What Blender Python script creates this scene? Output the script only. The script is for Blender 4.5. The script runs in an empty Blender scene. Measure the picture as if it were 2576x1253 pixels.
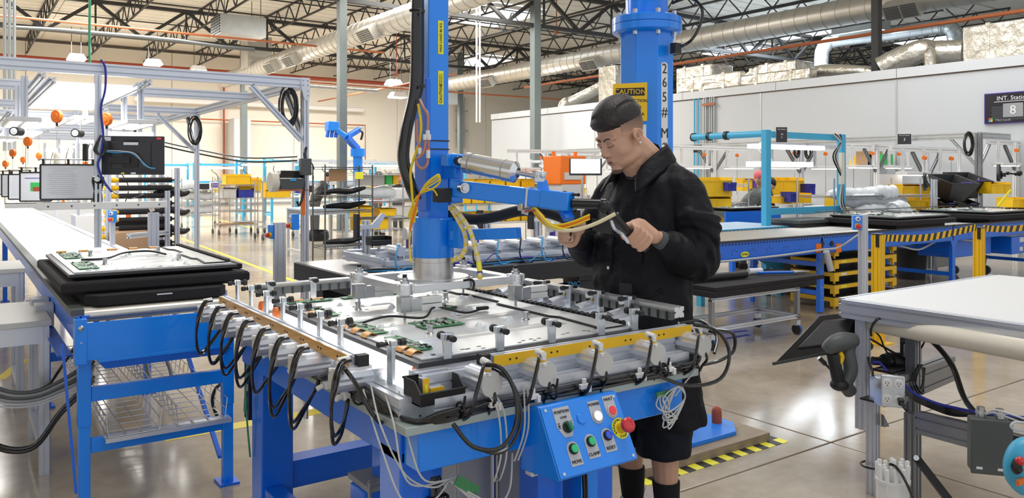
import bpy, math, random
from mathutils import Vector, Matrix, Quaternion
R = math.radians
V3 = Vector
sc = bpy.context.scene
COL = sc.collection
random.seed(7)
# ---------------------------------------------------------------- camera
F, CH, HY, CX = 2000.0, 1.55, 440.0, 1288.0      # focal length in px of a 2576 px wide frame, eye height, horizon row
TH = R(35)
CT, ST = math.cos(TH), math.sin(TH)
cam = bpy.data.cameras.new('camera')
co = bpy.data.objects.new('camera', cam); COL.objects.link(co)
cam.sensor_width = 36; cam.lens = 36 * F / 2576
cam.shift_y = -(626.5 - HY) / 2576
cam.clip_start = 0.05; cam.clip_end = 200
co.location = (0, 0, CH); co.rotation_euler = (R(90), 0, -TH)
sc.camera = co
sc.view_settings.view_transform = 'Standard'
sc.view_settings.look = 'None'
sc.view_settings.exposure = 0.0
sc.view_settings.gamma = 1
sc.view_settings.use_curve_mapping = False
# ---------------------------------------------------------------- world: even whitish fill light, added; comes in where walls are left out
w = bpy.data.worlds.new('world'); sc.world = w; w.use_nodes = True
bg = w.node_tree.nodes['Background']; bg.inputs[0].default_value = (0.93, 0.96, 1.0, 1); bg.inputs[1].default_value = .86
def area(name, loc, sx, sy, power, col=(1, 1, 1), rot=(0, 0, 0)):
    l = bpy.data.lights.new(name, 'AREA'); l.shape = 'RECTANGLE'; l.size = sx; l.size_y = sy
    l.energy = power; l.color = col
    o = bpy.data.objects.new(name, l); COL.objects.link(o); o.location = loc; o.rotation_euler = rot
    return o
for (x, y, p, c) in ((3, 2.5, 170, (1, .98, .95)), (4, 12, 560, (.95, .98, 1)), (13, 7, 400, (.95, .97, 1)), (12, 20, 900, (1, .97, .92)), (4, 34, 1500, (1, .96, .90)), (15, 34, 1500, (1, .95, .88)),
                     (3, 26, 1200, (1, .96, .90)), (26, 18, 1500, (.8, .9, 1)), (-6, 20, 900, (1, 1, 1))):
    area('high_bay_light', (x, y, 6.9), 3 if y < 5 else 5, 3 if y < 5 else 5, p, c)
for i, (x, y) in enumerate(((2, 24), (10, 30), (19, 26), (4, 36), (28, 24), (8, 20), (20, 36))):   # bare point lights added to brighten the deck, no fixtures here
    l = bpy.data.lights.new('deck_fill_light', 'POINT'); l.energy = 62 if x < 25 else 110; l.shadow_soft_size = .5; l.color = (1, .96, .9) if x < 25 else (.75, .87, 1)
    o = bpy.data.objects.new('deck_fill_light', l); COL.objects.link(o); o.location = (x, y, 4.6)
sc.cycles.sample_clamp_indirect = 6
# ---------------------------------------------------------------- picture <-> place helpers (U = x, V = y of the plant grid)
def Pd(px, py, D):
    xc = (px - CX) / F * D
    return V3((xc * CT + D * ST, -xc * ST + D * CT, CH - (py - HY) / F * D))
def G(px, py, z):
    return Pd(px, py, F * (CH - z) / (py - HY))
def PU(px, py, u):
    return Pd(px, py, u / (ST + CT * (px - CX) / F))
def PV(px, py, v):
    return Pd(px, py, v / (CT - ST * (px - CX) / F))
# ---------------------------------------------------------------- mesh accumulator
class M:
    def __init__(s): s.v = []; s.f = []; s.mi = []; s.cur = 0
    def add(s, vs, fs):
        n = len(s.v); s.v.extend([tuple(p) for p in vs])
        for f in fs: s.f.append(tuple(i + n for i in f)); s.mi.append(s.cur)
        return s
    def bx(s, x0, x1, y0, y1, z0, z1):
        return s.add([(x0, y0, z0), (x1, y0, z0), (x1, y1, z0), (x0, y1, z0), (x0, y0, z1), (x1, y0, z1), (x1, y1, z1), (x0, y1, z1)],
                     [(3, 2, 1, 0), (4, 5, 6, 7), (0, 1, 5, 4), (1, 2, 6, 5), (2, 3, 7, 6), (3, 0, 4, 7)])
    def box(s, c, d, rot=None):
        c = V3(c); h = V3(d) / 2; vs = []
        for z in (-1, 1):
            for x, y in ((-1, -1), (1, -1), (1, 1), (-1, 1)):
                p = V3((x * h.x, y * h.y, z * h.z))
                if rot is not None: p = rot @ p
                vs.append(c + p)
        return s.add(vs, [(3, 2, 1, 0), (4, 5, 6, 7), (0, 1, 5, 4), (1, 2, 6, 5), (2, 3, 7, 6), (3, 0, 4, 7)])
    def cyl(s, a, b, r, n=16, r2=None, cap=True):
        a = V3(a); b = V3(b); r2 = r if r2 is None else r2
        d = (b - a).normalized(); x = d.orthogonal().normalized(); y = d.cross(x)
        vs = []
        for p, rr in ((a, r), (b, r2)):
            for i in range(n):
                t = 2 * math.pi * i / n
                vs.append(p + x * (math.cos(t) * rr) + y * (math.sin(t) * rr))
        fs = [(i, (i + 1) % n, n + (i + 1) % n, n + i) for i in range(n)]
        if cap: fs += [tuple(range(n - 1, -1, -1)), tuple(range(n, 2 * n))]
        return s.add(vs, fs)
    def bar(s, a, b, w, h=None):                      # square bar between two points
        return s.ext([(-w / 2, -(h or w) / 2), (w / 2, -(h or w) / 2), (w / 2, (h or w) / 2), (-w / 2, (h or w) / 2)], a, b)
    def ext(s, sec, a, b, up=None, cap=True):           # section (x sideways, y up) swept from a to b
        a = V3(a); b = V3(b); d = (b - a).normalized()
        up = V3(up) if up else (V3((0, 0, 1)) if abs(d.z) < .98 else V3((0, 1, 0)))
        x = d.cross(up).normalized(); y = x.cross(d); n = len(sec)
        vs = [p + x * q[0] + y * q[1] for p in (a, b) for q in sec]
        fs = [(i, (i + 1) % n, n + (i + 1) % n, n + i) for i in range(n)]
        if cap: fs += [tuple(range(n - 1, -1, -1)), tuple(range(n, 2 * n))]
        return s.add(vs, fs)
    def loft(s, rings, cap=True, closed=True):
        n = len(rings[0]); vs = [p for r in rings for p in r]; fs = []
        for k in range(len(rings) - 1):
            for i in range(n if closed else n - 1):
                j = (i + 1) % n
                fs.append((k * n + i, k * n + j, (k + 1) * n + j, (k + 1) * n + i))
        if cap: fs += [tuple(range(n - 1, -1, -1)), tuple((len(rings) - 1) * n + i for i in range(n))]
        return s.add(vs, fs)
    def tube(s, pts, r, n=8, smooth=4, rf=None):
        pts = crom(pts, smooth) if smooth > 1 and len(pts) > 2 else [V3(p) for p in pts]
        rings = []; x = None
        for i, p in enumerate(pts):
            d = (pts[min(i + 1, len(pts) - 1)] - pts[max(i - 1, 0)])
            if d.length < 1e-9: d = V3((0, 0, 1))
            d.normalize()
            if x is None: x = d.orthogonal().normalized()
            else:
                x = x - d * x.dot(d)
                x = x.normalized() if x.length > 1e-6 else d.orthogonal().normalized()
            y = d.cross(x); rr = r if rf is None else rf(i / (len(pts) - 1)) * r
            rings.append([p + x * (math.cos(2 * math.pi * k / n) * rr) + y * (math.sin(2 * math.pi * k / n) * rr) for k in range(n)])
        return s.loft(rings)
    def lathe(s, prof, c, n=20, axis=(0, 0, 1)):       # prof: (radius, height)
        d = V3(axis).normalized(); x = d.orthogonal().normalized(); y = d.cross(x); c = V3(c)
        return s.loft([[c + d * h + x * (math.cos(2 * math.pi * k / n) * max(r, 1e-5)) + y * (math.sin(2 * math.pi * k / n) * max(r, 1e-5)) for k in range(n)] for r, h in prof])
    def ball(s, c, r, n=12, m=8, rot=None):
        r = V3(r) if hasattr(r, '__len__') else V3((r, r, r)); c = V3(c); rings = []
        for j in range(m + 1):
            t = math.pi * j / m - math.pi / 2; rings.append([])
            for k in range(n):
                a = 2 * math.pi * k / n; q = max(math.cos(t), 1e-4)
                p = V3((math.cos(a) * q * r.x, math.sin(a) * q * r.y, math.sin(t) * r.z))
                if rot is not None: p = rot @ p
                rings[-1].append(c + p)
        return s.loft(rings)
    def torus(s, c, Rr, r, axis=(0, 0, 1), n=20, m=8, a0=0, a1=360):
        d = V3(axis).normalized(); x = d.orthogonal().normalized(); y = d.cross(x); c = V3(c)
        k = n if a1 - a0 >= 360 else n + 1
        pts = [c + x * (math.cos(R(a0 + (a1 - a0) * i / n)) * Rr) + y * (math.sin(R(a0 + (a1 - a0) * i / n)) * Rr) for i in range(n + 1)]
        return s.tube(pts, r, m, 1)
    def poly(s, pts, t):                                # flat polygon with thickness along its normal
        pts = [V3(p) for p in pts]; nrm = (pts[1] - pts[0]).cross(pts[2] - pts[1]).normalized() * t; n = len(pts)
        return s.add(pts + [p + nrm for p in pts], [tuple(range(n - 1, -1, -1)), tuple(range(n, 2 * n))] + [(i, (i + 1) % n, n + (i + 1) % n, n + i) for i in range(n)])
def crom(pts, k):
    pts = [V3(p) for p in pts]; out = []
    for i in range(len(pts) - 1):
        p0 = pts[max(i - 1, 0)]; p1 = pts[i]; p2 = pts[i + 1]; p3 = pts[min(i + 2, len(pts) - 1)]
        for j in range(k):
            t = j / k
            out.append(0.5 * ((2 * p1) + (p2 - p0) * t + (2 * p0 - 5 * p1 + 4 * p2 - p3) * t * t + (3 * p1 - p0 - 3 * p2 + p3) * t ** 3))
    out.append(pts[-1]); return out
def slot(w, h, nx=1, ny=1, g=.008, d=.006):             # T-slot aluminium section: w wide, h high, nx slots in top/bottom, ny in the sides
    def side(L, n):
        o = []
        for i in range(n):
            c = -L / 2 + L * (i + .5) / n
            o += [(c - g / 2, 0), (c - g / 2, d), (c + g / 2, d), (c + g / 2, 0)]
        return o
    s = [(-w / 2, -h / 2)] + [(a, -h / 2 + b) for a, b in side(w, nx)]
    s += [(w / 2, -h / 2)] + [(w / 2 - b, a) for a, b in side(h, ny)]
    s += [(w / 2, h / 2)] + [(-a, h / 2 - b) for a, b in side(w, nx)]
    s += [(-w / 2, h / 2)] + [(-w / 2 + b, -a) for a, b in side(h, ny)]
    return s
# ---------------------------------------------------------------- materials
MT = {}
def mat(name, col, rough=.5, metal=0., var=.06, scale=30, bump=0., emit=0., coat=0., alpha=1., trans=0., ecol=None, stretch=None, bscale=None, dist=.002):
    m = bpy.data.materials.new(name); m.use_nodes = True; nt = m.node_tree; b = nt.nodes['Principled BSDF']
    MT[name] = m
    b.inputs['Roughness'].default_value = rough; b.inputs['Metallic'].default_value = metal
    tc = nt.nodes.new('ShaderNodeTexCoord'); no = nt.nodes.new('ShaderNodeTexNoise'); no.inputs['Scale'].default_value = scale; no.inputs['Detail'].default_value = 3
    mp = nt.nodes.new('ShaderNodeMapping'); nt.links.new(tc.outputs['Object'], mp.inputs[0]); nt.links.new(mp.outputs[0], no.inputs['Vector'])
    if stretch: mp.inputs['Scale'].default_value = stretch
    cr = nt.nodes.new('ShaderNodeMixRGB'); cr.inputs[1].default_value = tuple(max(0, c * (1 - var)) for c in col) + (1,); cr.inputs[2].default_value = tuple(min(1, c * (1 + var)) for c in col) + (1,)
    nt.links.new(no.outputs['Fac'], cr.inputs[0]); nt.links.new(cr.outputs[0], b.inputs['Base Color'])
    if bump:
        n2 = no
        if bscale: n2 = nt.nodes.new('ShaderNodeTexNoise'); n2.inputs['Scale'].default_value = bscale; n2.inputs['Detail'].default_value = 4; nt.links.new(mp.outputs[0], n2.inputs['Vector'])
        bp = nt.nodes.new('ShaderNodeBump'); bp.inputs['Strength'].default_value = bump; bp.inputs['Distance'].default_value = dist
        nt.links.new(n2.outputs['Fac'], bp.inputs['Height']); nt.links.new(bp.outputs[0], b.inputs['Normal'])
    if emit: b.inputs['Emission Color'].default_value = tuple(ecol or col) + (1,); b.inputs['Emission Strength'].default_value = emit
    if name.startswith('cloth'): b.inputs['Specular IOR Level'].default_value = .22
    if coat: b.inputs['Coat Weight'].default_value = coat; b.inputs['Coat Roughness'].default_value = .08
    if alpha < 1: b.inputs['Alpha'].default_value = alpha
    if trans: b.inputs['Transmission Weight'].default_value = trans
    return m
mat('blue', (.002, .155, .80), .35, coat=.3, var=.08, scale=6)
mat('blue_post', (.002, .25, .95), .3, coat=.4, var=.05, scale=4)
mat('cyan', (.06, .42, .68), .4)
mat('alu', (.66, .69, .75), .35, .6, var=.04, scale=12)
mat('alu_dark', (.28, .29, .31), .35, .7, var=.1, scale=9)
mat('alu_mill', (.78, .79, .80), .28, .75, var=.1, scale=14, stretch=(1, 8, 8))
mat('steel', (.55, .56, .58), .25, .95, var=.1, scale=20)
mat('brushed', (.62, .60, .58), .3, .95, var=.18, scale=40, stretch=(6, 6, .3))
mat('polished', (.80, .80, .80), .22, .9, var=.06, scale=30, stretch=(1, 6, 6))
mat('zinc', (.62, .66, .70), .3, .75, var=.12, scale=50)
mat('galv', (.50, .52, .52), .38, .75, var=.15, scale=5)
mat('duct', (.60, .58, .53), .4, .75, var=.12, scale=3)
mat('foil', (.70, .66, .57), .32, .85, var=.12, scale=3, bump=.6, bscale=3.5, dist=.10)
mat('steel_grey', (.16, .19, .19), .45, .1, var=.1, scale=3)
mat('joist', (.035, .035, .035), .6, var=.2, scale=2)
mat('roller', (.62, .60, .56), .3, .75, var=.1, scale=20)
mat('black', (.012, .012, .014), .45, var=.2, scale=20)
mat('black_gloss', (.01, .01, .012), .15, var=.1)
mat('hose', (.006, .006, .007), .22, var=.2, coat=.4)
mat('rubber', (.018, .018, .02), .6, var=.2)
mat('foam', (.016, .014, .016), .9, var=.3, scale=200, bump=.3)
mat('granite', (.22, .22, .23), .25, var=.15, scale=300)
mat('white', (.80, .80, .79), .4, var=.03)
mat('white_top', (.72, .73, .74), .45, var=.02, scale=3)
mat('cream', (.70, .66, .56), .5, var=.04)
mat('offwhite', (.58, .58, .56), .5, var=.05)
mat('yellow', (.85, .50, .01), .4, var=.05, scale=8)
mat('yellow_bin', (.90, .55, .005), .45, var=.06, scale=8)
mat('yellow_pale', (.90, .85, .05), .45)
mat('yellow_cable', (.85, .62, .01), .4)
mat('orange', (.85, .18, .01), .45)
mat('orange_pipe', (.42, .12, .04), .5, var=.2, scale=2)
mat('red', (.62, .015, .02), .3, coat=.5)
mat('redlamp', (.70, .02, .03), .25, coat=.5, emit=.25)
mat('brick', (.42, .08, .04), .6)
mat('green', (.01, .22, .10), .3, coat=.5)
mat('greenlamp', (.01, .45, .16), .25, coat=.5, emit=.15)
mat('bluelamp', (.02, .08, .65), .25, coat=.5, emit=.1)
mat('lime', (.05, .55, .12), .5)
mat('pcb', (.05, .24, .09), .45, var=.5, scale=160)
mat('copper_flex', (.62, .28, .05), .35, .3)
mat('purple', (.10, .05, .42), .5)
mat('navy', (.02, .03, .33), .5)
mat('panel', (.74, .76, .77), .27, .3, var=.05, scale=4)
mat('bezel', (.03, .03, .035), .35)
mat('grey', (.30, .31, .32), .5)
mat('grey_dark', (.09, .10, .10), .5, .2)
mat('grey_light', (.55, .56, .58), .45)
mat('label_grey', (.48, .50, .54), .4)
mat('paper', (.78, .80, .86), .5, var=.03)
mat('glow', (1, 1, 1), .5, emit=2.2, ecol=(1, .99, .96))
mat('glow_soft', (.95, .97, 1), .5, emit=1.1)
mat('skylight', (1, 1, 1), .5, emit=3.5, ecol=(.85, .93, 1))
mat('lamp_warm', (1, .95, .85), .5, emit=5, ecol=(1, .93, .8))
mat('screen', (.5, .6, .85), .3, emit=.7)
mat('screen_dark', (.02, .02, .03), .15)
mat('cardboard', (.48, .30, .17), .75)
mat('wood', (.33, .26, .19), .7, var=.35, scale=9, stretch=(.5, 6, 12), bump=.3)
mat('skin', (.60, .345, .235), .5, var=.06, scale=60, bump=.1)
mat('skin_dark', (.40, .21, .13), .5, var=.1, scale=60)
mat('hair', (.016, .011, .009), .5, var=.5, scale=120, bump=.7, dist=.004)
mat('fade2', (.13, .075, .055), .7, var=.3, scale=200)
mat('fade', (.16, .10, .075), .7, var=.25, scale=150)
mat('lips', (.42, .17, .13), .45)
mat('cloth', (.006, .0065, .010), .62, var=.35, scale=7, bump=.35, bscale=9, dist=.05)
mat('cloth_navy', (.006, .009, .016), .7, var=.25, scale=8, bump=.3, bscale=8, dist=.05)
mat('knit', (.09, .095, .10), .9, var=.2, scale=100)
mat('sock', (.008, .008, .009), .95, var=.2, scale=100, bump=.5, stretch=(8, 8, .5))
mat('pink', (.75, .16, .20), .8)
mat('plastic_film', (.72, .75, .78), .25, var=.1, scale=6, bump=.8, bscale=12, dist=.03)
mat('bag', (.01, .01, .011), .25, bump=.9, bscale=14, dist=.03)
mat('clear_hose', (.50, .22, .14), .25)
mat('tape_hose', (.78, .68, .45), .5)
mat('wire_blue', (.05, .35, .70), .4)
mat('ink', (.012, .014, .02), .5)
mat('glassy', (.80, .86, .90), .06, var=.02)
mat('eye', (.75, .72, .70), .2)
mat('wire_top', (.45, .62, .80), .4)
mat('belt_top', (.62, .63, .62), .35, var=.05, scale=3)
# ---------------------------------------------------------------- objects
ORG = {}
def smooth(me, ang=38):
    me.polygons.foreach_set('use_smooth', [True] * len(me.polygons)); me.set_sharp_from_angle(angle=R(ang))
def mesh(name, m, mats, ang=38, off=None):
    me = bpy.data.meshes.new(name)
    vs = m.v if off is None else [(a - off[0], b - off[1], c - off[2]) for a, b, c in m.v]
    me.from_pydata(vs, [], m.f)
    for k in (mats if isinstance(mats, (list, tuple)) else [mats]): me.materials.append(MT[k] if isinstance(k, str) else k)
    if any(m.mi): me.polygons.foreach_set('material_index', m.mi)
    smooth(me, ang); return me
def O(name, m, mats, parent=None, bev=0, ang=38, label=None, kind=None):
    off = ORG.get(parent.name) if parent else None
    o = bpy.data.objects.new(name, mesh(name, m, mats, ang, off)); COL.objects.link(o)
    if parent: o.parent = parent; ORG[o.name] = off or V3((0, 0, 0))
    if bev:
        b = o.modifiers.new('bevel', 'BEVEL'); b.width = bev; b.segments = 2; b.limit_method = 'ANGLE'
    if label: o['label'] = label
    if kind: o['kind'] = kind
    return o
def T(name, label, cat, loc=(0, 0, 0), group=None):      # a thing: an empty at its base that parents its parts
    o = bpy.data.objects.new(name, None); COL.objects.link(o); o.location = loc; o.empty_display_size = .1
    o['label'] = label; o['category'] = cat
    if group: o['group'] = group
    ORG[o.name] = V3(loc); return o
def tag(o, label, cat, group=None):
    o['label'] = label; o['category'] = cat
    if group: o['group'] = group
    return o
def S(name, m, mats, parent=None, bev=0, ang=38):
    o = O(name, m, mats, parent, bev, ang)
    if not parent: o['kind'] = 'structure'
    return o
def one(name, label, cat, m, mats, group=None, bev=0, ang=38):   # a thing that is one mesh, origin at its base
    xs = [p[0] for p in m.v]; ys = [p[1] for p in m.v]; zs = [p[2] for p in m.v]
    org = V3(((min(xs) + max(xs)) / 2, (min(ys) + max(ys)) / 2, min(zs)))
    o = bpy.data.objects.new(name, mesh(name, m, mats, ang, org)); COL.objects.link(o); o.location = org; ORG[o.name] = org
    if bev:
        b = o.modifiers.new('bevel', 'BEVEL'); b.width = bev; b.segments = 2; b.limit_method = 'ANGLE'
    return tag(o, label, cat, group)
def inst(src, parent, loc, rot=(0, 0, 0), scale=None):   # copy of a part (and its own sub-parts), placed in its parent's frame
    c = src.copy(); COL.objects.link(c); c.parent = parent
    c.location = V3(loc) - (ORG.get(parent.name, V3((0, 0, 0))) if parent else V3((0, 0, 0))); c.rotation_euler = rot
    if scale: c.scale = scale
    for ch in src.children:
        d = ch.copy(); COL.objects.link(d); d.parent = c
    return c
def dup(root, loc, rotz=0, label=None, group=None, scale=None):
    r = root.copy(); COL.objects.link(r); r.location = loc; r.rotation_euler = (0, 0, rotz)
    if scale: r.scale = scale
    if label: r['label'] = label
    if group: r['group'] = group
    ORG[r.name] = V3(loc)
    for ch in list(root.children):
        c = ch.copy(); COL.objects.link(c); c.parent = r
        for g in ch.children:
            d = g.copy(); COL.objects.link(d); d.parent = c
    return r
def text(name, s, size, org, xdir, ydir, parent, m='ink', ext=.0006, align='CENTER', font_scale=1):
    cu = bpy.data.curves.new(name, 'FONT'); cu.body = s; cu.size = size; cu.extrude = ext; cu.align_x = align; cu.align_y = 'CENTER'; cu.resolution_u = 2
    if .022 <= size < .06: cu.offset = size * .006
    cu.space_character = font_scale
    cu.materials.append(MT[m]); o = bpy.data.objects.new(name, cu); COL.objects.link(o)
    x = V3(xdir).normalized(); y = V3(ydir).normalized(); z = x.cross(y).normalized(); y = z.cross(x)
    off = ORG.get(parent.name, V3((0, 0, 0)))
    mtx = Matrix((x, y, z)).transposed().to_4x4(); mtx.translation = V3(org) - off + z * .001
    bpy.context.view_layer.update()
    me = bpy.data.meshes.new_from_object(o); bpy.data.objects.remove(o)
    me.materials.clear(); me.materials.append(MT[m])
    o = bpy.data.objects.new(name, me); COL.objects.link(o)
    o.parent = parent; o.matrix_local = mtx
    return o
def drop(*ps):                                           # remove a prototype once its copies stand in place
    for p in ps:
        for c in list(p.children): bpy.data.objects.remove(c)
        bpy.data.objects.remove(p)
def arc_text(name, s, size, c, rad, a0, a1, xdir, ydir, parent, m='ink'):
    x = V3(xdir).normalized(); y = V3(ydir).normalized()
    for i, ch in enumerate(s):
        a = R(a0 + (a1 - a0) * i / max(1, len(s) - 1)); up = x * math.cos(a) + y * math.sin(a)
        if a0 < a1: up = -up
        rt = up.cross(x.cross(y))
        text(name, ch, size, V3(c) + (x * math.cos(a) + y * math.sin(a)) * rad, rt, up, parent, m)
# ================================================================ SETTING
def floor_mat():
    m = bpy.data.materials.new('concrete'); m.use_nodes = True; nt = m.node_tree; b = nt.nodes['Principled BSDF']; MT['concrete'] = m
    tc = nt.nodes.new('ShaderNodeTexCoord')
    n1 = nt.nodes.new('ShaderNodeTexNoise'); n1.inputs['Scale'].default_value = .7; n1.inputs['Detail'].default_value = 6; n1.inputs['Roughness'].default_value = .6
    n2 = nt.nodes.new('ShaderNodeTexNoise'); n2.inputs['Scale'].default_value = 9; n2.inputs['Detail'].default_value = 8; n2.inputs['Roughness'].default_value = .7
    for n in (n1, n2): nt.links.new(tc.outputs['Object'], n.inputs['Vector'])
    r = nt.nodes.new('ShaderNodeValToRGB'); r.color_ramp.elements[0].position = .3; r.color_ramp.elements[0].color = (.34, .268, .19, 1)
    r.color_ramp.elements[1].position = .68; r.color_ramp.elements[1].color = (.58, .51, .415, 1)
    nt.links.new(n1.outputs['Fac'], r.inputs[0])
    mx = nt.nodes.new('ShaderNodeMixRGB'); mx.blend_type = 'MULTIPLY'; mx.inputs[0].default_value = .5
    r2 = nt.nodes.new('ShaderNodeValToRGB'); r2.color_ramp.elements[0].position = .3; r2.color_ramp.elements[0].color = (.68, .66, .63, 1); r2.color_ramp.elements[1].position = .6
    nt.links.new(n2.outputs['Fac'], r2.inputs[0]); nt.links.new(r.outputs[0], mx.inputs[1]); nt.links.new(r2.outputs[0], mx.inputs[2])
    nt.links.new(mx.outputs[0], b.inputs['Base Color'])
    mr = nt.nodes.new('ShaderNodeMapRange'); mr.inputs['To Min'].default_value = .05; mr.inputs['To Max'].default_value = .22
    nt.links.new(n1.outputs['Fac'], mr.inputs[0]); nt.links.new(mr.outputs[0], b.inputs['Roughness'])
    b.inputs['Specular IOR Level'].default_value = .75
    bp = nt.nodes.new('ShaderNodeBump'); bp.inputs['Strength'].default_value = .08; bp.inputs['Distance'].default_value = .01
    nt.links.new(n1.outputs['Fac'], bp.inputs['Height']); nt.links.new(bp.outputs[0], b.inputs['Normal'])
floor_mat()
mat('joint', (.16, .12, .09), .9)
mat('wall_cream', (.80, .76, .67), .7, var=.03, scale=1)
mat('wall_grey', (.55, .57, .59), .6, var=.02, scale=1)
mat('wall_trim', (.62, .64, .66), .5, var=.03)
mat('deck', (.72, .69, .61), .6, var=.12, scale=2)
mat('floor_yellow', (.80, .62, .04), .5, var=.15, scale=8)
mat('floor_blue', (.02, .05, .45), .5)
U0, U1, VA, VB = -16.0, 46.0, -3.0, 42.0
fl = S('floor', M().bx(U0, U1, VA, VB, -.2, -.012), 'joint')
jc = G(2090, 1113, 0)                                  # where two saw-cut joints cross
us = []; vs_ = []
x = jc.x
while x > U0: x -= 4.6
while x < U1: us.append(x); x += 4.6
y = jc.y
while y > VA: y -= 4.6
while y < VB: vs_.append(y); y += 4.6
us = [max(a, U0) for a in us] + [U1]; vs_ = [max(a, VA) for a in vs_] + [VB]
for i in range(len(us) - 1):
    for j in range(len(vs_) - 1):
        g = .006
        O('slab', M().bx(us[i] + g, us[i + 1] - g, vs_[j] + g, vs_[j + 1] - g, -.03, 0), 'concrete', fl, bev=.004 if (i < 8 and j < 4) else 0)
# painted lines on the floor
def strip(a, b, wd, m='floor_yellow', name='painted_line', z=.0015):
    a = V3(a); b = V3(b); d = (b - a).normalized(); n = V3((-d.y, d.x, 0)) * wd / 2
    q = [a - n, b - n, b + n, a + n]
    return O(name, M().poly([(p.x, p.y, .0) for p in q], z), m, fl)
strip(G(430, 590, 0), G(960, 790, 0), .08); strip(G(420, 500 + 20, 0), G(640, 575, 0), .08)
strip(G(1745, 725, 0), G(1870, 738, 0), .07); strip(G(1870, 738, 0), G(1985, 712, 0), .07); strip(G(1745, 725, 0), G(1800, 700, 0), .07)
strip(G(0, 955, 0), G(60, 905, 0), .07); strip(G(0, 820, 0), G(60, 812, 0), .07); strip((-.9, 3.2, 0), (-.9, 9, 0), .2)
strip(G(1780, 842, 0), G(1880, 832, 0), .05, 'floor_blue'); strip(G(1820, 853, 0), G(1885, 842, 0), .05, 'floor_blue')
strip((1.0, 5.0, 0), (2.6, 5.0, 0), .12)
# back wall: tilt-up concrete panels, each a piece with open joints
wb = S('wall_back', M().bx(U0, U1, VB + .05, VB + .3, 0, 7.9), 'joint')
x = U0
while x < U1:
    O('panel', M().bx(x + .012, min(x + 6.2, U1) - .012, VB, VB + .1, 0, 7.6), 'wall_cream', wb); x += 6.2
wf = S('wall_far_right', M().bx(U1, U1 + .3, VA, VB, 0, 7.9), 'wall_grey')
wl = S('wall_far_left', M().bx(U0 - .3, U0, VA + 8, VB, 0, 7.9), 'wall_cream')
S('baseboard_back', M().bx(U0, U1, VB - .02, VB, 0, .12), 'grey', None)
# grey office wall inside the hall
OU, OV, OH = 16.5, 24.9, 3.62
wr = S('wall_right', M().bx(OU, OU + .15, -3, OV, 0, OH), 'wall_grey')
S('wall_office_back', M().bx(OU + .15, 30, OV - .15, OV, 0, OH), 'wall_grey')
S('ceiling_office', M().bx(OU + .15, 30, -3, OV - .15, OH - .1, OH), 'grey')
y = -3.0; k = 0
while y < OV:
    y2 = min(y + 3.05, OV)
    O('cap_panel', M().bx(OU - .04, OU + .25, y + .008, y2 - .008, OH, OH + .2), 'wall_trim', wr); y = y2
O('cap_dark_strip', M().bx(OU - .012, OU, -3, OV, OH - .025, OH), 'joint', wr)  # thin dark strip along the wall top, right below the cap
for y in (9.2, 12.7, 19.0, 3.0, 6.1):
    O('seam_strip', M().bx(OU - .012, OU, y, y + .035, 0, OH - .03), 'galv', wr)
# conduits down the office wall
cn = T('conduit_run', 'group of thin grey conduits running up the grey office wall behind the blue column', 'conduit', (OU - .06, 21, 0))
for px in (1747, 1757, 1771, 1776, 1786, 1791, 1796):
    p = PU(px, 300, OU - .05); O('conduit', M().cyl((OU - .05, p.y, .5), (OU - .05, p.y, OH), .022, 6), 'cyan' if px in (1747, 1757) else 'galv', cn)
p = PU(1768, 264, OU - .09); q = PU(1798, 264, OU - .09)
O('strut', M().bx(OU - .12, OU - .07, q.y, p.y, p.z - .03, p.z + .03), 'orange_pipe', cn)
# ---------------------------------------------------------------- roof
ZD = 7.75
ce = S('ceiling', M().bx(U0, U1, VA, VB + .3, ZD + .05, ZD + .25), 'grey')
x = U0
m = M()
while x < U1:                                         # corrugated deck: ribs run along U, one part per bay
    x2 = min(x + 2.4, U1); m = M(); y = 14.0
    while y < VB: m.bx(x, x2 - .02, y, y + .62, ZD, ZD + .05); y += .66
    m.bx(x, x2 - .02, VA, 13.9, ZD, ZD + .05)
    O('deck_sheet', m, 'deck', ce); x = x2
def joist(u, v0, v1, z0, z1, step=.62):
    m = M(); m.bx(u - .03, u + .03, v0, v1, z1 - .06, z1); m.bx(u - .03, u + .03, v0, v1, z0, z0 + .05)
    y = v0; k = 0
    while y < v1 - step:
        a = (u, y, z0 + .03) if k % 2 else (u, y, z1 - .03); b = (u, y + step, z1 - .03) if k % 2 else (u, y + step, z0 + .03)
        m.bar(a, b, .035); y += step; k += 1
    return O('joist', m, 'joist', ce)
x = -12.0
while x < 44: joist(x, 13.5, VB, ZD - .72, ZD); x += 2.44
def girder(v, u0, u1, z0, z1, step=1.5):
    m = M(); m.bx(u0, u1, v - .09, v + .09, z1 - .12, z1); m.bx(u0, u1, v - .09, v + .09, z0, z0 + .12)
    x = u0; k = 0
    while x < u1 - step:
        a = (x, v, z0 + .06) if k % 2 else (x, v, z1 - .06); b = (x + step, v, z1 - .06) if k % 2 else (x + step, v, z0 + .06)
        m.bar(a, b, .11)
        if k % 2: m.bar((x + step, v, z0 + .06), (x + step, v, z1 - .06), .06)
        x += step; k += 1
    return O('girder', m, 'joist', ce)
for v in (21.0, 31.0): girder(v, -14, 45, ZD - 1.35, ZD - .1)
for v in (24.3, 27.6, 34.5, 38.0): # bridging rods
    m = M(); m.bx(-14, 45, v - .02, v + .02, ZD - .68, ZD - .64); m.bx(-14, 45, v - .02, v + .02, ZD - .1, ZD - .06); O('bridging', m, 'joist', ce)
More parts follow.
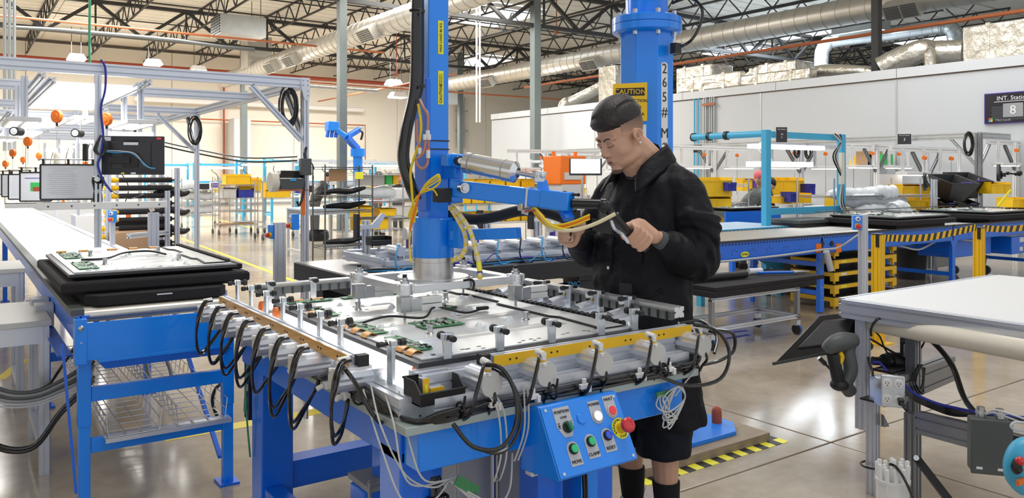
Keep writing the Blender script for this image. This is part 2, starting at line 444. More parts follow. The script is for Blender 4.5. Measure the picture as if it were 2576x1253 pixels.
# skylights
def skylight(c, sx, sy):
    m = M().bx(c[0] - sx / 2, c[0] + sx / 2, c[1] - sy / 2, c[1] + sy / 2, ZD - .06, ZD - .02)
    s = O('skylight', m, 'skylight', ce)
    f = M()
    for a, b in (((-1, -1), (1, -1)), ((1, -1), (1, 1)), ((1, 1), (-1, 1)), ((-1, 1), (-1, -1))):
        f.bar((c[0] + a[0] * sx / 2, c[1] + a[1] * sy / 2, ZD - .1), (c[0] + b[0] * sx / 2, c[1] + b[1] * sy / 2, ZD - .1), .12)
    O('skylight_frame', f, 'white', s)
for c in ((17.0, 25.4), (29.5, 20.5), (36, 18.2), (31.5, 25.5), (-2.2, 28), (-8, 30), (23, 36)): skylight(c, 2.3, 3.4)
# columns
def column(u, v, wd, z1=ZD - .1, m='steel_grey', name='column'):
    c = M(); h = wd / 2; t = wd * .12
    c.ext([(-h, -h), (h, -h), (h, -h + t), (t / 2, -h + t), (t / 2, h - t), (h, h - t), (h, h), (-h, h), (-h, h - t), (-t / 2, h - t), (-t / 2, -h + t), (-h, -h + t)], (u, v, .02), (u, v, z1))
    o = O(name, c, m, ce)
    O('base_plate', M().bx(u - h - .08, u + h + .08, v - h - .08, v + h + .08, 0, .025), m, o)
    return o
def tube_col(u, v, wd): 
    o = O('column', M().bx(u - wd / 2, u + wd / 2, v - wd / 2, v + wd / 2, .02, ZD - .1), 'steel_grey', ce)
    O('base_plate', M().bx(u - wd / 2 - .08, u + wd / 2 + .08, v - wd / 2 - .08, v + wd / 2 + .08, 0, .025), 'steel_grey', o)
for px, v, wd in ((1347, 21, .26), (860, 21, .22), (613, 36.5, .26), (1158, 34, .22)):
    p = PV(px, 440, v); tube_col(p.x, p.y, wd)
O('column', M().bx(17.4, 17.57, 10.16, 10.33, .02, ZD - .1), 'joist', ce)
# ================================================================ OVERHEAD SERVICES
def spiral(name, label, pts, r, grills=(), flip=1, m='duct', group=None):
    t = T(name, label, 'duct', tuple(pts[0]))
    pts = [V3(p) for p in pts]
    b = M(); b.tube(pts, r, 20, 1 if len(pts) < 3 else 4); O('duct_body', b, m, t)
    sm = M(); P = crom(pts, 4) if len(pts) > 2 else pts
    for i in range(len(P) - 1):
        L = (P[i + 1] - P[i]).length; n = max(1, int(L / .42)); d = (P[i + 1] - P[i]).normalized()
        for k in range(n):
            c = P[i].lerp(P[i + 1], (k + .5) / n); sm.cyl(c - d * .012, c + d * .012, r + .012, 20, cap=True)
    O('spiral_seams', sm, m, t, kind='stuff')
    for f in grills:                                   # f: point along, register box hung on the side
        c = pts[0].lerp(pts[-1], f); d = (pts[-1] - pts[0]).normalized()
        ax = V3((-ST, -CT, 0)); rot = Matrix.Rotation(R(35), 3, d)
        side = rot @ (d.cross(V3((0, 0, 1))) * flip)
        q = Matrix((d, side, d.cross(side))).transposed()
        cc = c + side * (r + .10)
        bx_ = O('register_box', M().box(cc, (.9, .3, .42), q), m, t)
        g = M()
        for s_ in (-1, 1):
            for k in range(6): g.box(cc + side * .16 + d * (s_ * .215) + (d.cross(side)) * (-.15 + .06 * k), (.38, .02, .038), q)
        O('louvre', g, 'grey_dark', bx_)
    return t
spiral('spiral_duct', 'round silver duct rising left of the tall blue post toward the roof', [(10.3, 38, 5.95), (10.3, 14.5, 5.95)], .33, (.33, .42, .7))
q = M().bx(9.9, 10.7, 36, 36.8, 4.6, 7.4)
spiral('spiral_duct', 'long round spiral duct passing behind the flanged blue column to the upper right', [(19.7, 33.5, 5.95), (19.7, 3, 5.95)], .36, (.13, .36, .75))
one('duct_riser', 'square grey duct riser where the left round duct ends below the roof', 'duct', M().bx(10.0, 10.7, 33.2, 33.9, 5.1, 6.0).bx(9.85, 10.85, 33.0, 34.0, 6.0, 7.3), 'duct')
one('duct_riser', 'square grey duct box at the far end of the long spiral duct', 'duct', M().bx(19.2, 20.2, 33.5, 34.4, 5.0, 7.4), 'duct')
a = Pd(2062, 178, 30); b_ = Pd(2072, 115, 30)
spiral('elbow_duct', 'shiny round duct that bends up and over above the office roof', [Pd(2066, 190, 31), Pd(2066, 150, 31), Pd(2072, 122, 31), Pd(2100, 103, 31), Pd(2240, 85, 30), Pd(2360, 68, 29), Pd(2392, 72, 28.5), Pd(2402, 92, 28.5), Pd(2403, 128, 28.5)], .26, m='galv')
one('air_terminal_box', 'square metal box with short duct hanging left of the far gray roof column', 'duct', M().bx(*(lambda p: (p.x - .5, p.x + .5, p.y - .9, p.y + .9, p.z - .35, p.z + .35))(Pd(2165, 62, 30))), 'galv')
# foil wrapped ducts lying on the office roof
def foil_box(label, p0, p1, z0, z1, u0=16.9, u1=17.8, slope=None):
    a = PU(p0, 200, u0 - .0); b = PU(p1, 200, u0)
    m = M()
    if slope:
        m.loft([[(u0, a.y, z0), (u1, a.y, z0), (u1, a.y, slope), (u0, a.y, slope)], [(u0, b.y, z0), (u1, b.y, z0), (u1, b.y, z1), (u0, b.y, z1)]])
    else: m.bx(u0, u1, b.y, a.y, z0, z1)
    o = one('foil_duct', label, 'duct', m, 'foil', bev=.04)
    # lapped seams of the foil wrap
    s = M(); n = max(2, int(abs(a.y - b.y) / .9)); off = ORG[o.name]
    for k in range(n):
        y = a.y + (b.y - a.y) * (k + .5) / n; zz = (slope + (z1 - slope) * (k + .5) / n) if slope else z1
        s.bx(u0 - .012, u1 + .012, y - .04, y + .04, z0, zz + .012)
    so = O('wrap_seam', s, 'foil', o)
    return o
foil_box('foil wrapped box duct on the office roof just right of the blue column', 1700, 1790, 3.85, 4.6)
foil_box('low foil wrapped duct in front of the boxy one, right of the blue column', 1705, 1860, 3.84, 4.25, 16.6, 16.85)
foil_box('sloping foil wrapped duct rising to the open box end over the office wall', 1840, 1905, 3.85, 4.42, 17.1, 17.9, slope=4.05)
foil_box('open ended foil box duct with bright end face over the office wall', 1905, 2000, 3.85, 4.42, 17.1, 17.9)
foil_box('long low foil duct running along the office roof edge', 1860, 2035, 3.84, 4.12, 16.65, 17.0)
foil_box('big crumpled foil box duct at the top right corner', 2420, 2700, 3.85, 4.6, 17.0, 18.2)
def foil_tube(label, pts, r):
    m = M().tube(pts, r, 14, 4); return one('foil_pipe', label, 'duct', m, 'foil')
foil_tube('rounded foil pipe with an elbow left of the orange cones', [Pd(2230, 186, 18.5), Pd(2120, 178, 19), Pd(2055, 180, 19.5), Pd(2040, 200, 19.6), Pd(2045, 240, 19.6)], .15)
foil_tube('fat foil sleeve sloping up to the big foil box', [Pd(2215, 172, 18), Pd(2260, 150, 17.8), Pd(2320, 128, 17.5), Pd(2345, 132, 17.5), Pd(2420, 130, 17.2)], .26)
foil_tube('foil elbow hooking down behind the wall cap', [Pd(2325, 120, 17.3), Pd(2335, 125, 17.3), Pd(2340, 150, 17.3), Pd(2340, 175, 17.3)], .13)
foil_tube('small pale elbow pipe on the office roof beside the box duct', [Pd(1830, 212, 21), Pd(1800, 205, 21.3), Pd(1770, 212, 21.6), Pd(1768, 240, 21.6)], .1)
foil_tube('foil flexible duct and elbow behind the worker head', [Pd(1545, 200, 27), Pd(1500, 225, 27.5), Pd(1440, 255, 28), Pd(1420, 262, 28), Pd(1417, 290, 28)], .2)
one('foil_duct', 'upright foil wrapped box left of the caution sign', 'duct', M().bx(16.9, 17.7, *sorted((PU(1548, 200, 16.9).y, PU(1505, 200, 16.9).y)), 3.85, 5.0), 'foil', bev=.03)
# cones on the roof
for i, (px, lb) in enumerate(((2122, 'left orange traffic cone standing on the office roof'), (2166, 'right taller orange traffic cone standing on the office roof'))):
    p = Pd(px, 188, 19.0); t = T('traffic_cone', lb, 'cone', (p.x, p.y, OH)); z = OH
    s_ = 1 if i == 0 else 1.35; z -= 0
    O('cone_base', M().bx(p.x - .07, p.x + .07, p.y - .07, p.y + .07, z, z + .03), 'orange', t)
    O('cone_body', M().lathe([(.05, .03), (.016, .33 * s_), (.01, .34 * s_)], (p.x, p.y, z), 12), 'orange', t)
    O('white_band', M().lathe([(.038, .17), (.032, .23), (.03, .23)], (p.x, p.y, z), 12), 'white', t)
# pipes
def pipe(label, pts, r, m, cat='pipe', name='pipe', n=8, group=None):
    return one(name, label, cat, M().tube(pts, r, n, 1), m, group)
pipe('long orange sprinkler pipe crossing below the spiral duct at upper right', [(18.1, 25, 4.95), (18.1, 3, 4.95)], .045, 'orange_pipe', name='sprinkler_pipe')
pipe('red sprinkler main running high along the back wall', [(-14, 41.2, 6.75), (24, 41.2, 6.75)], .10, 'brick', name='sprinkler_pipe')
pipe('thin orange pipe crossing under the left trusses', [(-6, 25.8, 5.9), (12.5, 25.8, 5.9)], .035, 'orange_pipe', name='sprinkler_pipe')
pipe('orange pipe running level behind the gray column', [(11, 30.2, 5.2), (24, 30.2, 5.2)], .035, 'orange_pipe', name='sprinkler_pipe')
pipe('orange pipe running back toward the far wall beside the blue post', [(15.6, 40, 5.4), (15.6, 26, 5.4)], .035, 'orange_pipe', name='sprinkler_pipe')
pipe('low orange pipe along the far wall behind the blue post', [(8, 41.6, 4.35), (19, 41.6, 4.35), (19, 41.6, 2)], .035, 'orange_pipe', name='sprinkler_pipe')
pipe('grey black cable bundle sagging under the left trusses', [Pd(20, 68, 24), Pd(150, 75, 24), Pd(300, 88, 24), Pd(450, 102, 24), Pd(560, 118, 24), Pd(640, 125, 24)], .06, 'grey_dark', 'cable', 'cable_bundle')
pipe('green conduit dropping from the roof to the left gantry', [Pd(226, 0, 12), Pd(225, 80, 12), Pd(226, 165, 12)], .018, 'green', name='conduit')
pipe('white lighting conduit crossing low over the left gantry', [(-14, 30.5, 5.05), (14.5, 30.5, 5.05)], .07, 'galv', name='conduit')
for k, px in enumerate((12, 24, 36)):
    p = Pd(px, 100, 15); pipe('', [(p.x, p.y, 2.0), (p.x, p.y, 7.6)], .03, 'galv', name='conduit', group='conduit drops at far left')['label'] = 'grey conduit dropping from the roof at the far left, ' + ('leftmost', 'middle', 'rightmost')[k] + ' of three'
m = M()
for px in (1199, 1207): p = Pd(px, 200, 25); m.cyl((p.x, p.y, 3.2), (p.x, p.y, 7.5), .03, 8)
one('conduit_drop', 'pair of pale conduits hanging from the roof right of the blue post', 'conduit', m, 'offwhite')
# unit heater and hanging boxes
t = T('unit_heater', 'grey box heater hung from the roof left of the round duct', 'heater', tuple(Pd(600, 75, 27)))
p = Pd(600, 72, 27); O('housing', M().bx(p.x - .75, p.x + .75, p.y - .6, p.y + .6, p.z - .3, p.z + .35), 'galv', t)
g = M()
for k in range(7): g.bx(p.x - .78, p.x - .74, p.y - .55, p.y + .55, p.z - .27 + k * .09, p.z - .22 + k * .09)
O('louvre', g, 'black', t)
h = M()
for a in (-.6, .6):
    for b in (-.5, .5): h.cyl((p.x + a, p.y + b, p.z + .35), (p.x + a, p.y + b, 7.6), .012, 6)
O('hanger_rod', h, 'grey_dark', t)
# far lights
def high_bay(px, py, D, label, sx=.34, sy=.30):
    p = Pd(px, py, D); t = T('high_bay_lamp', label, 'lamp', tuple(p))
    O('housing', M().loft([[(p.x - sx, p.y - sy, p.z), (p.x + sx, p.y - sy, p.z), (p.x + sx, p.y + sy, p.z), (p.x - sx, p.y + sy, p.z)], [(p.x - sx * .7, p.y - sy * .7, p.z + .22), (p.x + sx * .7, p.y - sy * .7, p.z + .22), (p.x + sx * .7, p.y + sy * .7, p.z + .22), (p.x - sx * .7, p.y + sy * .7, p.z + .22)]]), 'white', t)
    O('tube_panel', M().bx(p.x - sx * .92, p.x + sx * .92, p.y - sy * .9, p.y + sy * .9, p.z - .03, p.z), 'lamp_warm', t)
    O('hanger_rod', M().cyl((p.x - sx * .5, p.y, p.z + .2), (p.x - sx * .5, p.y, 7.5), .012, 6).cyl((p.x + sx * .5, p.y, p.z + .2), (p.x + sx * .5, p.y, 7.5), .012, 6), 'grey_dark', t)
high_bay(192, 150, 32, 'glowing high bay lamp above the left gantry, farthest left')
high_bay(385, 163, 33, 'glowing high bay lamp above the middle of the left gantry')
high_bay(498, 178, 36, 'glowing high bay lamp low over the right part of the left gantry')
high_bay(990, 213, 36, 'glowing high bay lamp left of the black corrugated hose')
high_bay(1535, 188, 40, 'small glowing lamp between gray column and blue column')
high_bay(1000, 245, 34, 'low warm lamp fitting near the back wall, left of the hose')
# long pale pipe along the back wall
pipe('pale pipe crossing the cream back wall', [(7, 41.5, 5.2), (18.8, 41.5, 5.2)], .13, 'white', name='wall_duct')
pipe('orange pipe with red hangers along the cream back wall behind the left gantry', [(2, 41.7, 4.6), (9.6, 41.7, 4.6)], .04, 'orange_pipe', name='sprinkler_pipe')
for i, (px, y0, y1, lb) in enumerate(((692 - 20, 200, 430, 'thin brown pipe standing against the back wall left of the far gray column'),)):
    a = PV(563, 440, 41.8); pipe(lb, [(a.x, 41.8, .3), (a.x, 41.8, 6.5)], .05, 'brick', name='standpipe')
one('wall_cabinet', 'tall pale grey cabinet against the back wall beside the far gray column', 'cabinet', M().bx(PV(583, 440, 41).x, PV(606, 440, 41).x + .4, 40.6, 41.6, 0, 4.4), 'grey_light', bev=.03)
# conduit ladder at the back wall right of the blue post
t = T('conduit_ladder', 'dark grey rack of conduits high on the back wall right of the blue post', 'conduit', tuple(PV(1160, 300, 41.5)))
for k in range(6):
    a = PV(1150 + k * 4, 240, 41.5); O('conduit', M().cyl((a.x, 41.6, 3.2 + .0 * k), (a.x, 41.6, 6.3), .035, 6), 'grey', t)
a = PV(1145, 240, 41.5); b = PV(1176, 240, 41.5); O('strut', M().bx(a.x, b.x, 41.45, 41.5, 5.4, 5.5).bx(a.x, b.x, 41.45, 41.5, 4.2, 4.3), 'grey', t)
for k, (px, py, D, lb) in enumerate(((1600 - 200, 85, 28, 'small red sprinkler valve hanging beside the gray column'), (1398, 87, 28, ''), (997, 192, 30, 'small red sprinkler head near the top left of the blue post'))):
    if lb: p = Pd(px, py, D); one('sprinkler_valve', lb, 'sprinkler', M().cyl(p, p + V3((0, 0, .14)), .07, 8).cyl(p + V3((0, 0, .14)), p + V3((0, 0, 2.2)), .018, 6), 'brick')
# ================================================================ CLAMPING FIXTURE TABLE (foreground)
TU0, TU1, TV0, TV1 = 1.0, 2.16, 1.93, 3.66
ft = T('clamping_table', 'blue steel fixture table with aluminium rails, air cylinders and clamp posts holding the display panel', 'fixture table', (1.55, 2.7, 0))
# legs and beams
for x, y in ((1.05, 2.06), (1.08, 3.42), (2.0, 3.42), (1.74, 2.07)):
    O('leg', M().bx(x, x + .14, y, y + .14, .012, .75), 'blue', ft, bev=.006)
    O('foot_plate', M().bx(x - .04, x + .18, y - .04, y + .18, 0, .012), 'blue', ft)
O('front_beam', M().bx(1.06, 2.12, 1.97, 2.06, .715, .835), 'blue_post', ft, bev=.004)
O('side_beam', M().bx(1.05, 1.13, 2.06, 3.6, .715, .835), 'blue', ft, bev=.004)
O('side_beam', M().bx(2.04, 2.12, 2.06, 3.6, .715, .835), 'blue', ft, bev=.004)
O('rear_beam', M().bx(1.06, 2.12, 3.56, 3.64, .715, .835), 'blue', ft, bev=.004)
O('stretcher', M().bx(1.22, 2.0, 3.44, 3.55, .16, .28), 'blue', ft, bev=.006)
O('stretcher', M().bx(1.19, 2.02, 2.62, 2.74, .30, .42), 'blue', ft, bev=.006)
O('stretcher', M().bx(1.09, 1.17, 2.2, 3.42, .1, .2), 'blue', ft, bev=.006)
mat('plate_green', (.40, .47, .46), .4, .2, var=.08, scale=6)
O('base_plate', M().bx(TU0, TU1, TV0, TV1, .838, .862), 'plate_green', ft, bev=.002)
PZ = .862
# extruded aluminium base frame standing on the plate
sec = slot(.09, .045, 2, 1)
def rail(name, a, b, w_, h_, nx=1, ny=1, m='alu', par=ft, lab=None):
    return O(name, M().ext(slot(w_, h_, nx, ny), a, b), m, par, label=lab)
rail('frame_rail', (1.10, 1.985, PZ + .03), (2.13, 1.985, PZ + .03), .075, .06, 2, 1)
rail('frame_rail', (1.10, 2.06, PZ + .055), (2.13, 2.06, PZ + .055), .09, .11, 2, 2)
rail('frame_rail', (1.06, 2.0, PZ + .03), (1.06, 3.62, PZ + .03), .09, .06, 2, 1)
rail('frame_rail', (2.12, 2.06, PZ + .03), (2.12, 3.62, PZ + .03), .09, .06, 2, 1)
rail('frame_rail', (1.10, 3.60, PZ + .03), (2.10, 3.60, PZ + .03), .09, .06, 2, 1)
O('light_panel', M().bx(1.08, 2.12, 2.09, 3.58, PZ + .03, PZ + .06), 'glow', ft, label='glowing white light panel under the display')
# yellow faced clamp bars
BZ = .985
def clamp_bar(a, b, face, side, nm):
    r = rail('clamp_bar', a, b, .034, .034, 1, 1)
    a = V3(a); b = V3(b); d = (b - a).normalized(); s = V3(side)
    lo = a + s * .018; hi = b + s * .018
    c = (lo + hi) / 2; L = (hi - lo).length
    q = Matrix((d, s, V3((0, 0, 1)))).transposed()
    f = O('face_strip', M().box(c, (L, .004, .034), q), face, r)
    h = M()
    for k in range(int(L / .16)):
        for e in (-.012, .012): h.cyl(a + d * (.07 + .16 * k + e) + s * .0195, a + d * (.07 + .16 * k + e) + s * .0215, .0035, 8)
    h2 = O('bolt_holes', h, 'black', r)
    O('end_pad', M().box(a - d * .012 - s * .02, (.03, .035, .036), q), 'rubber', r)
mat('amber', (.72, .34, .01), .28, .35, var=.12, scale=8, coat=.4)
clamp_bar((.995, 2.26, BZ), (.995, 3.70, BZ), 'amber', (-1, 0, 0), '')
clamp_bar((1.335, 2.02, BZ), (2.2, 2.02, BZ), 'yellow', (0, -1, 0), '')
# rear and right black rubbered bars
def bumper_bar(a, b, s):
    r = rail('bumper_bar', a, b, .05, .04, 1, 1, 'alu_mill'); a = V3(a); b = V3(b); d = (b - a).normalized(); s = V3(s)
    q = Matrix((d, s, V3((0, 0, 1)))).transposed(); c = (a + b) / 2 + s * .035 - V3((0, 0, .01)); L = (b - a).length
    O('rubber_strip', M().box(c, (L, .02, .03), q), 'grey_dark', r)
    g = M()
    for k in range(int(L / .045)): g.box(a + d * (.02 + .045 * k) + s * .047 - V3((0, 0, .01)), (.006, .008, .032), q)
    O('rubber_rib', g, 'rubber', r)
bumper_bar((2.2, 2.06, 1.04), (2.2, 3.05, 1.04), (-1, 0, 0))
bumper_bar((1.12, 3.63, 1.03), (1.62, 3.63, 1.03), (0, -1, 0))
# --- prototype clamp post: zinc finger with black rubber bumpers through its head. local +x looks at the display
def post_proto(name, h, wide=.030, thick=.012):
    p = M(); p.loft([[(-thick / 2, -wide / 2 * s, z), (thick / 2, -wide / 2 * s, z), (thick / 2, wide / 2 * s, z), (-thick / 2, wide / 2 * s, z)] for z, s in ((0, 1.1), (h * .3, .9), (h * .82, .9), (h, 1.05))])
    p.box((0, 0, h + .008), (.02, .036, .022)); p.box((.02, 0, .004), (.05, .04, .008))
    o = O('clamp_post', p, 'zinc', None, bev=.002)
    for sx, r in ((1, .0135), (-1, .010)):
        k = M(); k.cyl((sx * .010, 0, h + .006), (sx * .032, 0, h + .006), r * .7, 10); k.cyl((sx * .024, 0, h + .006), (sx * .041, 0, h + .006), r, 12)
        kk = O('rubber_bumper', k, 'rubber', o, bev=.002)
    O('lock_nut', M().cyl((-.014, 0, h + .006), (-.008, 0, h + .006), .012, 6), 'steel', o)
    return o
POST = post_proto('clamp_post', .16); 
PX, PY, NX, NY = 0, R(90), R(180), R(270)
def place(src, u, v, z, rz, sc_=None): return inst(src, ft, (u, v, z), (0, 0, rz), sc_)
left_px = [(605, 722, 3.62), (637, 732, 3.45), (682, 748, 3.26), (727, 767, 3.07), (782, 797, 2.87), (838, 828, 2.68), (905, 862, 2.5), (972, 880, 2.3)]
for k, y in enumerate((3.62, 3.42, 3.22, 3.02, 2.83, 2.64, 2.46)):
    place(POST, 1.035, y, .90, PX, (1, 1, 1.0))
place(POST, 1.075, 2.17, .90, PX, (1.1, 1.3, .86))
for x in (1.235, 1.43, 1.64, 1.86, 2.02): place(POST, x, 2.11, .89, PY, (1.05, 1.05, .98))
for y in (3.02, 2.83, 2.64, 2.46, 2.28): place(POST, 2.145, y, .95, NX, (1, 1, .72))
for x in (1.16, 1.36, 1.56, 1.76): place(POST, x, 3.55, .93, NY, (1, 1, .8))
# --- prototype air cylinder, axis along -x (points outwards), shaft to +x
cy = M()
prof = []
for i in range(28):
    a = 2 * math.pi * i / 28; r = .038 if i % 4 else .0350
    prof.append((math.cos(a) * r, math.sin(a) * r))
cy.ext(prof, (-.112, 0, 0), (0, 0, 0))
CYL = O('air_cylinder', cy, 'alu', None, ang=25)
O('end_cap', M().cyl((-.118, 0, 0), (-.112, 0, 0), .037, 24), 'offwhite', CYL)
O('clevis', M().box((.018, .03, -.005), (.04, .006, .06)).box((.018, -.03, -.005), (.04, .006, .06)).cyl((.022, -.036, 0), (.022, .036, 0), .009, 10).loft([[(.01, s, -.035), (.05, s, -.08), (.0, s, -.08), (-.02, s, -.05)] for s in (.026, .032)]), 'zinc', CYL)
fm = M()
for dx in (-.095,): fm.cyl((dx, 0, .034), (dx, 0, .054), .010, 8).cyl((dx - .006, 0, .056), (dx + .030, 0, .060), .0105, 10)
fm.cyl((-.118, .012, .028), (-.118, .012, .036), .008, 8)
O('elbow_fitting', fm, 'white', CYL)
O('brass_collar', M().cyl((-.095, 0, .034), (-.095, 0, .041), .0115, 6), 'yellow', CYL)
def cyl_at(u, v, z, rz): return place(CYL, u, v, z, rz)
CYL_L = [(1.0, y) for y in (3.66, 3.46, 3.27, 3.07, 2.87, 2.68, 2.49)]
for u, v in CYL_L: cyl_at(u, v, .935, PX)
cyl_at(1.04, 2.25, .935, PX)
CYL_F = [1.27, 1.47, 1.70, 1.94, 2.17]
for u in CYL_F: cyl_at(u, 2.03, .945, PY)
for y in (3.0, 2.81, 2.62, 2.44, 2.24):               # cylinders lying inboard on the right side
    c = place(CYL, 2.07, y + .06, .985, PX, (1, 1, 1)); c.rotation_euler = (0, R(8), R(180))
for sxy in ((1.16, 2.12), (1.30, 2.12)):
    w_ = M().cyl((sxy[0], sxy[1] - .004, .955), (sxy[0], sxy[1] + .02, .955), .032, 20)
    O('orange_wheel', w_, 'orange', ft); O('axle_plate', M().box((sxy[0] + .01, sxy[1] - .012, .93), (.04, .006, .08), Matrix.Rotation(R(25), 3, 'Y')), 'grey_dark', ft)
for y in (3.36, 3.55): O('orange_wheel', M().cyl((1.115, y, .955), (1.14, y, .955), .03, 18), 'orange', ft)
# side brackets between front cylinders
for u in (1.2, 1.4, 1.62, 1.86, 2.09):
    b = M(); b.poly([(u, 2.03, .865 + .02), (u, 2.16, .885), (u, 2.12, .955), (u, 2.06, .965), (u, 2.03, .94)], .006)
    O('bracket', b, 'zinc', ft)
drop_later = (POST, CYL)
# --- hoses
random.seed(3)
def hose(pts, r=.0055, m='hose', nm='air_hose', n=8): return O(nm, M().tube(pts, r, n, 5), m, ft)
for i, (u, v) in enumerate(CYL_L + [(1.04, 2.25)]):
    x = u - .105; z = .985
    for s, k in ((0, 1.0), (.022, .8)):
        dr = .20 + .05 * random.random() * k
        hose([(x + .035, v - s, z + .008), (x - .0, v - .02 - s, z + .004), (x - .03, v - .045 - s, z - .05), (x - .04, v - .055, z - dr * .55), (x - .035, v - .05, z - dr * .85), (x - .01, v - .03 + .02 * k, z - dr * 1.02), (x + .03, v - .0 + .03 * k, z - dr * .93), (.985, v + .04 * k, .86), (.99, v + .1, .868)])
for u in CYL_F:
    y = 2.03 - .105
    hose([(u, y + .03, 1.0), (u - .04, y - .02, .99), (u - .075, y - .04, .93), (u - .085, y - .03, .88), (u - .085, y + .01, .852)])
    hose([(u + .01, y, .93), (u + .005, y - .02, .9), (u, y + .0, .87), (u, y + .01, .852)], .005)
# front hose bundle lying along the plate edge
for k in range(6):
    o1 = random.uniform(-.006, .006)
    pts = [(1.02, 2.45, .875 + .007 * k), (1.0, 2.2, .872 + .007 * k), (1.03, 2.0 - .006 * k, .868), (1.10, 1.93 - .004 * k, .862 + .006 * k)]
    pts += [(1.10 + .17 * j, 1.928 + random.uniform(-.008, .008), .868 + (k % 3) * .011 + random.uniform(-.004, .004)) for j in range(1, 7)]
    pts += [(2.2, 1.96, .90 + .006 * k), (2.24, 2.04, .93 + .012 * k)]
    hose(pts, .0062)
for (u, lb) in ((1.28, ''), (1.42, ''), (1.62, ''), (1.86, ''), (2.0, '')):
    f = M().box((u, 1.918, .885), (.035, .016, .016)).cyl((u, 1.918, .885), (u, 1.918, .91), .0075, 8).box((u + .014, 1.914, .878), (.012, .02, .022))
    O('tee_fitting', f, 'white', ft, bev=.002)
for u in (1.17, 1.5, 1.98): O('cable_tie', M().torus((u, 1.925, .885), .022, .0035, (1, 0, 0), 12, 6).cyl((u, 1.905, .905), (u, 1.9, .93), .004, 6), 'black', ft)
# big loops
hose([(1.26, 1.93, 1.0), (1.29, 1.89, .99), (1.315, 1.86, .92), (1.30, 1.84, .84), (1.24, 1.83, .79), (1.17, 1.86, .80), (1.13, 1.90, .86)], .0065)
hose([(1.27, 1.94, .99), (1.32, 1.89, .95), (1.335, 1.86, .86), (1.30, 1.85, .79), (1.24, 1.85, .77), (1.17, 1.88, .80)], .0055)
hose([(2.14, 1.94, 1.02), (2.20, 1.88, 1.0), (2.24, 1.86, .92), (2.18, 1.85, .84), (2.05, 1.88, .83), (1.95, 1.92, .87)], .0065)
hose([(2.24, 1.94, .99), (2.33, 1.92, .97), (2.36, 1.94, .90), (2.30, 1.95, .87), (2.2, 1.94, .87)], .0062)
hose([(2.24, 2.1, .99), (2.34, 2.08, .99), (2.36, 2.02, .94), (2.30, 1.98, .89)], .0062)
hose([(.95, 2.25, .98), (.94, 2.12, .95), (.96, 2.06, .88), (1.0, 2.08, .84), (1.03, 2.2, .86)], .0065)
for k in range(5):                                     # left bundle under the cylinders
    hose([(1.0 + .006 * k, 3.6, .878), (.99, 3.2, .872 + .006 * k), (1.0, 2.9, .87 + .005 * k), (.99 + .005 * k, 2.6, .875), (1.0, 2.3, .868 + .006 * k)], .006)
for y in (3.5, 3.25, 3.0, 2.72, 2.45, 2.3):
    O('tee_fitting', M().box((.985, y, .87), (.02, .035, .02)).cyl((.97, y, .87), (.95, y, .862), .009, 8), 'white', ft, bev=.002)
    O('cable_tie', M().torus((.992, y - .09, .885), .022, .0035, (0, 1, 0), 12, 6), 'black', ft)
# thin white sensor leads hanging at the front
def lead(pts, r=.0028, m='offwhite'): return O('sensor_lead', M().tube(pts, r, 6, 6), m, ft)
lead([(1.0, 2.15, .93), (.97, 2.02, .85), (1.02, 1.97, .72), (1.12, 1.98, .66), (1.2, 2.02, .67)])
lead([(.98, 2.16, .92), (.96, 2.0, .80), (1.0, 1.94, .66), (1.1, 1.95, .64), (1.2, 2.02, .668)])
lead([(1.04, 2.05, .93), (1.03, 1.96, .8), (1.07, 1.95, .7), (1.2, 2.01, .66)])
lead([(1.02, 2.1, .92), (.99, 1.98, .86), (1.0, 1.95, .74), (1.06, 1.97, .68), (1.2, 2.0, .665)])
for d in (0, .02): lead([(1.25 + d, 1.93, .93), (1.28 + d, 1.90, .87), (1.285 + d, 1.89, .75), (1.29 + d, 1.93, .66), (1.34, 2.0, .63)])
for d in (0, .014): lead([(1.38 + d, 1.91, .92), (1.375 + d, 1.9, .8), (1.36 + d, 1.93, .70)])
for k in range(3): lead([(1.18, 2.0, .66), (1.24, 1.96, .60 + .008 * k), (1.31, 1.95, .575), (1.37, 1.97, .60), (1.395, 1.99, .68 + .01 * k)])
for k in range(4): lead([(1.99, 1.95, .80), (1.95 + .02 * k, 1.93, .765), (2.0, 1.92, .74 - .02 * k), (2.09, 1.93, .77), (2.06, 1.94, .81), (1.98, 1.93, .78 - .03 * k), (2.04, 1.92, .71)])
lead([(2.05, 1.94, .78), (2.1, 1.93, .83), (2.13, 1.92, .86)])
O('sensor_board', M().box((1.22, 1.97, .645), (.09, .004, .03), Matrix.Rotation(R(35), 3, 'Y')), 'pcb', ft)
O('sensor_board', M().box((2.0, 1.945, .795), (.07, .004, .02)), 'pcb', ft)
# valve fittings on the right corner
O('valve_block', M().box((1.36, 1.99, .905), (.09, .03, .025)).cyl((1.40, 1.97, .905), (1.40, 1.965, .905), .012, 12), 'alu_mill', ft, bev=.002)
O('valve_block', M().box((1.97, 2.0, .915), (.11, .03, .022)), 'alu_mill', ft, bev=.002)
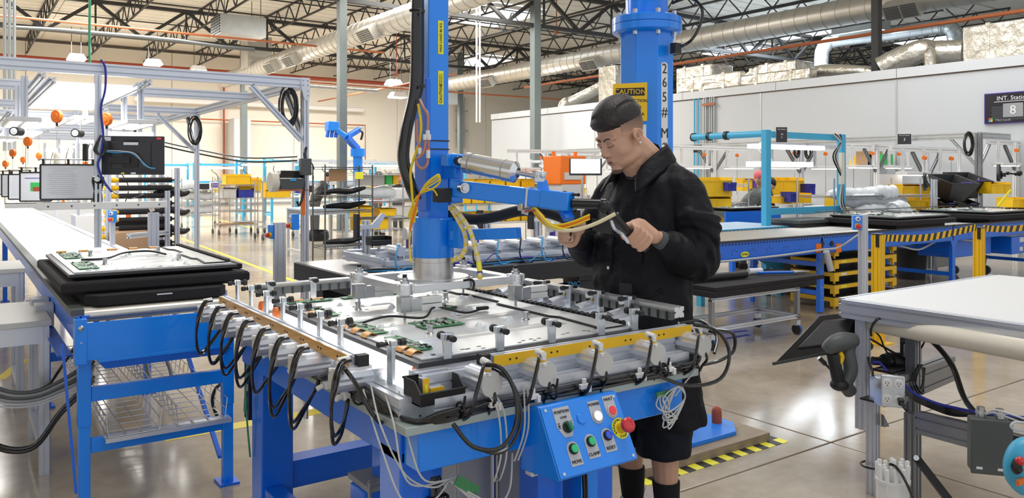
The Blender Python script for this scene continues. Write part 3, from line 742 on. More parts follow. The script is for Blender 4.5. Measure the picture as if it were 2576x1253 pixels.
# bolts, cables, hanging sensor lamp near the left leg
O('hanging_rod', M().cyl((1.12, 3.0, .835), (1.12, 3.0, .60), .009, 10), 'steel', ft)
O('hanging_rod', M().cyl((1.19, 2.15, .66), (1.19, 2.15, .02), .011, 10), 'steel', ft)
for k in range(5): O('cable_bundle', M().tube([(1.16, 2.1, .69), (1.15 + .008 * k, 2.05, .62), (1.145 + .009 * k, 2.04, .4), (1.15 + .008 * k, 2.05, .05)], .006, 6, 4), 'hose', ft)
O('cable_tie', M().torus((1.165, 2.045, .60), .03, .005, (0, 0, 1), 12, 6), 'black', ft)
O('lead_with_plug', M().tube([(1.07, 3.56, .82), (1.055, 3.57, .6), (1.06, 3.56, .45), (1.07, 3.55, .3)], .004, 6, 5).cyl((1.057, 3.568, .56), (1.055, 3.57, .50), .009, 8), 'green', ft)
for x in (1.20, 1.40): O('clamp_foot', M().bx(x, x + .1, 2.60, 2.78, .42, .44).cyl((x + .02, 2.62, .44), (x + .02, 2.62, .46), .012, 8), 'grey', ft)
O('inner_post', M().bx(1.27, 1.35, 2.64, 2.72, .44, .82), 'blue', ft)
O('cable_gland', M().cyl((1.2, 2.6, .45), (1.28, 2.6, .46), .012, 8), 'grey', ft)
lead([(1.12, 2.45, .3), (1.16, 2.5, .40), (1.2, 2.58, .455), (1.27, 2.6, .45)], .007, 'grey'); lead([(1.0, 2.4, .12), (1.08, 2.45, .3), (1.14, 2.5, .40)], .008, 'grey')
lead([(1.3, 2.5, .5), (1.38, 2.45, .48), (1.42, 2.42, .4), (1.36, 2.42, .33)], .004, 'hose')
# white control cabinet and inner parts under the table
cb = T('control_cabinet', 'light grey upright cabinet with dark door gap under the fixture table', 'cabinet', (1.5, 2.55, 0))
O('carcass', M().bx(1.40, 1.78, 2.34, 2.72, 0.02, .70), 'offwhite', cb, bev=.004)
O('door', M().bx(1.405, 1.56, 2.325, 2.339, .04, .68), 'grey_light', cb, bev=.002)
O('door', M().bx(1.575, 1.775, 2.325, 2.339, .04, .68), 'offwhite', cb, bev=.002)
O('upright', M().cyl((1.49, 2.24, .02), (1.49, 2.24, .70), .009, 10).cyl((1.505, 2.24, .02), (1.505, 2.24, .70), .005, 8), 'steel', cb)
pg = T('pressure_gauge', 'small white digital readout with yellow digits hanging under the front beam', 'gauge', (1.455, 1.95, .62))
O('body', M().bx(1.435, 1.475, 1.945, 1.98, .63, .685), 'white', pg, bev=.003)
O('display_face', M().bx(1.440, 1.470, 1.943, 1.9455, .647, .677), 'black', pg)
text('digits', '.985', .014, (1.455, 1.942, .662), (1, 0, 0), (0, 0, 1), pg, 'yellow_pale')
for d in (-.009, 0, .009): O('button', M().cyl((1.455 + d, 1.946, .638), (1.455 + d, 1.942, .638), .003, 8), 'wire_blue', pg)
# ---------------------------------------------------------------- control box with push buttons
cbx = T('control_box', 'bright blue sloping push button box bolted to the front of the fixture table', 'control box', (1.56, 1.9, .66))
x0, x1 = 1.408, 1.714
prof = [(1.965, .845), (1.965, .655), (1.785, .672), (1.775, .680), (1.876, .862), (1.885, .865)]
m = M(); m.loft([[(x, y, z) for y, z in prof] for x in (x0, x1)])
O('housing', m, 'blue_post', cbx, bev=.003)
n_ = V3((0, -(.862 - .680), -(1.876 - 1.775))); n_ = V3((0, -.182, -.101 * -1)).normalized()
up = V3((0, 1.876 - 1.775, .862 - .680)).normalized(); ri = V3((1, 0, 0)); nr = ri.cross(up).normalized()
FO = V3((x0, 1.775, .680)); FW = x1 - x0; FH = (V3((0, 1.876, .862)) - V3((0, 1.775, .680))).length
def FP(a, b, d=0): return FO + ri * (a * FW) + up * (b * FH) + nr * d
O('front_plate', M().poly([FP(0.01, 0.01, .0005), FP(.99, 0.01, .0005), FP(.99, .99, .0005), FP(0.01, .99, .0005)], .0035), 'blue_post', cbx, bev=.001)
for a, b in ((.06, .06), (.94, .06), (.94, .94), (.06, .94)):
    O('screw', M().cyl(FP(a, b, .003), FP(a, b, .0065), .0048, 12), 'zinc', cbx)
def tagplate(a, b, w_, h_, top_round=True, mm='label_grey', point=False):
    hw = w_ / 2; pts = []
    if point: loc = [(-hw, h_ / 2), (-hw, -h_ * .15), (-hw * .45, -h_ / 2), (hw * .45, -h_ / 2), (hw, -h_ * .15), (hw, h_ / 2)]
    else:
        loc = [(-hw, h_ / 2), (-hw, -h_ / 2 + hw)] + [(-math.cos(math.pi * i / 10) * hw, -h_ / 2 + hw - math.sin(math.pi * i / 10) * hw) for i in range(1, 10)] + [(hw, -h_ / 2 + hw), (hw, h_ / 2)]
        if top_round: loc = [(-x, -y) for x, y in loc]
    c = FP(a, b, .0042)
    return O('name_plate', M().poly([c + ri * x + up * y for x, y in loc], .0012), mm, cbx)
def btn(a, b, r, col, ring='black', tall=.010, lab=None):
    c0 = FP(a, b, .004); bo = O('push_button', M().lathe([(r * 1.25, 0), (r * 1.25, tall * .7), (r * 1.1, tall), (r, tall), (0, tall)], c0, 24, nr), ring, cbx, label=lab)
    O('lens', M().lathe([(r, 0), (r, tall * .9), (r * .92, tall * 1.35), (r * .5, tall * 1.5), (0, tall * 1.52)], c0, 24, nr), col, bo)
W1, H1 = .044, .070
for a, b, wd, col, ring, tr in ((.245, .30, 'MOVE', 'greenlamp', 'black', True), (.475, .34, 'CLAMP', 'greenlamp', 'black', True), (.70, .365, 'RESET', 'bluelamp', 'black', True)):
    tagplate(a, b - .01, W1, H1, True); btn(a, b + .05, .0125, col, ring, lab='%s push button' % {'greenlamp': 'green', 'bluelamp': 'blue'}[col])
    text('lettering', wd, .0135, FP(a, b - .125, .0056), ri, up, cbx)
for a, b, wd, col in ((.655, .77, 'POWER', 'glow_soft'), (.855, .80, 'FAULT', 'redlamp')):
    tagplate(a, b, W1, H1, False); btn(a, b - .06, .0145, col, 'grey_light', .007, lab={'glow_soft': 'white indicator lamp', 'redlamp': 'red indicator lamp'}[col])
    text('lettering', wd, .0125, FP(a, b + .115, .0056), ri, up, cbx)
tagplate(.24, .735, .062, .088, False, point=True)
text('lettering', 'POSITION', .0125, FP(.24, .88, .0056), ri, up, cbx); text('lettering', 'LOAD', .009, FP(.245, .80, .0056), ri, up, cbx)
for s, w_ in ((-1, ''), (1, '')):
    q = M(); c = FP(.24 + s * .075, .66, .0056)
    q.box(c, (.010, .0012, .0015), Matrix((ri, nr, up)).transposed()).box(c + up * .008, (.002, .0012, .013), Matrix((ri, nr, up)).transposed()).box(c + up * .006, (.008, .0012, .004), Matrix((ri, nr, up)).transposed()).box(c + up * .014, (.010, .0012, .0015), Matrix((ri, nr, up)).transposed())
    O('arrow_mark', q, 'ink', cbx)
c = FP(.255, .655, .004); kb = O('selector_switch', M().lathe([(.017, 0), (.017, .007), (.0145, .010), (0, .010)], c, 24, nr), 'black', cbx)
O('selector_lever', M().box(c + nr * .017, (.011, .015, .026), Matrix((ri, nr, up)).transposed() @ Matrix.Rotation(R(-12), 3, 'Y')), 'green', kb, bev=.002)
O('blank_plug', M().lathe([(.0165, 0), (.0165, .0025), (.0145, .0045), (0, .0045)], FP(.455, .725, .004), 24, nr), 'blue_post', cbx)
c = FP(.895, .47, .004); es = O('emergency_stop', M().lathe([(.032, 0), (.032, .0012), (0, .0012)], c, 32, nr), 'yellow_pale', cbx, label='round yellow emergency stop plate with red mushroom button')
O('stop_collar', M().lathe([(.0165, .001), (.0165, .022), (.014, .024), (.014, .034)], c, 24, nr), 'yellow', es)
O('mushroom_button', M().lathe([(.012, .026), (.021, .030), (.0235, .038), (.0225, .046), (.017, .051), (.009, .052), (.008, .050), (0, .0495)], c, 28, nr), 'red', es)
arc_text('lettering', 'EMERGENCY', .0095, c + nr * .0014, .0255, 205, 60, ri, up, cbx)
arc_text('lettering', 'STOP', .0095, c + nr * .0014, .0255, 250, 305, ri, up, cbx)
O('mounting_post', M().bx(1.50, 1.60, 2.0, 2.1, .02, .72), 'blue', cbx); O('rear_post', M().bx(1.66, 1.73, 1.98, 2.08, .02, .70), 'blue_post', cbx)
O('conduit', M().tube([(1.62, 1.93, .665), (1.63, 1.93, .5), (1.61, 1.95, .3), (1.6, 1.97, .05)], .006, 6, 4).tube([(1.635, 1.93, .665), (1.64, 1.93, .5), (1.635, 1.95, .3)], .005, 6, 4), 'hose', cbx)
O('connector', M().box((1.57, 1.9, .47), (.07, .04, .03)).cyl((1.52, 1.9, .49), (1.47, 1.9, .50), .009, 8).cyl((1.52, 1.9, .465), (1.47, 1.9, .46), .009, 8), 'white', cbx, bev=.003)
O('teal_lead', M().tube([(1.47, 1.9, .50), (1.43, 1.9, .50), (1.41, 1.9, .45), (1.42, 1.92, .3)], .005, 6, 5).tube([(1.47, 1.9, .46), (1.44, 1.9, .46), (1.43, 1.9, .40)], .005, 6, 5), 'cyan', cbx)
# ---------------------------------------------------------------- open black parts bin on the rail corner
bn = T('parts_bin', 'open black plastic parts bin clipped to the near corner of the fixture table', 'bin', (1.09, 1.99, .93))
bu0, bu1, bv0, bv1, bz = 1.055, 1.20, 1.955, 2.045, .905
m = M()
m.bx(bu0, bu1, bv0, bv1, bz, bz + .004)
m.poly([(bu0, bv0, bz), (bu0, bv1, bz), (bu0, bv1 + .006, bz + .065), (bu0, bv0 + .03, bz + .065), (bu0, bv0 - .006, bz + .035)], .004)
m.poly([(bu1, bv0, bz), (bu1, bv1, bz), (bu1, bv1 + .006, bz + .065), (bu1, bv0 + .03, bz + .065), (bu1, bv0 - .006, bz + .035)], -.004)
m.bx(bu0, bu1, bv1, bv1 + .004, bz, bz + .065)
O('shell', m, 'black', bn)
O('front_wall', M().poly([(bu0, bv0, bz), (bu1, bv0, bz), (bu1, bv0 - .006, bz + .036), (bu0, bv0 - .006, bz + .036)], .004), 'black', bn)
O('rim', M().bx(bu0 - .004, bu1 + .004, bv0 - .012, bv0 - .004, bz + .032, bz + .038).bx(bu0 - .004, bu1 + .004, bv1, bv1 + .009, bz + .061, bz + .067), 'black', bn, bev=.002)
for (x, y, sx, sy, sz, lb, tx) in ((1.085, 1.985, .020, .028, .068, 'tall yellow block standing in the black parts bin', 1), (1.125, 1.99, .045, .026, .036, 'short yellow block lying in the black parts bin', 0)):
    t = T('magnet_block', lb, 'block', (x, y, bz + .004))
    O('core', M().bx(x - sx / 2, x + sx / 2, y - sy / 2 + .002, y + sy / 2, bz + .004, bz + .004 + sz), 'zinc', t, bev=.001)
    O('yellow_face', M().bx(x - sx / 2, x + sx / 2, y - sy / 2, y - sy / 2 + .002, bz + .004, bz + .004 + sz), 'yellow', t)
    if tx: O('inset_strip', M().bx(x - .004, x + .004, y - sy / 2 - .0012, y - sy / 2, bz + .02, bz + .055), 'yellow_pale', t)
drop(POST, CYL)
# ================================================================ FLAT DISPLAY UNITS (back side up)
def display(name, label, u0, u1, v0, v1, z, full=True, loc=None, group=None, chip_side='left'):
    t = T(name, label, 'display', ((u0 + u1) / 2, (v0 + v1) / 2, z))
    b = M()                                            # bezel with a chamfered rim
    b.loft([[(u0 + d, v0 + d, zz), (u1 - d, v0 + d, zz), (u1 - d, v1 - d, zz), (u0 + d, v1 - d, zz)] for d, zz in ((.03, z), (.0, z + .018), (0, z + .032), (.01, z + .034))])
    O('bezel', b, 'bezel', t)
    i = .022
    O('back_plate', M().bx(u0 + i, u1 - i, v0 + i, v1 - i, z + .034, z + .040), 'panel', t, bev=.001)
    # pressed ribs in the back plate
    r = M()
    for k in range(4):
        v = v0 + (v1 - v0) * (.18 + .2 * k); r.loft([[(u0 + .12, v - .03, z + .040), (u1 - .18, v - .03, z + .040), (u1 - .18, v + .03, z + .040), (u0 + .12, v + .03, z + .040)], [(u0 + .14, v - .018, z + .0445), (u1 - .2, v - .018, z + .0445), (u1 - .2, v + .018, z + .0445), (u0 + .14, v + .018, z + .0445)]])
    O('pressed_rib', r, 'panel', t)
    random.seed(int(u0 * 100 + v0 * 10))
    for k in range(22 if full else 10):
        x = random.uniform(u0 + .1, u1 - .12); y = random.uniform(v0 + .06, v1 - .06)
        O('standoff', M().lathe([(.016, 0), (.012, .006), (.006, .014), (0, .0165)], (x, y, z + .040), 12), 'glassy', t)
    # cover strip with torn-looking stepped edge on the right side
    s = M(); e = u1 - .15; prev = v0 + .03
    seg = [(.0, 0), (.22, .02), (.25, .0), (.55, 0), (.58, .035), (.8, .035), (.83, .01), (1, .01)]
    pts = [(u1 - .05, v0 + .05, z + .046), (u1 - .05, v1 - .05, z + .046)] + [(e + b_, v0 + .05 + (v1 - v0 - .1) * a_, z + .046) for a_, b_ in reversed(seg)]
    s.poly(pts, .002); O('cover_strip', s, 'panel', t)
    s = M(); s.poly([(x - .008 if k > 1 else x + .006, y, zz - .0035) for k, (x, y, zz) in enumerate(pts)], .002); O('strip_edge', s, 'black', t)
    tr = M(); tr.bx(u1 - .045, u1 - .025, v0 + .06, v1 - .04, z + .034, z + .055)
    for k in range(int((v1 - v0) / .035)): tr.bx(u1 - .05, u1 - .02, v0 + .07 + k * .034, v0 + .076 + k * .034, z + .034, z + .057)
    O('cable_channel', tr, 'black', t)
    # slots
    h = M()
    for k in range(34): x = random.uniform(u0 + .05, u1 - .06); y = random.choice((random.uniform(v0 + .03, v0 + .07), random.uniform(v0 + .1, v1 - .05))); h.bx(x, x + .014, y, y + .006, z + .0395, z + .0408)
    O('slot_holes', h, 'ink', t)
    # driver boards with copper flex along the left and far edges
    def board(cx, cy, lx, ly, chips=26):
        o = O('circuit_board', M().bx(cx - lx / 2, cx + lx / 2, cy - ly / 2, cy + ly / 2, z + .043, z + .046), 'pcb', t)
        c = M(); d = M()
        for k in range(chips):
            x = random.uniform(-.46, .46) * lx; y = random.uniform(-.47, .47) * ly; a = random.uniform(.002, .007); b_ = random.uniform(.002, .009)
            (c if k % 3 else d).bx(cx + x - a, cx + x + a, cy + y - b_, cy + y + b_, z + .046, z + .046 + random.uniform(.002, .006))
        O('white_component', c, 'offwhite', o); O('black_component', d, 'black', o)
    def flex(cx, cy, w_, l_, along_u=True):
        m = M(); k = 7; rr = []
        for i_ in range(k):
            a = i_ / (k - 1); zz = z + .036 + .014 * math.sin(a * math.pi)
            rr.append([(cx + (a - .5) * l_, cy - w_ / 2, zz), (cx + (a - .5) * l_, cy + w_ / 2, zz), (cx + (a - .5) * l_, cy + w_ / 2, zz + .0015), (cx + (a - .5) * l_, cy - w_ / 2, zz + .0015)] if along_u else
                      [(cx - w_ / 2, cy + (a - .5) * l_, zz), (cx + w_ / 2, cy + (a - .5) * l_, zz), (cx + w_ / 2, cy + (a - .5) * l_, zz + .0015), (cx - w_ / 2, cy + (a - .5) * l_, zz + .0015)])
        O('flex_cable', m.loft(rr), 'copper_flex', t)
    L = v1 - v0; Wd = u1 - u0
    if full:
        for c_ in (.16, .40, .72): board(u0 + .085, v0 + L * c_ + .02, .055, .24)
        for c_ in (.08, .13, .19, .33, .40, .47, .64, .72, .80): flex(u0 + .042, v0 + L * c_, .045, .05)
        for c_ in (.15, .42, .66): board(u0 + Wd * c_, v1 - .07, .20, .05, 16)
        for c_ in (.1, .2, .4, .6, .7): flex(u0 + Wd * c_, v1 - .035, .05, .05, False)
        board(u0 + .36 * Wd, v0 + .36 * L, .17, .13, 60); board(u0 + .60 * Wd, v0 + .62 * L, .05, .17, 20)
        O('lvds_cable', M().tube([(u0 + .10, v0 + .48 * L, z + .045), (u0 + .2, v0 + .46 * L, z + .065), (u0 + .32, v0 + .42 * L, z + .055), (u0 + .4, v0 + .46 * L, z + .08), (u0 + .52, v0 + .44 * L, z + .05), (u0 + .62, v0 + .47 * L, z + .05)], .0045, 8, 5), 'black', t)
        O('cable_plug', M().box((u0 + .63, v0 + .472 * L, z + .052), (.05, .02, .014)), 'black', t, bev=.002)
    else:
        board(u0 + .1, v0 + .25 * L, .09, .3 * L, 40); board(u0 + .1, v0 + .75 * L, .09, .3 * L, 40)
        for c_ in (.1, .25, .45, .6, .75): flex(u0 + Wd * c_, v1 - .035, .05, .05, False)
        O('lvds_cable', M().tube([(u0 + .12, v0 + .5 * L, z + .045), (u0 + .3 * Wd, v0 + .45 * L, z + .05), (u0 + .45 * Wd, v0 + .6 * L, z + .06), (u0 + .62 * Wd, v0 + .62 * L, z + .06), (u0 + .7 * Wd, v0 + .5 * L, z + .05)], .006, 8, 5), 'black', t)
    for a_, b_ in ((.25, .26), (.25, .72), (.72, .28), (.72, .74)):
        x = u0 + Wd * a_; y = v0 + L * b_
        O('mount_boss', M().lathe([(.017, 0), (.014, .004), (.010, .006), (.010, .022), (.0125, .024), (.0125, .030), (0, .030)], (x, y, z + .040), 14), 'steel', t)
    return t
display('display_panel', 'large flat display lying face down on the fixture table, circuit boards showing', 1.13, 2.05, 2.10, 3.42, .955)
# ================================================================ LIFT ASSIST (tall blue post with vacuum frame)
la = T('lift_assist', 'tall blue lifting post with silver cylinder arm and aluminium gripper frame above the display', 'lift', (1.66, 2.94, 1.0))
cx, cy = 1.655, 2.945
O('post', M().bx(cx - .048, cx + .048, cy - .048, cy + .048, 1.36, 2.72), 'blue_post', la, bev=.004)
O('lower_post_web', M().bx(cx - .062, cx - .04, cy - .052, cy + .05, 1.40, 1.95).bx(cx + .048, cx + .07, cy - .035, cy + .035, 1.42, 1.62), 'blue', la, bev=.003)
O('sleeve', M().lathe([(.0, 1.205), (.087, 1.205), (.0875, 1.21), (.0875, 1.365), (.085, 1.368), (.085, 1.372), (.0, 1.372)], (cx, cy, 0), 40), 'blue_post', la)
O('steel_spigot', M().lathe([(.0, 1.12), (.086, 1.12), (.086, 1.185), (.085, 1.186), (.086, 1.187), (.086, 1.206), (0, 1.206)], (cx, cy, 0), 40), 'brushed', la)
O('jib_arm', M().bx(cx - .06, 3.42, cy - .05, cy + .05, 2.66, 2.78), 'blue_post', la)
O('jib_link', M().bx(3.32, 3.42, cy - .05, 3.46, 2.66, 2.78), 'blue_post', la)
for z in (1.655, 1.69): O('cable_tie', M().bx(cx - .0505, cx + .0505, cy - .0505, cy + .0505, z, z + .005), 'black', la)
# labels on the post front (front face looks to -v)
for z0, z1, s in ((2.055, 2.195, 'MAX LOAD 86 KG'), (1.845, 1.985, 'CAUTION')):
    O('yellow_label', M().bx(cx - .004, cx + .022, cy - .0495, cy - .048, z0, z1), 'yellow_pale', la)
    text('lettering', s, .015 if s[0] == 'M' else .018, (cx + .009, cy - .0505, (z0 + z1) / 2 - (.025 if s[0] == 'C' else 0)), (0, 0, 1), (-1, 0, 0), la)
for k in range(2): text('lettering', 'KEEP HANDS CLEAR OF', .005, (cx + .004 + .009 * k, cy - .0505, 1.945), (0, 0, 1), (-1, 0, 0), la)
# frame
fz0, fz1 = 1.095, 1.125
def slab(pts, z0=fz0, z1=fz1): return M().poly([(x, y, z0) for x, y in pts], z1 - z0)
fu0, fu1, fv0, fv1 = 1.40, 1.94, 2.72, 3.16
O('frame_bar', M().bx(fu0, fu1, fv0, fv0 + .05, fz0, fz1), 'alu_mill', la, bev=.002)
O('frame_bar', M().bx(fu0, fu1, fv1 - .05, fv1, fz0, fz1), 'alu_mill', la, bev=.002)
O('frame_bar', M().bx(fu0, fu0 + .05, fv0 + .05, fv1 - .05, fz0, fz1), 'alu_mill', la, bev=.002)
O('frame_bar', M().bx(fu1 - .05, fu1, fv0 + .05, fv1 - .05, fz0, fz1), 'alu_mill', la, bev=.002)
O('centre_plate', M().lathe([(0, fz0 + .002), (.15, fz0 + .002), (.15, fz1 - .001), (0, fz1 - .001)], (cx, cy, 0), 32), 'alu_mill', la)
for s in (-1, 1): O('web_plate', M().box((cx, cy + s * .13, 1.11), (.16, .12, .024)), 'alu_mill', la)
for (x, y, sx, sy) in ((fu0 + .01, fv0 + .01, -1, -1), (fu1 - .01, fv0 + .01, 1, -1), (fu0 + .01, fv1 - .01, -1, 1), (fu1 - .01, fv1 - .01, 1, 1)):
    cb_ = O('corner_block', M().cyl((x, y, fz0 - .004), (x, y, fz1 + .006), .032, 20).box((x + sx * .0, y, fz1 - .005), (.06, .05, .03)), 'alu_mill', la, bev=.002)
    O('gripper_body', M().box((x, y, 1.055), (.05, .045, .06)).box((x + .04, y - .012, 1.052), (.05, .03, .05)), 'steel', cb_, bev=.002)
    g = M().box((x + .105, y - .01, 1.066), (.09, .035, .024)).box((x + .105, y - .01, 1.038), (.09, .035, .024))
    O('slide_block', g, 'white', cb_, bev=.002)
    O('plunger', M().lathe([(.005, .985), (.005, 1.03), (.009, 1.035), (.009, 1.06)], (x, y, 0), 12), 'steel', la)
    O('knurled_knob', M().lathe([(0, fz1), (.018, fz1), (.018, fz1 + .02), (.012, fz1 + .022), (.012, fz1 + .032), (0, fz1 + .032)], (x, y, 0), 16), 'steel', la)
    O('knob_tip', M().lathe([(.009, fz1 + .032), (.009, fz1 + .044), (0, fz1 + .044)], (x, y, 0), 12), 'black', la)
O('sensor_cable', M().tube([(cx + .01, fv0 - .004, 1.128), (cx + .045, fv0 - .01, 1.128), (cx + .055, fv0 - .012, 1.11), (cx + .05, fv0 - .008, 1.085)], .005, 8, 5), 'black', la)
# arm to the worker: line in space from pivot beside the post toward the handles
A0 = Pd(1160, 476, 3.22); A1 = Pd(1437, 508, 3.0); dA = (A1 - A0).normalized()
O('lift_arm', M().ext([(-.03, -.034), (.03, -.034), (.03, .034), (-.03, .034)], A0 - dA * .03, A1 - dA * .10), 'blue_post', la, bev=.006)
O('arm_tip_sleeve', M().ext([(-.034, -.036), (.034, -.036), (.034, .036), (-.034, .036)], A1 - dA * .12, A1), 'blue_post', la, bev=.006)
O('pivot_bracket', M().bx(cx + .048, cx + .115, cy - .055, cy - .040, 1.43, 1.60).bx(cx + .048, cx + .115, cy + .04, cy + .055, 1.43, 1.60).box(Pd(1136, 420, 3.30), (.03, .1, .10)), 'blue_post', la, bev=.004)
pv = Pd(1168, 473, 3.17); nv = V3((-.3, -1, 0)).normalized()
O('pivot_bolt', M().cyl(pv + V3((0, .02, 0)), pv + nv * .012, .021, 20).cyl(pv + nv * .012, pv + nv * .022, .013, 6), 'steel', la)
B0 = Pd(1150, 405, 3.25); B1 = Pd(1290, 432, 3.12); dB = (B1 - B0).normalized()
O('cylinder_lug', M().cyl(B0 - dB * .03, B0 + dB * .04, .03, 12).box(B0 - dB * .02, (.09, .05, .05)), 'blue_post', la, bev=.004)
O('lug_bolt', M().cyl(B0 + V3((0, .02, 0)), B0 + nv * .05, .019, 16), 'black', la); O('lug_bolt', M().cyl(B0 + nv * .05, B0 + nv * .056, .012, 16), 'steel', la)
c0 = B0 + dB * .035
O('silver_cylinder', M().lathe([(0, 0), (.030, 0), (.043, .012), (.043, .036), (.0415, .038), (.0415, .195), (.043, .197), (.043, .24), (.02, .255), (0, .255)], c0, 32, dB), 'polished', la, ang=20)
for s_ in (.036, .195): O('cylinder_band', M().cyl(c0 + dB * s_, c0 + dB * (s_ + .004), .0436, 32), 'grey', la)
O('piston_rod', M().cyl(c0 + dB * .24, c0 + dB * .345, .010, 12), 'steel', la)
C1 = Pd(1362, 442, 3.06)
O('rod_clevis', M().ext([(-.014, -.024), (.014, -.024), (.014, .024), (-.014, .024)], c0 + dB * .33, C1 + V3((.02, 0, -.01))).cyl(C1 + nv * -.02, C1 + nv * .022, .009, 12), 'zinc', la, bev=.004)
w_ = PV(0, 0, 3) ; q1 = Pd(1352, 452, 3.06); q2 = Pd(1376, 452, 3.06); q3 = Pd(1385, 492, 3.04); q4 = Pd(1352, 492, 3.04)
O('arm_lug', M().poly([q1, q2, q3, q4], .03), 'blue_post', la, bev=.002)
O('white_tie', M().ext([(-.038, -.040), (.038, -.040), (.038, .040), (-.038, .040)], A0.lerp(A1, .64), A0.lerp(A1, .65)), 'white', la)
# stub arm and its flange on the sleeve
s0 = Pd(1138, 592, 3.29); s1 = Pd(1305, 586, 3.12)
O('stub_arm', M().ext([(-.022, -.022), (.022, -.022), (.022, .022), (-.022, .022)], s0, s1), 'blue_post', la, bev=.004)
O('stub_flange', M().box(Pd(1148, 590, 3.27), (.03, .09, .11)), 'blue_post', la, bev=.006)
O('black_box', M().box(Pd(1112, 491, 3.20), (.062, .05, .058)), 'black', la, bev=.003)
# corrugated hoses
def corr(pts, r, name='corrugated_hose', par=la, n=14, pitch=.0075, mm='rubber'):
    P = crom(pts, 14); L = 0; rings = []; x = None; out = []
    acc = [0]
    for i in range(1, len(P)): acc.append(acc[-1] + (P[i] - P[i - 1]).length)
    N = int(acc[-1] / pitch * 2); j = 0
    Q = []
    for k in range(N + 1):
        s = acc[-1] * k / N
        while j < len(acc) - 2 and acc[j + 1] < s: j += 1
        t = (s - acc[j]) / max(acc[j + 1] - acc[j], 1e-9); Q.append(P[j].lerp(P[j + 1], t))
    for i, p in enumerate(Q):
        d = (Q[min(i + 1, N)] - Q[max(i - 1, 0)]).normalized()
        if x is None: x = d.orthogonal().normalized()
        else: x = (x - d * x.dot(d)).normalized()
        y = d.cross(x); rr = r * (1 if i % 2 else .90)
        rings.append([p + x * (math.cos(2 * math.pi * a / n) * rr) + y * (math.sin(2 * math.pi * a / n) * rr) for a in range(n)])
    return O(name, M().loft(rings), mm, par, ang=80)
corr([Pd(1050, -40, 3.25), Pd(1048, 60, 3.25), Pd(1047, 180, 3.24), Pd(1040, 250, 3.23), Pd(1022, 330, 3.22), Pd(1015, 400, 3.2), Pd(1030, 460, 3.19), Pd(1046, 500, 3.22)], .0255, pitch=.009, mm='hose')
corr([Pd(1128, 540, 3.38), Pd(1190, 552, 3.34), Pd(1250, 544, 3.28), Pd(1310, 530, 3.22), Pd(1370, 533, 3.16), Pd(1420, 548, 3.1)], .0235)
O('second_hose', M().tube([Pd(1061, -40, 3.27), Pd(1062, 100, 3.27), Pd(1060, 215, 3.27), Pd(1052, 250, 3.25)], .009, 8, 6), 'rubber', la)
for y in (27, 215): O('cable_tie', M().torus(Pd(1049, y, 3.25), .029, .004, (0, 0, 1), 16, 6).box(Pd(1062, y + 2, 3.2), (.016, .016, .012)), 'black', la)
# coiled yellow cable and red air lines
def wire(pts, r, m, nm='cable'): return O(nm, M().tube(pts, r, 8, 7), m, la)
def PL(*a): return [Pd(x, y, d) for x, y, d in a]
wire(PL((1052, 262, 3.2), (1059, 310, 3.18), (1056, 350, 3.18), (1046, 385, 3.17), (1033, 430, 3.17), (1036, 480, 3.17), (1042, 560, 3.17)), .0055, 'yellow_cable')
for k, (dx, dy, s) in enumerate(((0, 0, 1), (4, 6, .85), (-2, 3, .93), (6, 12, .7))):
    wire(PL((1056, 488, 3.13), (1072, 462 + dy, 3.1), (1092 * 1 + dx, 445 + dy, 3.08), (1105 * 1 + dx * .3, 440 + dy, 3.08), (1104, 462, 3.09), (1085, 476, 3.1), (1056, 488, 3.12), (1040, 510, 3.13), (1030 + dx, 545 - dy, 3.13), (1040 + dx, 550 - dy, 3.14), (1050, 520, 3.14)), .0034, 'yellow_cable')
wire(PL((1056, 488, 3.12), (1043, 520, 3.12), (1033, 560, 3.12), (1030, 620, 3.12), (1034, 660, 3.1)), .004, 'yellow_cable')
wire(PL((1056, 486, 3.11), (1048, 515, 3.11), (1040, 545, 3.11), (1032, 580, 3.11)), .004, 'orange')
wire(PL((1100, 492, 3.12), (1090, 478, 3.11), (1070, 476, 3.11), (1056, 486, 3.11)), .003, 'yellow_cable')
wire(PL((1056, 250, 3.2), (1064, 268, 3.18), (1076, 290, 3.17), (1076, 330, 3.17)), .0055, 'clear_hose', 'air_line')
wire(PL((1071, 345, 3.16), (1068, 375, 3.15), (1058, 392, 3.15), (1046, 400, 3.15)), .0055, 'clear_hose', 'air_line')
wire(PL((1078, 345, 3.16), (1078, 372, 3.16)), .0055, 'clear_hose', 'air_line')
wire(PL((1077, 395, 3.16), (1074, 415, 3.15), (1062, 424, 3.15), (1050, 415, 3.15), (1046, 402, 3.15)), .0055, 'clear_hose', 'air_line')
wire(PL((1049, 300, 3.18), (1050, 350, 3.17), (1056, 370, 3.17)), .005, 'clear_hose', 'air_line')
f = M()
for p, q in (((1076, 328), (1076, 346)), ((1069, 338), (1069, 352)), ((1079, 338), (1079, 352)), ((1077, 378), (1077, 398)), ((1056, 372), (1056, 388))): f.cyl(Pd(*p, 3.155), Pd(*q, 3.155), .0085, 12)
O('push_fitting', f, 'white', la); O('fitting_collar', M().cyl(Pd(1077, 373, 3.155), Pd(1077, 379, 3.155), .008, 12).cyl(Pd(1056, 369, 3.155), Pd(1056, 373, 3.155), .007, 12), 'orange', la)
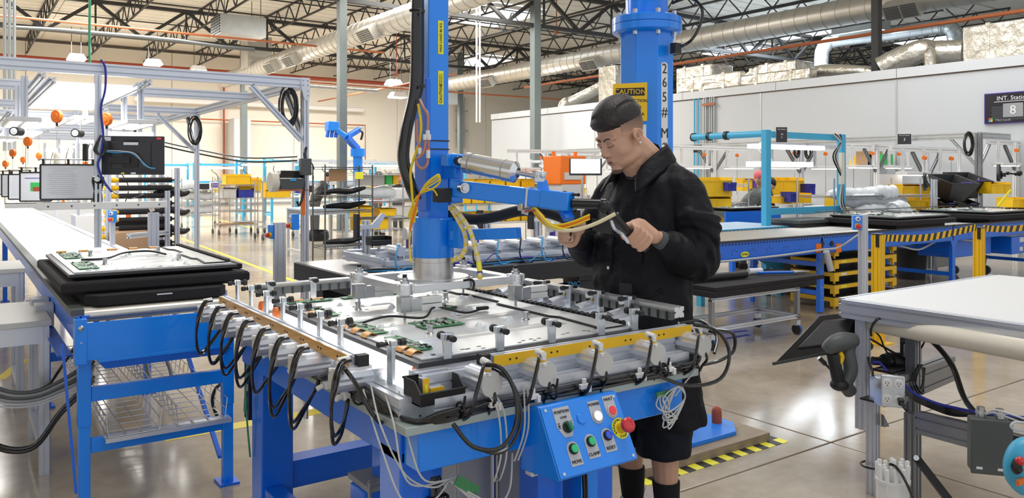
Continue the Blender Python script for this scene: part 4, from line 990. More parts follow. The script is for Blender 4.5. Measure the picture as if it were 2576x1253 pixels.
# striped wrapped hoses curling down to the frame
for P in (PL((1132, 520, 3.25), (1150, 550, 3.22), (1168, 585, 3.2), (1172, 620, 3.18), (1160, 645, 3.18), (1140, 655, 3.2)), PL((1135, 518, 3.25), (1160, 545, 3.2), (1182, 580, 3.16), (1196, 625, 3.14), (1206, 668, 3.12), (1207, 700, 3.1))):
    wire(P, .0095, 'tape_hose', 'wrapped_hose'); C = crom(P, 10); st = M()
    for i in range(3, len(C) - 1, 5): st.cyl(C[i], C[i] + (C[i + 1] - C[i]).normalized() * .008, .0103, 10)
    O('yellow_wrap', st, 'yellow_cable', la)
wire(PL((1204, 660, 3.12), (1207, 682, 3.11)), .0105, 'yellow_pale', 'hose_end'); wire(PL((1207, 682, 3.11), (1207, 692, 3.11)), .0108, 'navy', 'hose_end')
# vacuum handle cluster held by the worker
H0 = Pd(1440, 512, 3.0); H1 = Pd(1512, 514, 2.98)
O('damper_tube', M().cyl(H0, H1, .019, 20).cyl(H1, H1 + (H1 - H0).normalized() * .02, .026, 16), 'black_gloss', la)
O('swivel_joint', M().ball(Pd(1520, 520, 2.97), .026, 14, 10).cyl(Pd(1520, 520, 2.97), Pd(1545, 545, 2.96), .006, 8), 'black', la)
O('top_knob', M().ball(Pd(1420, 489, 3.0), .014, 12, 8).cyl(Pd(1420, 489, 3.0), Pd(1452, 490, 3.0), .005, 8).ball(Pd(1455, 490, 3.0), .007), 'black', la)
hA = Pd(1545, 545, 3.0); hB = Pd(1578, 583, 3.04); hC = Pd(1626, 626, 3.08)
O('right_handle', M().cyl(Pd(1530, 530, 2.98), hB, .018, 16).cyl(hB, hC, .016, 16), 'black', la)
O('brake_lever', M().tube([Pd(1538, 556, 2.93), Pd(1544, 572, 2.92), Pd(1556, 584, 2.96), Pd(1566, 590, 2.98), Pd(1580, 610, 3.0)], .006, 8, 6), 'alu', la)
hL = Pd(1432, 560, 3.0)
O('left_handle', M().cyl(Pd(1440, 520, 3.1), Pd(1425, 600, 3.26), .019, 16).box(Pd(1440, 545, 3.12), (.05, .04, .05)), 'black', la)
O('blue_link', M().ext([(-.02, -.012), (.02, -.012), (.02, .012), (-.02, .012)], Pd(1412, 515, 3.03), Pd(1432, 552, 2.98)), 'blue', la)
O('valve_cluster', M().box(Pd(1320, 520, 3.08), (.05, .03, .03)).cyl(Pd(1312, 530, 3.08), Pd(1330, 535, 3.08), .012, 8), 'steel', la, bev=.003)
O('black_guard', M().poly([Pd(1488, 548, 2.99), Pd(1545, 560, 2.97), Pd(1535, 590, 2.97), Pd(1490, 580, 2.99)], .004), 'black', la)
for k, (dy) in enumerate((0, 5, 10)):
    wire(PL((1338, 525, 3.05), (1362, 548 + dy, 3.02), (1395, 566 + dy, 2.98), (1440, 558 + dy, 2.96), (1484, 540 + dy, 2.95)), .004, ('yellow_cable', 'orange', 'yellow_cable')[k])
wire(PL((1345, 522, 3.05), (1375, 560, 3.0), (1405, 578, 2.96), (1450, 578, 2.94), (1500, 562, 2.93), (1548, 538, 2.93)), .0075, 'tape_hose', 'wrapped_hose')
wire(PL((1345, 522, 3.05), (1360, 540, 3.0), (1385, 566, 2.97), (1420, 578, 2.95)), .006, 'yellow_cable')
wire(PL((1320, 532, 3.05), (1350, 530, 3.03), (1370, 545, 3.0)), .004, 'brick')
# ================================================================ PEOPLE
def cap_(m, a, b, r1, r2=None, sq=None):
    a = V3(a); b = V3(b); r2 = r1 if r2 is None else r2
    m.ball(a, r1, 12, 8); m.ball(b, r2, 12, 8)
    if (b - a).length > 1e-5: m.cyl(a, b, r1, 12, r2)
def remesh(o, vox, it=6, fac=.5, disp=None):
    r = o.modifiers.new('remesh', 'REMESH'); r.mode = 'VOXEL'; r.voxel_size = vox; r.use_smooth_shade = True
    s = o.modifiers.new('smooth', 'SMOOTH'); s.iterations = it; s.factor = fac
    if disp:
        t = bpy.data.textures.new('folds', 'CLOUDS'); t.noise_scale = disp[1]; t.noise_depth = 1
        d = o.modifiers.new('folds', 'DISPLACE'); d.texture = t; d.strength = disp[0]; d.mid_level = .5; d.texture_coords = 'LOCAL'
def BF(base, yaw):                                     # body frame: (forward, left, up) -> place; yaw = heading of 'forward' in the plan
    f = V3((math.cos(yaw), math.sin(yaw), 0)); l = V3((-math.sin(yaw), math.cos(yaw), 0)); b = V3((base[0], base[1], 0))
    return lambda a, c, z: b + f * a + l * c + V3((0, 0, z))
def mapm(m, fn):
    m.v = [tuple(fn(V3(p))) for p in m.v]; return m
def head_mesh(hf):
    """hf maps head-local (forward, left, up) vectors to place"""
    m = M()
    m.ball((-.012, 0, .045), (.098, .078, .096), 24, 16)
    m.ball((.030, 0, -.025), (.066, .068, .085), 20, 12)
    m.ball((.020, 0, -.075), (.066, .064, .040), 20, 12)
    m.ball((.066, 0, -.100), (.022, .027, .021), 14, 8)
    for s in (-1, 1):
        m.ball((.046, s * .038, -.032), (.036, .029, .033), 14, 8)
        m.ball((.072, s * .030, .024), (.017, .028, .012), 12, 8)
        m.ball((.080, s * .031, .002), (.0135, .0165, .0115), 14, 10)
        m.ball((.100, s * .012, -.036), (.012, .008, .008), 10, 8)
        m.ball((-.010, s * .080, -.004), (.017, .007, .028), 12, 10, Matrix.Rotation(R(-12), 3, 'Y') @ Matrix.Rotation(R(s * 14), 3, 'Z'))
        m.torus((-.012, s * .086, .002), .020, .0042, (0.15, s * 1, .1), 16, 6)
        m.ball((-.002, s * .084, -.030), (.009, .005, .009), 8, 6)
        m.ball((.0, s * .045, -.07), (.04, .02, .03), 12, 8)
    m.loft([[(a + r * math.cos(t) * .8, r * math.sin(t), u) for t in [2 * math.pi * k / 10 for k in range(10)]] for a, u, r in ((.078, .026, .008), (.090, .006, .0085), (.101, -.016, .011), (.106, -.030, .0145), (.096, -.040, .012))])
    m.ball((.107, 0, -.030), (.0115, .0125, .0105), 12, 8)
    m.ball((.085, 0, -.060), (.0125, .024, .0065), 14, 8); m.ball((.083, 0, -.0715), (.0125, .021, .0075), 14, 8)
    m.ball((.078, 0, -.066), (.016, .032, .018), 14, 8)
    cap_(m, (-.036, 0, -.05), (-.10, 0, -.19), .064, .078); cap_(m, (.0, 0, -.085), (-.06, 0, -.19), .052, .068)
    return mapm(m, hf)
def fist(m, c, a, p, q, r, s=1.0, thumb=1, wrist=None):
    """closed hand round a bar: c centre, a bar axis, p palm side, q side over which the fingers close"""
    a = a.normalized(); p = (p - a * p.dot(a)).normalized(); q = (q - a * q.dot(a) - p * q.dot(p)).normalized()
    def at(t, th, rr): return c + a * t + (p * math.cos(R(th)) + q * math.sin(R(th))) * rr
    for i, (L, rr) in enumerate(((195, .0098), (210, .0106), (205, .0102), (180, .0088))):
        t = (i - 1.5) * .0215 * s
        path = [at(t, 10, r + .022), at(t * 1.02, 62, r + .024), at(t, 115, r + .0125), at(t, 160, r + .0105), at(t, L + 10, r + .0095)]
        C = crom(path, 3)
        for k in range(len(C) - 1):
            u = k / (len(C) - 1); cap_(m, C[k], C[k + 1], rr * s * (1.08 - .22 * u), rr * s * (1.06 - .22 * u))
        m.ball(at(t * 1.02, 60, r + .027), rr * 1.12 * s, 10, 8)
    pc = at(0, 20, r + .026)
    for i in range(4):
        t = (i - 1.5) * .02 * s; cap_(m, at(t, 45, r + .022), at(t * .6, -25, r + .05), .014 * s, .018 * s)
    tb = [at(-.035 * thumb, -28, r + .034), at(-.052 * thumb, -62, r + .020), at(-.046 * thumb, -105, r + .012), at(-.040 * thumb, -140, r + .010)]
    C = crom(tb, 3)
    for k in range(len(C) - 1):
        u = k / (len(C) - 1); cap_(m, C[k], C[k + 1], (.0145 - .004 * u) * s, (.0142 - .004 * u) * s)
    if wrist is not None:
        e = at(0, -10, r + .05); cap_(m, e, wrist, .026 * s, .026 * s); cap_(m, e + a * .014, wrist + a * .008, .021 * s, .023 * s); cap_(m, e - a * .014, wrist - a * .008, .021 * s, .023 * s)
def ring(f0, w_, d_, z, n=28, yaw=0, sq=2.3):
    out = []
    for k in range(n):
        t = 2 * math.pi * k / n; c = math.cos(t); s_ = math.sin(t)
        out.append((f0 + d_ * math.copysign(abs(c) ** (2 / sq), c), w_ * math.copysign(abs(s_) ** (2 / sq), s_), z))
    return out
# ---------------------------------------------------------------- the worker at the lift assist
PW = (2.455, 2.49)
B = BF(PW, math.pi)
wk = T('person', 'man in a long black work coat and black shorts gripping the lift handles', 'person', (PW[0], PW[1], 0))
toB = lambda p: B(p.x, p.y, p.z)
HP = R(25)                                              # head pitched down, turned slightly
HC = V3((.150, .0, 1.712)); hrot = Matrix.Rotation(R(-1), 3, 'Z') @ Matrix.Rotation(HP, 3, 'Y')
HS = 1.10
hf = lambda p: toB(HC + hrot @ (V3((p.x * HS, p.y * HS, p.z * HS))))
body = head_mesh(hf)
lim = M()
cap_(lim, (-.03, 0, 1.56), (-.02, 0, 1.35), .085, .10); cap_(lim, (-.02, 0, 1.35), (0, 0, 1.0), .12, .12)
for s in (-1, 1):
    cap_(lim, (0, 0, 1.42), (0, s * .17, 1.44), .06, .05)
cap_(lim, (0, .19, 1.44), (-.02, .27, 1.20), .05, .042); cap_(lim, (-.02, .27, 1.20), (.20, .278, 1.302), .042, .028)
cap_(lim, (0, -.19, 1.44), (.08, -.27, 1.20), .05, .042); cap_(lim, (.08, -.27, 1.20), (.27, -.15, 1.275), .042, .028)
for s in (-1, 1):
    cap_(lim, (0, 0, 1.0), (0, s * .1, .93), .11, .1); cap_(lim, (0, s * .1, .92), (.015, s * .105, .50), .095, .062)
    cap_(lim, (.015, s * .105, .50), (-.005, s * .105, .36), .060, .060); cap_(lim, (-.005, s * .105, .36), (-.02, s * .105, .10), .060, .038)
    cap_(lim, (-.02, s * .105, .10), (.10, s * .115, .045), .035, .03)
mapm(lim, toB); body.add(lim.v, lim.f)
# left hand (nearer) on the black handle; right hand on the far handle
gc = Pd(1600, 602, 3.06); ga = (hC - hB)
fist(body, gc, ga, Pd(1655, 590, 3.12) - gc, Pd(1600, 602, 2.9) - gc, .015, 1.12, 1, B(.235, .276, 1.312))
rc = Pd(1428, 588, 3.235); ra = V3((0, 0, 1))
fist(body, rc, Pd(1425, 600, 3.26) - Pd(1440, 520, 3.1), B(.27, -.15, 1.275) - rc, Pd(1400, 590, 3.2) - rc, .017, 1.08, -1, B(.29, -.14, 1.28))
bo = O('body', body, 'skin', wk); remesh(bo, .0042, 5, .5)
# coat
m = M()
R_ = []
for z, f0, w_, d_ in ((1.65, -.035, .075, .045), (1.615, -.035, .105, .07), (1.575, -.035, .165, .100), (1.52, -.02, .215, .128), (1.45, -.002, .228, .142), (1.36, .01, .232, .152), (1.24, .022, .230, .168), (1.12, .03, .226, .178), (1.0, .03, .228, .180), (.88, .02, .234, .182), (.74, .0, .242, .182), (.60, -.02, .250, .176), (.50, -.035, .255, .172)):
    R_.append(ring(f0, w_, d_, z))
m.loft(R_[::-1])
def arm(pts, rs, k=4):
    C = crom(pts, k); n = len(C) - 1
    for i in range(n):
        a = i / n * (len(rs) - 1); j = min(int(a), len(rs) - 2); r1 = rs[j] + (rs[j + 1] - rs[j]) * (a - j)
        a2 = (i + 1) / n * (len(rs) - 1); j2 = min(int(a2), len(rs) - 2); r2 = rs[j2] + (rs[j2 + 1] - rs[j2]) * (a2 - j2)
        cap_(m, C[i], C[i + 1], r1, r2)
arm([(-.03, .13, 1.515), (-.02, .195, 1.475), (-.02, .255, 1.35), (-.025, .275, 1.215), (.06, .285, 1.222), (.155, .281, 1.275)], [.080, .086, .088, .092, .078, .052])
arm([(-.02, -.13, 1.515), (.0, -.195, 1.475), (.05, -.255, 1.34), (.085, -.27, 1.215), (.17, -.22, 1.235), (.245, -.165, 1.265)], [.080, .084, .084, .086, .070, .050])
# fold ridges in the sleeves and across the belly
random.seed(5)
for k in range(7):
    t = k / 6; c = V3((-.025 + .0, .275, 1.38)).lerp(V3((.02, .282, 1.20)), t)
    m.torus(c, .083 + .006 * (k % 2), .011, (.25 + .8 * t, .2 * random.uniform(-1, 1), -1 + .6 * t), 18, 6)
for k in range(5):
    c = V3((.05 + .025 * k, .284, 1.22 + .013 * k)); m.torus(c, .082 - .006 * k, .010, (1, random.uniform(-.3, .3), .4), 18, 6)
for k in range(6):
    z = 1.30 - .065 * k; m.tube([ (.155 + .006 * k, -.12, z + .05), (.185 + .004 * k, .0, z), (.165, .12, z - .03), (.08, .215, z + .0)], .012, 6, 4)
coat = O('work_coat', mapm(m, toB), 'cloth', wk); remesh(coat, .0075, 5, .5, (.022, .09))
# coat details
def cd(name, mm, mt, bev=0): return O(name, mapm(mm, toB), mt, wk, bev)
def onfront(l, z, out=.0):                             # point on the coat's front at sideways l and height z
    f0, w_, d_ = .025, .23, .176 if z < 1.3 else .16
    if z > 1.36: d_ = .15 - (z - 1.36) * .35; f0 = .012 - (z - 1.36) * .2
    q = min(.98, abs(l) / w_); return V3((f0 + d_ * (1 - q ** 2.3) ** (1 / 2.3) + out, l, z))
pk = M(); pk.tube([onfront(0.0, z, .002) for z in (1.50, 1.44, 1.38, 1.3, 1.2, 1.1, 1.0, .9, .8, .7)], .005, 6, 3); cd('placket', pk, 'cloth')
for z in (1.385, 1.16, 1.05, .93): p = onfront(-.012, z, .010); cd('snap_button', M().torus(p, .0055, .0018, (1, 0, 0), 14, 6).cyl(p, p + V3((.001, 0, 0)), .003, 8), 'white')
cd('chest_pocket', M().loft([[onfront(l, zz, .008) for l in (.05, .07, .09, .11, .13, .15)] + [onfront(l, zz, .0) for l in (.15, .13, .11, .09, .07, .05)] for zz in (1.19, 1.30)]).loft([[onfront(l, zz - l * .12, o_) for l in (.045, .08, .12, .155)] + [onfront(l, zz - l * .12, 0) for l in (.155, .12, .08, .045)] for zz, o_ in ((1.30, .012), (1.325, .012))]), 'cloth')
cd('name_patch', M().loft([[onfront(l, zz, .012) for l in (.055, .075, .095, .115)] + [onfront(l, zz, .006) for l in (.115, .095, .075, .055)] for zz in (1.055, 1.105)]), 'rubber')
cd('pocket_welt', M().tube([onfront(.10, 1.065, .006), onfront(.14, 1.055, .008), onfront(.18, 1.06, .008), onfront(.21, 1.085, .006)], .007, 6, 4), 'cloth')
# collar: two leaves standing round the neck and folded over
def collar(s):
    m = M(); P = []
    path = [(-.080, 0), (-.070, .055), (-.032, .088), (.025, .097), (.08, .086), (.13, .060)]
    top = [1.695, 1.692, 1.68, 1.655, 1.615, 1.565]; n = len(path); rings = []
    for i, ((f, l), z) in enumerate(zip(path, top)):
        nx = V3((f + .02, l * s, 0)).normalized(); e = i / (n - 1); sp = .036 + .048 * e; dr = .050 + .075 * e; P = V3((f, l * s, z))
        if i == n - 1: nx = (nx + V3((.2, s * .6, 0))).normalized()
        rings.append([P + V3((0, 0, -.055)) - nx * .003, P - nx * .003, P + V3((0, 0, .004)) + nx * .004, P + nx * sp - V3((0, 0, dr)), P + nx * (sp - .001) - V3((0, 0, dr + .005)), P + nx * .006 - V3((0, 0, .008)), P + V3((0, 0, -.055)) + nx * .002])
    m.loft(rings); return m
for s in (-1, 1): c = cd('collar', collar(s), 'cloth'); sd = c.modifiers.new('sub', 'SUBSURF'); sd.levels = sd.render_levels = 1
cd('shirt_neck', M().loft([ring(.0, .088, .098, 1.52, 20), ring(.01, .082, .092, 1.572, 20), ring(.005, .076, .085, 1.585, 20)]), 'black')
cd('shirt_collar', M().tube([(-.07, .03, 1.675), (-.04, .074, 1.66), (.02, .088, 1.63), (.08, .080, 1.58)], .008, 6, 5), 'cream')
cd('knit_cuff', M().lathe([(.030, -.005), (.038, 0), (.037, .03), (.034, .065), (.028, .068)], (.152, .281, 1.273), 24, V3((.07, -.003, .034))), 'knit')
cd('knit_cuff', M().lathe([(.030, -.005), (.038, 0), (.036, .03), (.030, .04)], (.24, -.168, 1.262), 24, V3((.05, .03, .02))), 'knit')
cu = M(); dd = V3((.07, -.003, .034)).normalized()
for k in range(9): cu.torus(V3((.155, .281, 1.2745)) + dd * (.006 * k + .004), .0372 - .0004 * k, .0022, dd, 20, 5)
cd('cuff_rib', cu, 'grey_dark')
# shorts, socks, shoes
m = M(); m.loft([ring(.005, .17, .13, 1.0), ring(.0, .185, .14, .85), ring(0, .20, .14, .74)])
for s in (-1, 1): m.loft([[(a, b + s * .108, z) for a, b, z in ring(.0, w_, d_, z, 24, sq=2.1)] for z, w_, d_ in ((.90, .09, .12), (.75, .108, .13), (.6, .108, .125), (.47, .112, .122), (.375, .112, .118))])
sh = cd('shorts', m, 'cloth_navy'); remesh(sh, .009, 4, .5, (.02, .08))
for s in (-1, 1):
    st = cd('sock', M().loft([[(a, b + s * .105, z) for a, b, z in ring(f0, w_, w_ * 1.05, z, 20, sq=2)] for z, f0, w_ in ((.255, -.012, .056), (.25, -.012, .0575), (.18, -.016, .053), (.10, -.02, .045), (.05, -.015, .045))]), 'sock')
    q = M(); q.loft([[(a, b + s * .11, z) for a, b, z in ring(f0, w_, d_, z, 24, sq=2.4)] for z, f0, w_, d_ in ((.002, .055, .048, .148), (.028, .055, .05, .15), (.055, .048, .048, .138), (.085, .0, .042, .075), (.12, -.025, .040, .052), (.15, -.03, .045, .054), (.152, -.03, .038, .046))])
    so = cd('shoe', q, 'bezel'); 
    O('sole', mapm(M().loft([[(a, b + s * .11, z) for a, b, z in ring(.055, .052, .153, z, 24, sq=2.4)] for z in (0, .024)]), toB), 'rubber', so)
cd('sock_mark', M().tube([(-.06, .14, .22), (-.045, .148, .205), (-.02, .156, .222)], .003, 6, 4), 'white')
# face details
def hd(name, mm, mt): return O(name, mapm(mm, hf), mt, wk)
hair = M()
hair.ball((-.014, 0, .078), (.106, .0825, .070), 28, 16)
hair.ball((.046, 0, .084), (.050, .068, .038), 24, 14); hair.ball((.060, 0, .074), (.036, .064, .024), 24, 12)
hair.ball((-.01, 0, .112), (.080, .064, .042), 24, 12)
for k in range(16):
    l = -.058 + .116 * k / 15; P = [(f, l * (1 - .15 * abs(f) / .1), .078 + .078 * math.sqrt(max(0, 1 - (l / .084) ** 2 - ((f + .012) / .110) ** 2))) for f in (-.085, -.05, -.01, .03, .06, .08)]
    hair.tube(P, .0052, 6, 4)
ho = hd('hair', hair, 'hair'); remesh(ho, .0032, 2, .5)
fm_ = MT['fade']; nt = fm_.node_tree
fd = M(); rings = []
for i in range(9):
    u = -.045 + .125 * i / 8; rr = []
    q = math.sqrt(max(0, 1 - ((u - .045) / .0985) ** 2))
    for k in range(25):
        lo = 58 if u > .02 else 88 + (0 if u > -.01 else 22)
        t = R(lo + (360 - 2 * lo) * k / 24); rr.append((-.012 + math.cos(t) * .1005 * q, math.sin(t) * .0805 * q, u))
    rings.append(rr)
fd.loft(rings, cap=False, closed=False); fo = hd('faded_sides', fd, 'fade')
# fade colour runs from stubble at the top to skin at the nape: a real haircut colour, by height on the head
tcz = nt.nodes.new('ShaderNodeTexCoord'); sx = nt.nodes.new('ShaderNodeSeparateXYZ'); nt.links.new(tcz.outputs['Object'], sx.inputs[0])
mr = nt.nodes.new('ShaderNodeMapRange'); zc = toB(HC).z; mr.inputs[1].default_value = zc + .0; mr.inputs[2].default_value = zc + .10
nt.links.new(sx.outputs['Z'], mr.inputs[0]); rp = nt.nodes.new('ShaderNodeValToRGB'); rp.color_ramp.elements[0].color = (.58, .335, .23, 1); rp.color_ramp.elements[1].color = (.02, .015, .012, 1)
e = rp.color_ramp.elements.new(.5); e.color = (.26, .16, .12, 1)
nt.links.new(mr.outputs[0], rp.inputs[0]); nt.links.new(rp.outputs[0], nt.nodes['Principled BSDF'].inputs['Base Color'])
for s in (-1, 1):
    hd('eyebrow', M().tube([(.0945, s * .010, .020), (.0935, s * .022, .0265), (.087, s * .036, .026), (.074, s * .050, .018)], .0028, 6, 4, rf=lambda t: 1.1 - .6 * t), 'hair')
    hd('eyelashes', M().tube([(.0925, s * .018, -.0035), (.0945, s * .028, -.0065), (.0915, s * .038, -.0045), (.084, s * .047, .0)], .0010, 6, 4), 'hair')
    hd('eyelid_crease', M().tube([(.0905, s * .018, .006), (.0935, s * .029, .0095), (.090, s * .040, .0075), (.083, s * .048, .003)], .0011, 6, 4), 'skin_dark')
    hd('nostril', M().ball((.1035, s * .0085, -.0435), (.005, .003, .0022), 8, 6), 'ink')
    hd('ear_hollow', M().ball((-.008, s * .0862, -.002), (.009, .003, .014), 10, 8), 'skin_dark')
hd('lips', M().tube([(.079, -.024, -.0665), (.092, -.011, -.0625), (.0955, 0, -.0640), (.092, .011, -.0625), (.079, .024, -.0665)], .0042, 6, 4, rf=lambda t: .3 + .8 * math.sin(math.pi * t)).tube([(.080, -.021, -.069), (.0915, -.010, -.0735), (.0935, 0, -.0745), (.0915, .010, -.0735), (.080, .021, -.069)], .0048, 6, 4, rf=lambda t: .3 + .8 * math.sin(math.pi * t)), 'lips')
hd('mouth_line', M().tube([(.079, -.025, -.0675), (.0955, -.010, -.068), (.0975, 0, -.0688), (.0955, .010, -.068), (.079, .025, -.0675)], .0011, 6, 4), 'ink')
hd('chin_beard', M().ball((.070, 0, -.110), (.0215, .026, .0145), 14, 8), 'fade2' if 'fade2' in MT else 'skin_dark')
hd('earring', M().ball((-.002, .0925, -.030), .0042, 10, 8), 'glassy')
# ---------------------------------------------------------------- simple background figures (same construction, coarser)
def bystander(name, label, base, yaw, top='grey_dark', legs='grey_dark', lean=0., hat=None, hgt=1.72, arms=((.32, .18, 1.05), (.32, -.18, 1.05)), hairc='hair', skinm='skin', group=None):
    B2 = BF(base, yaw); t = T('person', label, 'person', (base[0], base[1], 0)); k = hgt / 1.75
    h0 = .9 * k; cl, sl = math.cos(lean), math.sin(lean)
    def q(p): p = V3(p); dz = p.z - h0; return B2(p.x, p.y, p.z) if dz < 0 else B2(p.x * cl + dz * sl, p.y, h0 - p.x * sl + dz * cl)
    arms = [(a[0] * cl - (a[2] - .9) * sl, a[1], .9 + a[0] * sl + (a[2] - .9) * cl) for a in arms]
    m = M(); hz = 1.62 * k
    m.ball((.05, 0, hz + .02), (.095, .075, .115), 14, 10); cap_(m, (.03, 0, hz - .08), (0, 0, 1.42 * k), .05, .055); m.ball((.14, 0, hz - .005), (.018, .012, .018), 8, 6)
    for s in (-1, 1): m.ball((.045, s * .078, hz), (.014, .008, .028), 8, 6)
    cap_(m, (0, 0, 1.4 * k), (0, 0, 1.0 * k), .08, .1)
    for s, a in zip((1, -1), arms):
        a = V3((a[0], a[1], a[2] * k)); e = V3((.02 + a.x * .35, s * .24, (1.12 * k + a.z) / 2)); cap_(m, (0, s * .16, 1.38 * k), e, .04, .035); cap_(m, e, a, .033, .026)
        cap_(m, a, a + V3((.05, -s * .01, -.01)), .03, .024)
        for j in range(4): cap_(m, a + V3((.05, -s * .01 + (j - 1.5) * .016, -.01)), a + V3((.11, -s * .012 + (j - 1.5) * .018, -.035)), .009, .007)
        cap_(m, a + V3((.02, -s * .03, 0)), a + V3((.06, -s * .05, -.015)), .010, .008)
    for s in (-1, 1): cap_(m, (0, s * .09, .95 * k), (.01, s * .1, .5 * k), .07, .05); cap_(m, (.01, s * .1, .5 * k), (-.01, s * .1, .09), .05, .035)
    b = O('body', mapm(m, q), skinm, t); remesh(b, .012, 3, .5)
    m = M(); m.loft([ring(f0, w_, d_, z * k, 20) for z, f0, w_, d_ in ((.86, 0, .175, .125), (1.0, 0, .18, .13), (1.2, 0, .19, .14), (1.36, 0, .195, .125), (1.43, 0, .14, .09), (1.47, 0, .08, .07))])
    for s, a in zip((1, -1), arms):
        a = V3((a[0], a[1], a[2] * k)); e = V3((.02 + a.x * .35, s * .24, (1.12 * k + a.z) / 2)); cap_(m, (0, s * .15, 1.37 * k), e, .062, .055); cap_(m, e, e.lerp(a, .85), .055, .042)
    c = O('jacket', mapm(m, q), top, t); remesh(c, .014, 3, .5, (.02, .1))
    m = M(); m.loft([ring(0, .17, .12, .96 * k, 18), ring(0, .175, .125, .8 * k, 18)])
    for s in (-1, 1): m.loft([[(a, b_ + s * .09, z) for a, b_, z in ring(0, w_, w_ * 1.1, z, 16)] for z, w_ in ((.86 * k, .085), (.5 * k, .07), (.08, .058))])
    c = O('trousers', mapm(m, q), legs, t); remesh(c, .014, 3)
    for s in (-1, 1): O('shoe', mapm(M().loft([[(a, b_ + s * .1, z) for a, b_, z in ring(.05, .045, .135, z, 14)] for z in (.0, .05)] + []).loft([[(a, b_ + s * .1, z) for a, b_, z in ring(.0, .042, .08, z, 14)] for z in (.05, .09)]), q), 'black', t)
    if hat: O('knit_cap', mapm(M().ball((.04, 0, hz + .065), (.108, .088, .095), 16, 10), q), hat, t)
    else: O('hair', mapm(M().ball((.03, 0, hz + .055), (.104, .083, .092), 16, 10), q), hairc, t)
    for s in (-1, 1): O('eye', mapm(M().ball((.135, s * .03, hz + .025), .008, 8, 6), q), 'ink', t)
    return t
# ================================================================ LEFT CONVEYOR LINE
CU0, CU1, CV = .46, 1.14, 4.05
lc = T('conveyor', 'long blue framed conveyor running away at the left, rollers at its near end', 'conveyor', (.8, 8, 0))
for u, s in ((CU0, 1), (CU1, -1)):
    m = M(); m.bx(u - .006, u + .006, CV, 24, .775, .915).bx(min(u, u + s * .04), max(u, u + s * .04), CV, 24, .775, .782).bx(min(u, u + s * .04), max(u, u + s * .04), CV, 24, .905, .912)
    O('side_channel', m, 'blue', lc)
    O('top_guard', M().bx(u - .035, u + .02, CV + .02, 5.9, .912, .94).bx(u - .03, u + .02, 5.92, 24, .912, .935) if s > 0 else M().bx(u - .02, u + .035, CV + .25, 5.9, .912, .94).bx(u - .02, u + .03, 5.92, 24, .912, .935), 'grey_dark' if s > 0 else 'alu', lc)
h = M()
for k in range(46): h.cyl((CU0 - .0065, CV + .12 + .09 * k, .885), (CU0 - .0075, CV + .12 + .09 * k, .885), .009, 6)
O('axle_holes', h, 'ink', lc, kind='stuff')
for k in range(9): O('roller', M().cyl((CU0 + .02, CV + .055 + k * .076, .905), (CU1 - .02, CV + .055 + k * .076, .905), .03, 20), 'roller', lc)
v = 5.45
for i, L in enumerate((.9, 1.5, 2.2, 3, 3, 4, 4)):
    O('belt_bed', M().bx(CU0 + .025, CU1 - .025, v + .01, v + L - .01, .86, .925), 'belt_top', lc, bev=.004); v += L
ep = O('end_panel', M().bx(.475, 1.10, CV - .035, CV - .03, .715, .885).bx(.53, 1.10, CV - .035, CV + .03, .70, .716), 'blue_post', lc, bev=.002)
O('lower_lip', M().poly([(.53, CV - .03, .70), (1.12, CV - .03, .70), (1.10, CV - .015, .665), (.56, CV - .015, .665)], .003), 'blue', lc)
O('corner_post', M().bx(.435, .485, CV - .04, CV + .02, .70, .905), 'blue_post', lc, bev=.003)
O('corner_bolt', M().lathe([(.012, 0), (.012, .004), (.006, .010), (0, .011)], (.46, CV - .04, .865), 14, (0, -1, 0)), 'steel', lc); O('corner_bolt', M().cyl((.46, CV - .04, .80), (.46, CV - .043, .80), .004, 8), 'steel', lc)
for (u, v) in ((.455, CV + .03), (1.095, CV + .03), (.47, 6.1), (1.09, 6.1), (.47, 8.6), (1.09, 8.6), (.47, 11.5), (1.09, 11.5), (.47, 15), (1.09, 15)):
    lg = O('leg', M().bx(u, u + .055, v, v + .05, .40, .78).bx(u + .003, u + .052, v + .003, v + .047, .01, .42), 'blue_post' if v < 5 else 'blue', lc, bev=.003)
    O('foot', M().bx(u - .02, u + .075, v - .03, v + .09, 0, .012).cyl((u + .03, v - .01, .012), (u + .03, v - .01, .03), .009, 6), 'blue', lg)
for z in (.34, .575): O('cross_bar', M().bx(.51, 1.10, CV + .035, CV + .07, z - .065, z), 'blue_post', lc, bev=.003)
for v in (6.12, 8.62): O('cross_bar', M().bx(.5, 1.10, v, v + .03, .30, .36), 'blue', lc)
O('side_flange', M().bx(CU0 - .07, CU0 - .01, CV + .2, CV + 2.2, .70, .706), 'blue', lc)
O('diagonal_brace', M().bar((.45, CV + .05, .10), (.40, CV + .10, .78), .012), 'blue', lc); O('diagonal_brace', M().bar((1.10, CV + .1, .12), (1.10, CV + 1.2, .74), .02), 'blue', lc)
for a_ in (5.35, 5.08): O('motor_box', M().bx(CU0 - .10, CU0 - .01, a_, a_ + .13, .71, .83), 'grey_light', lc, bev=.004)
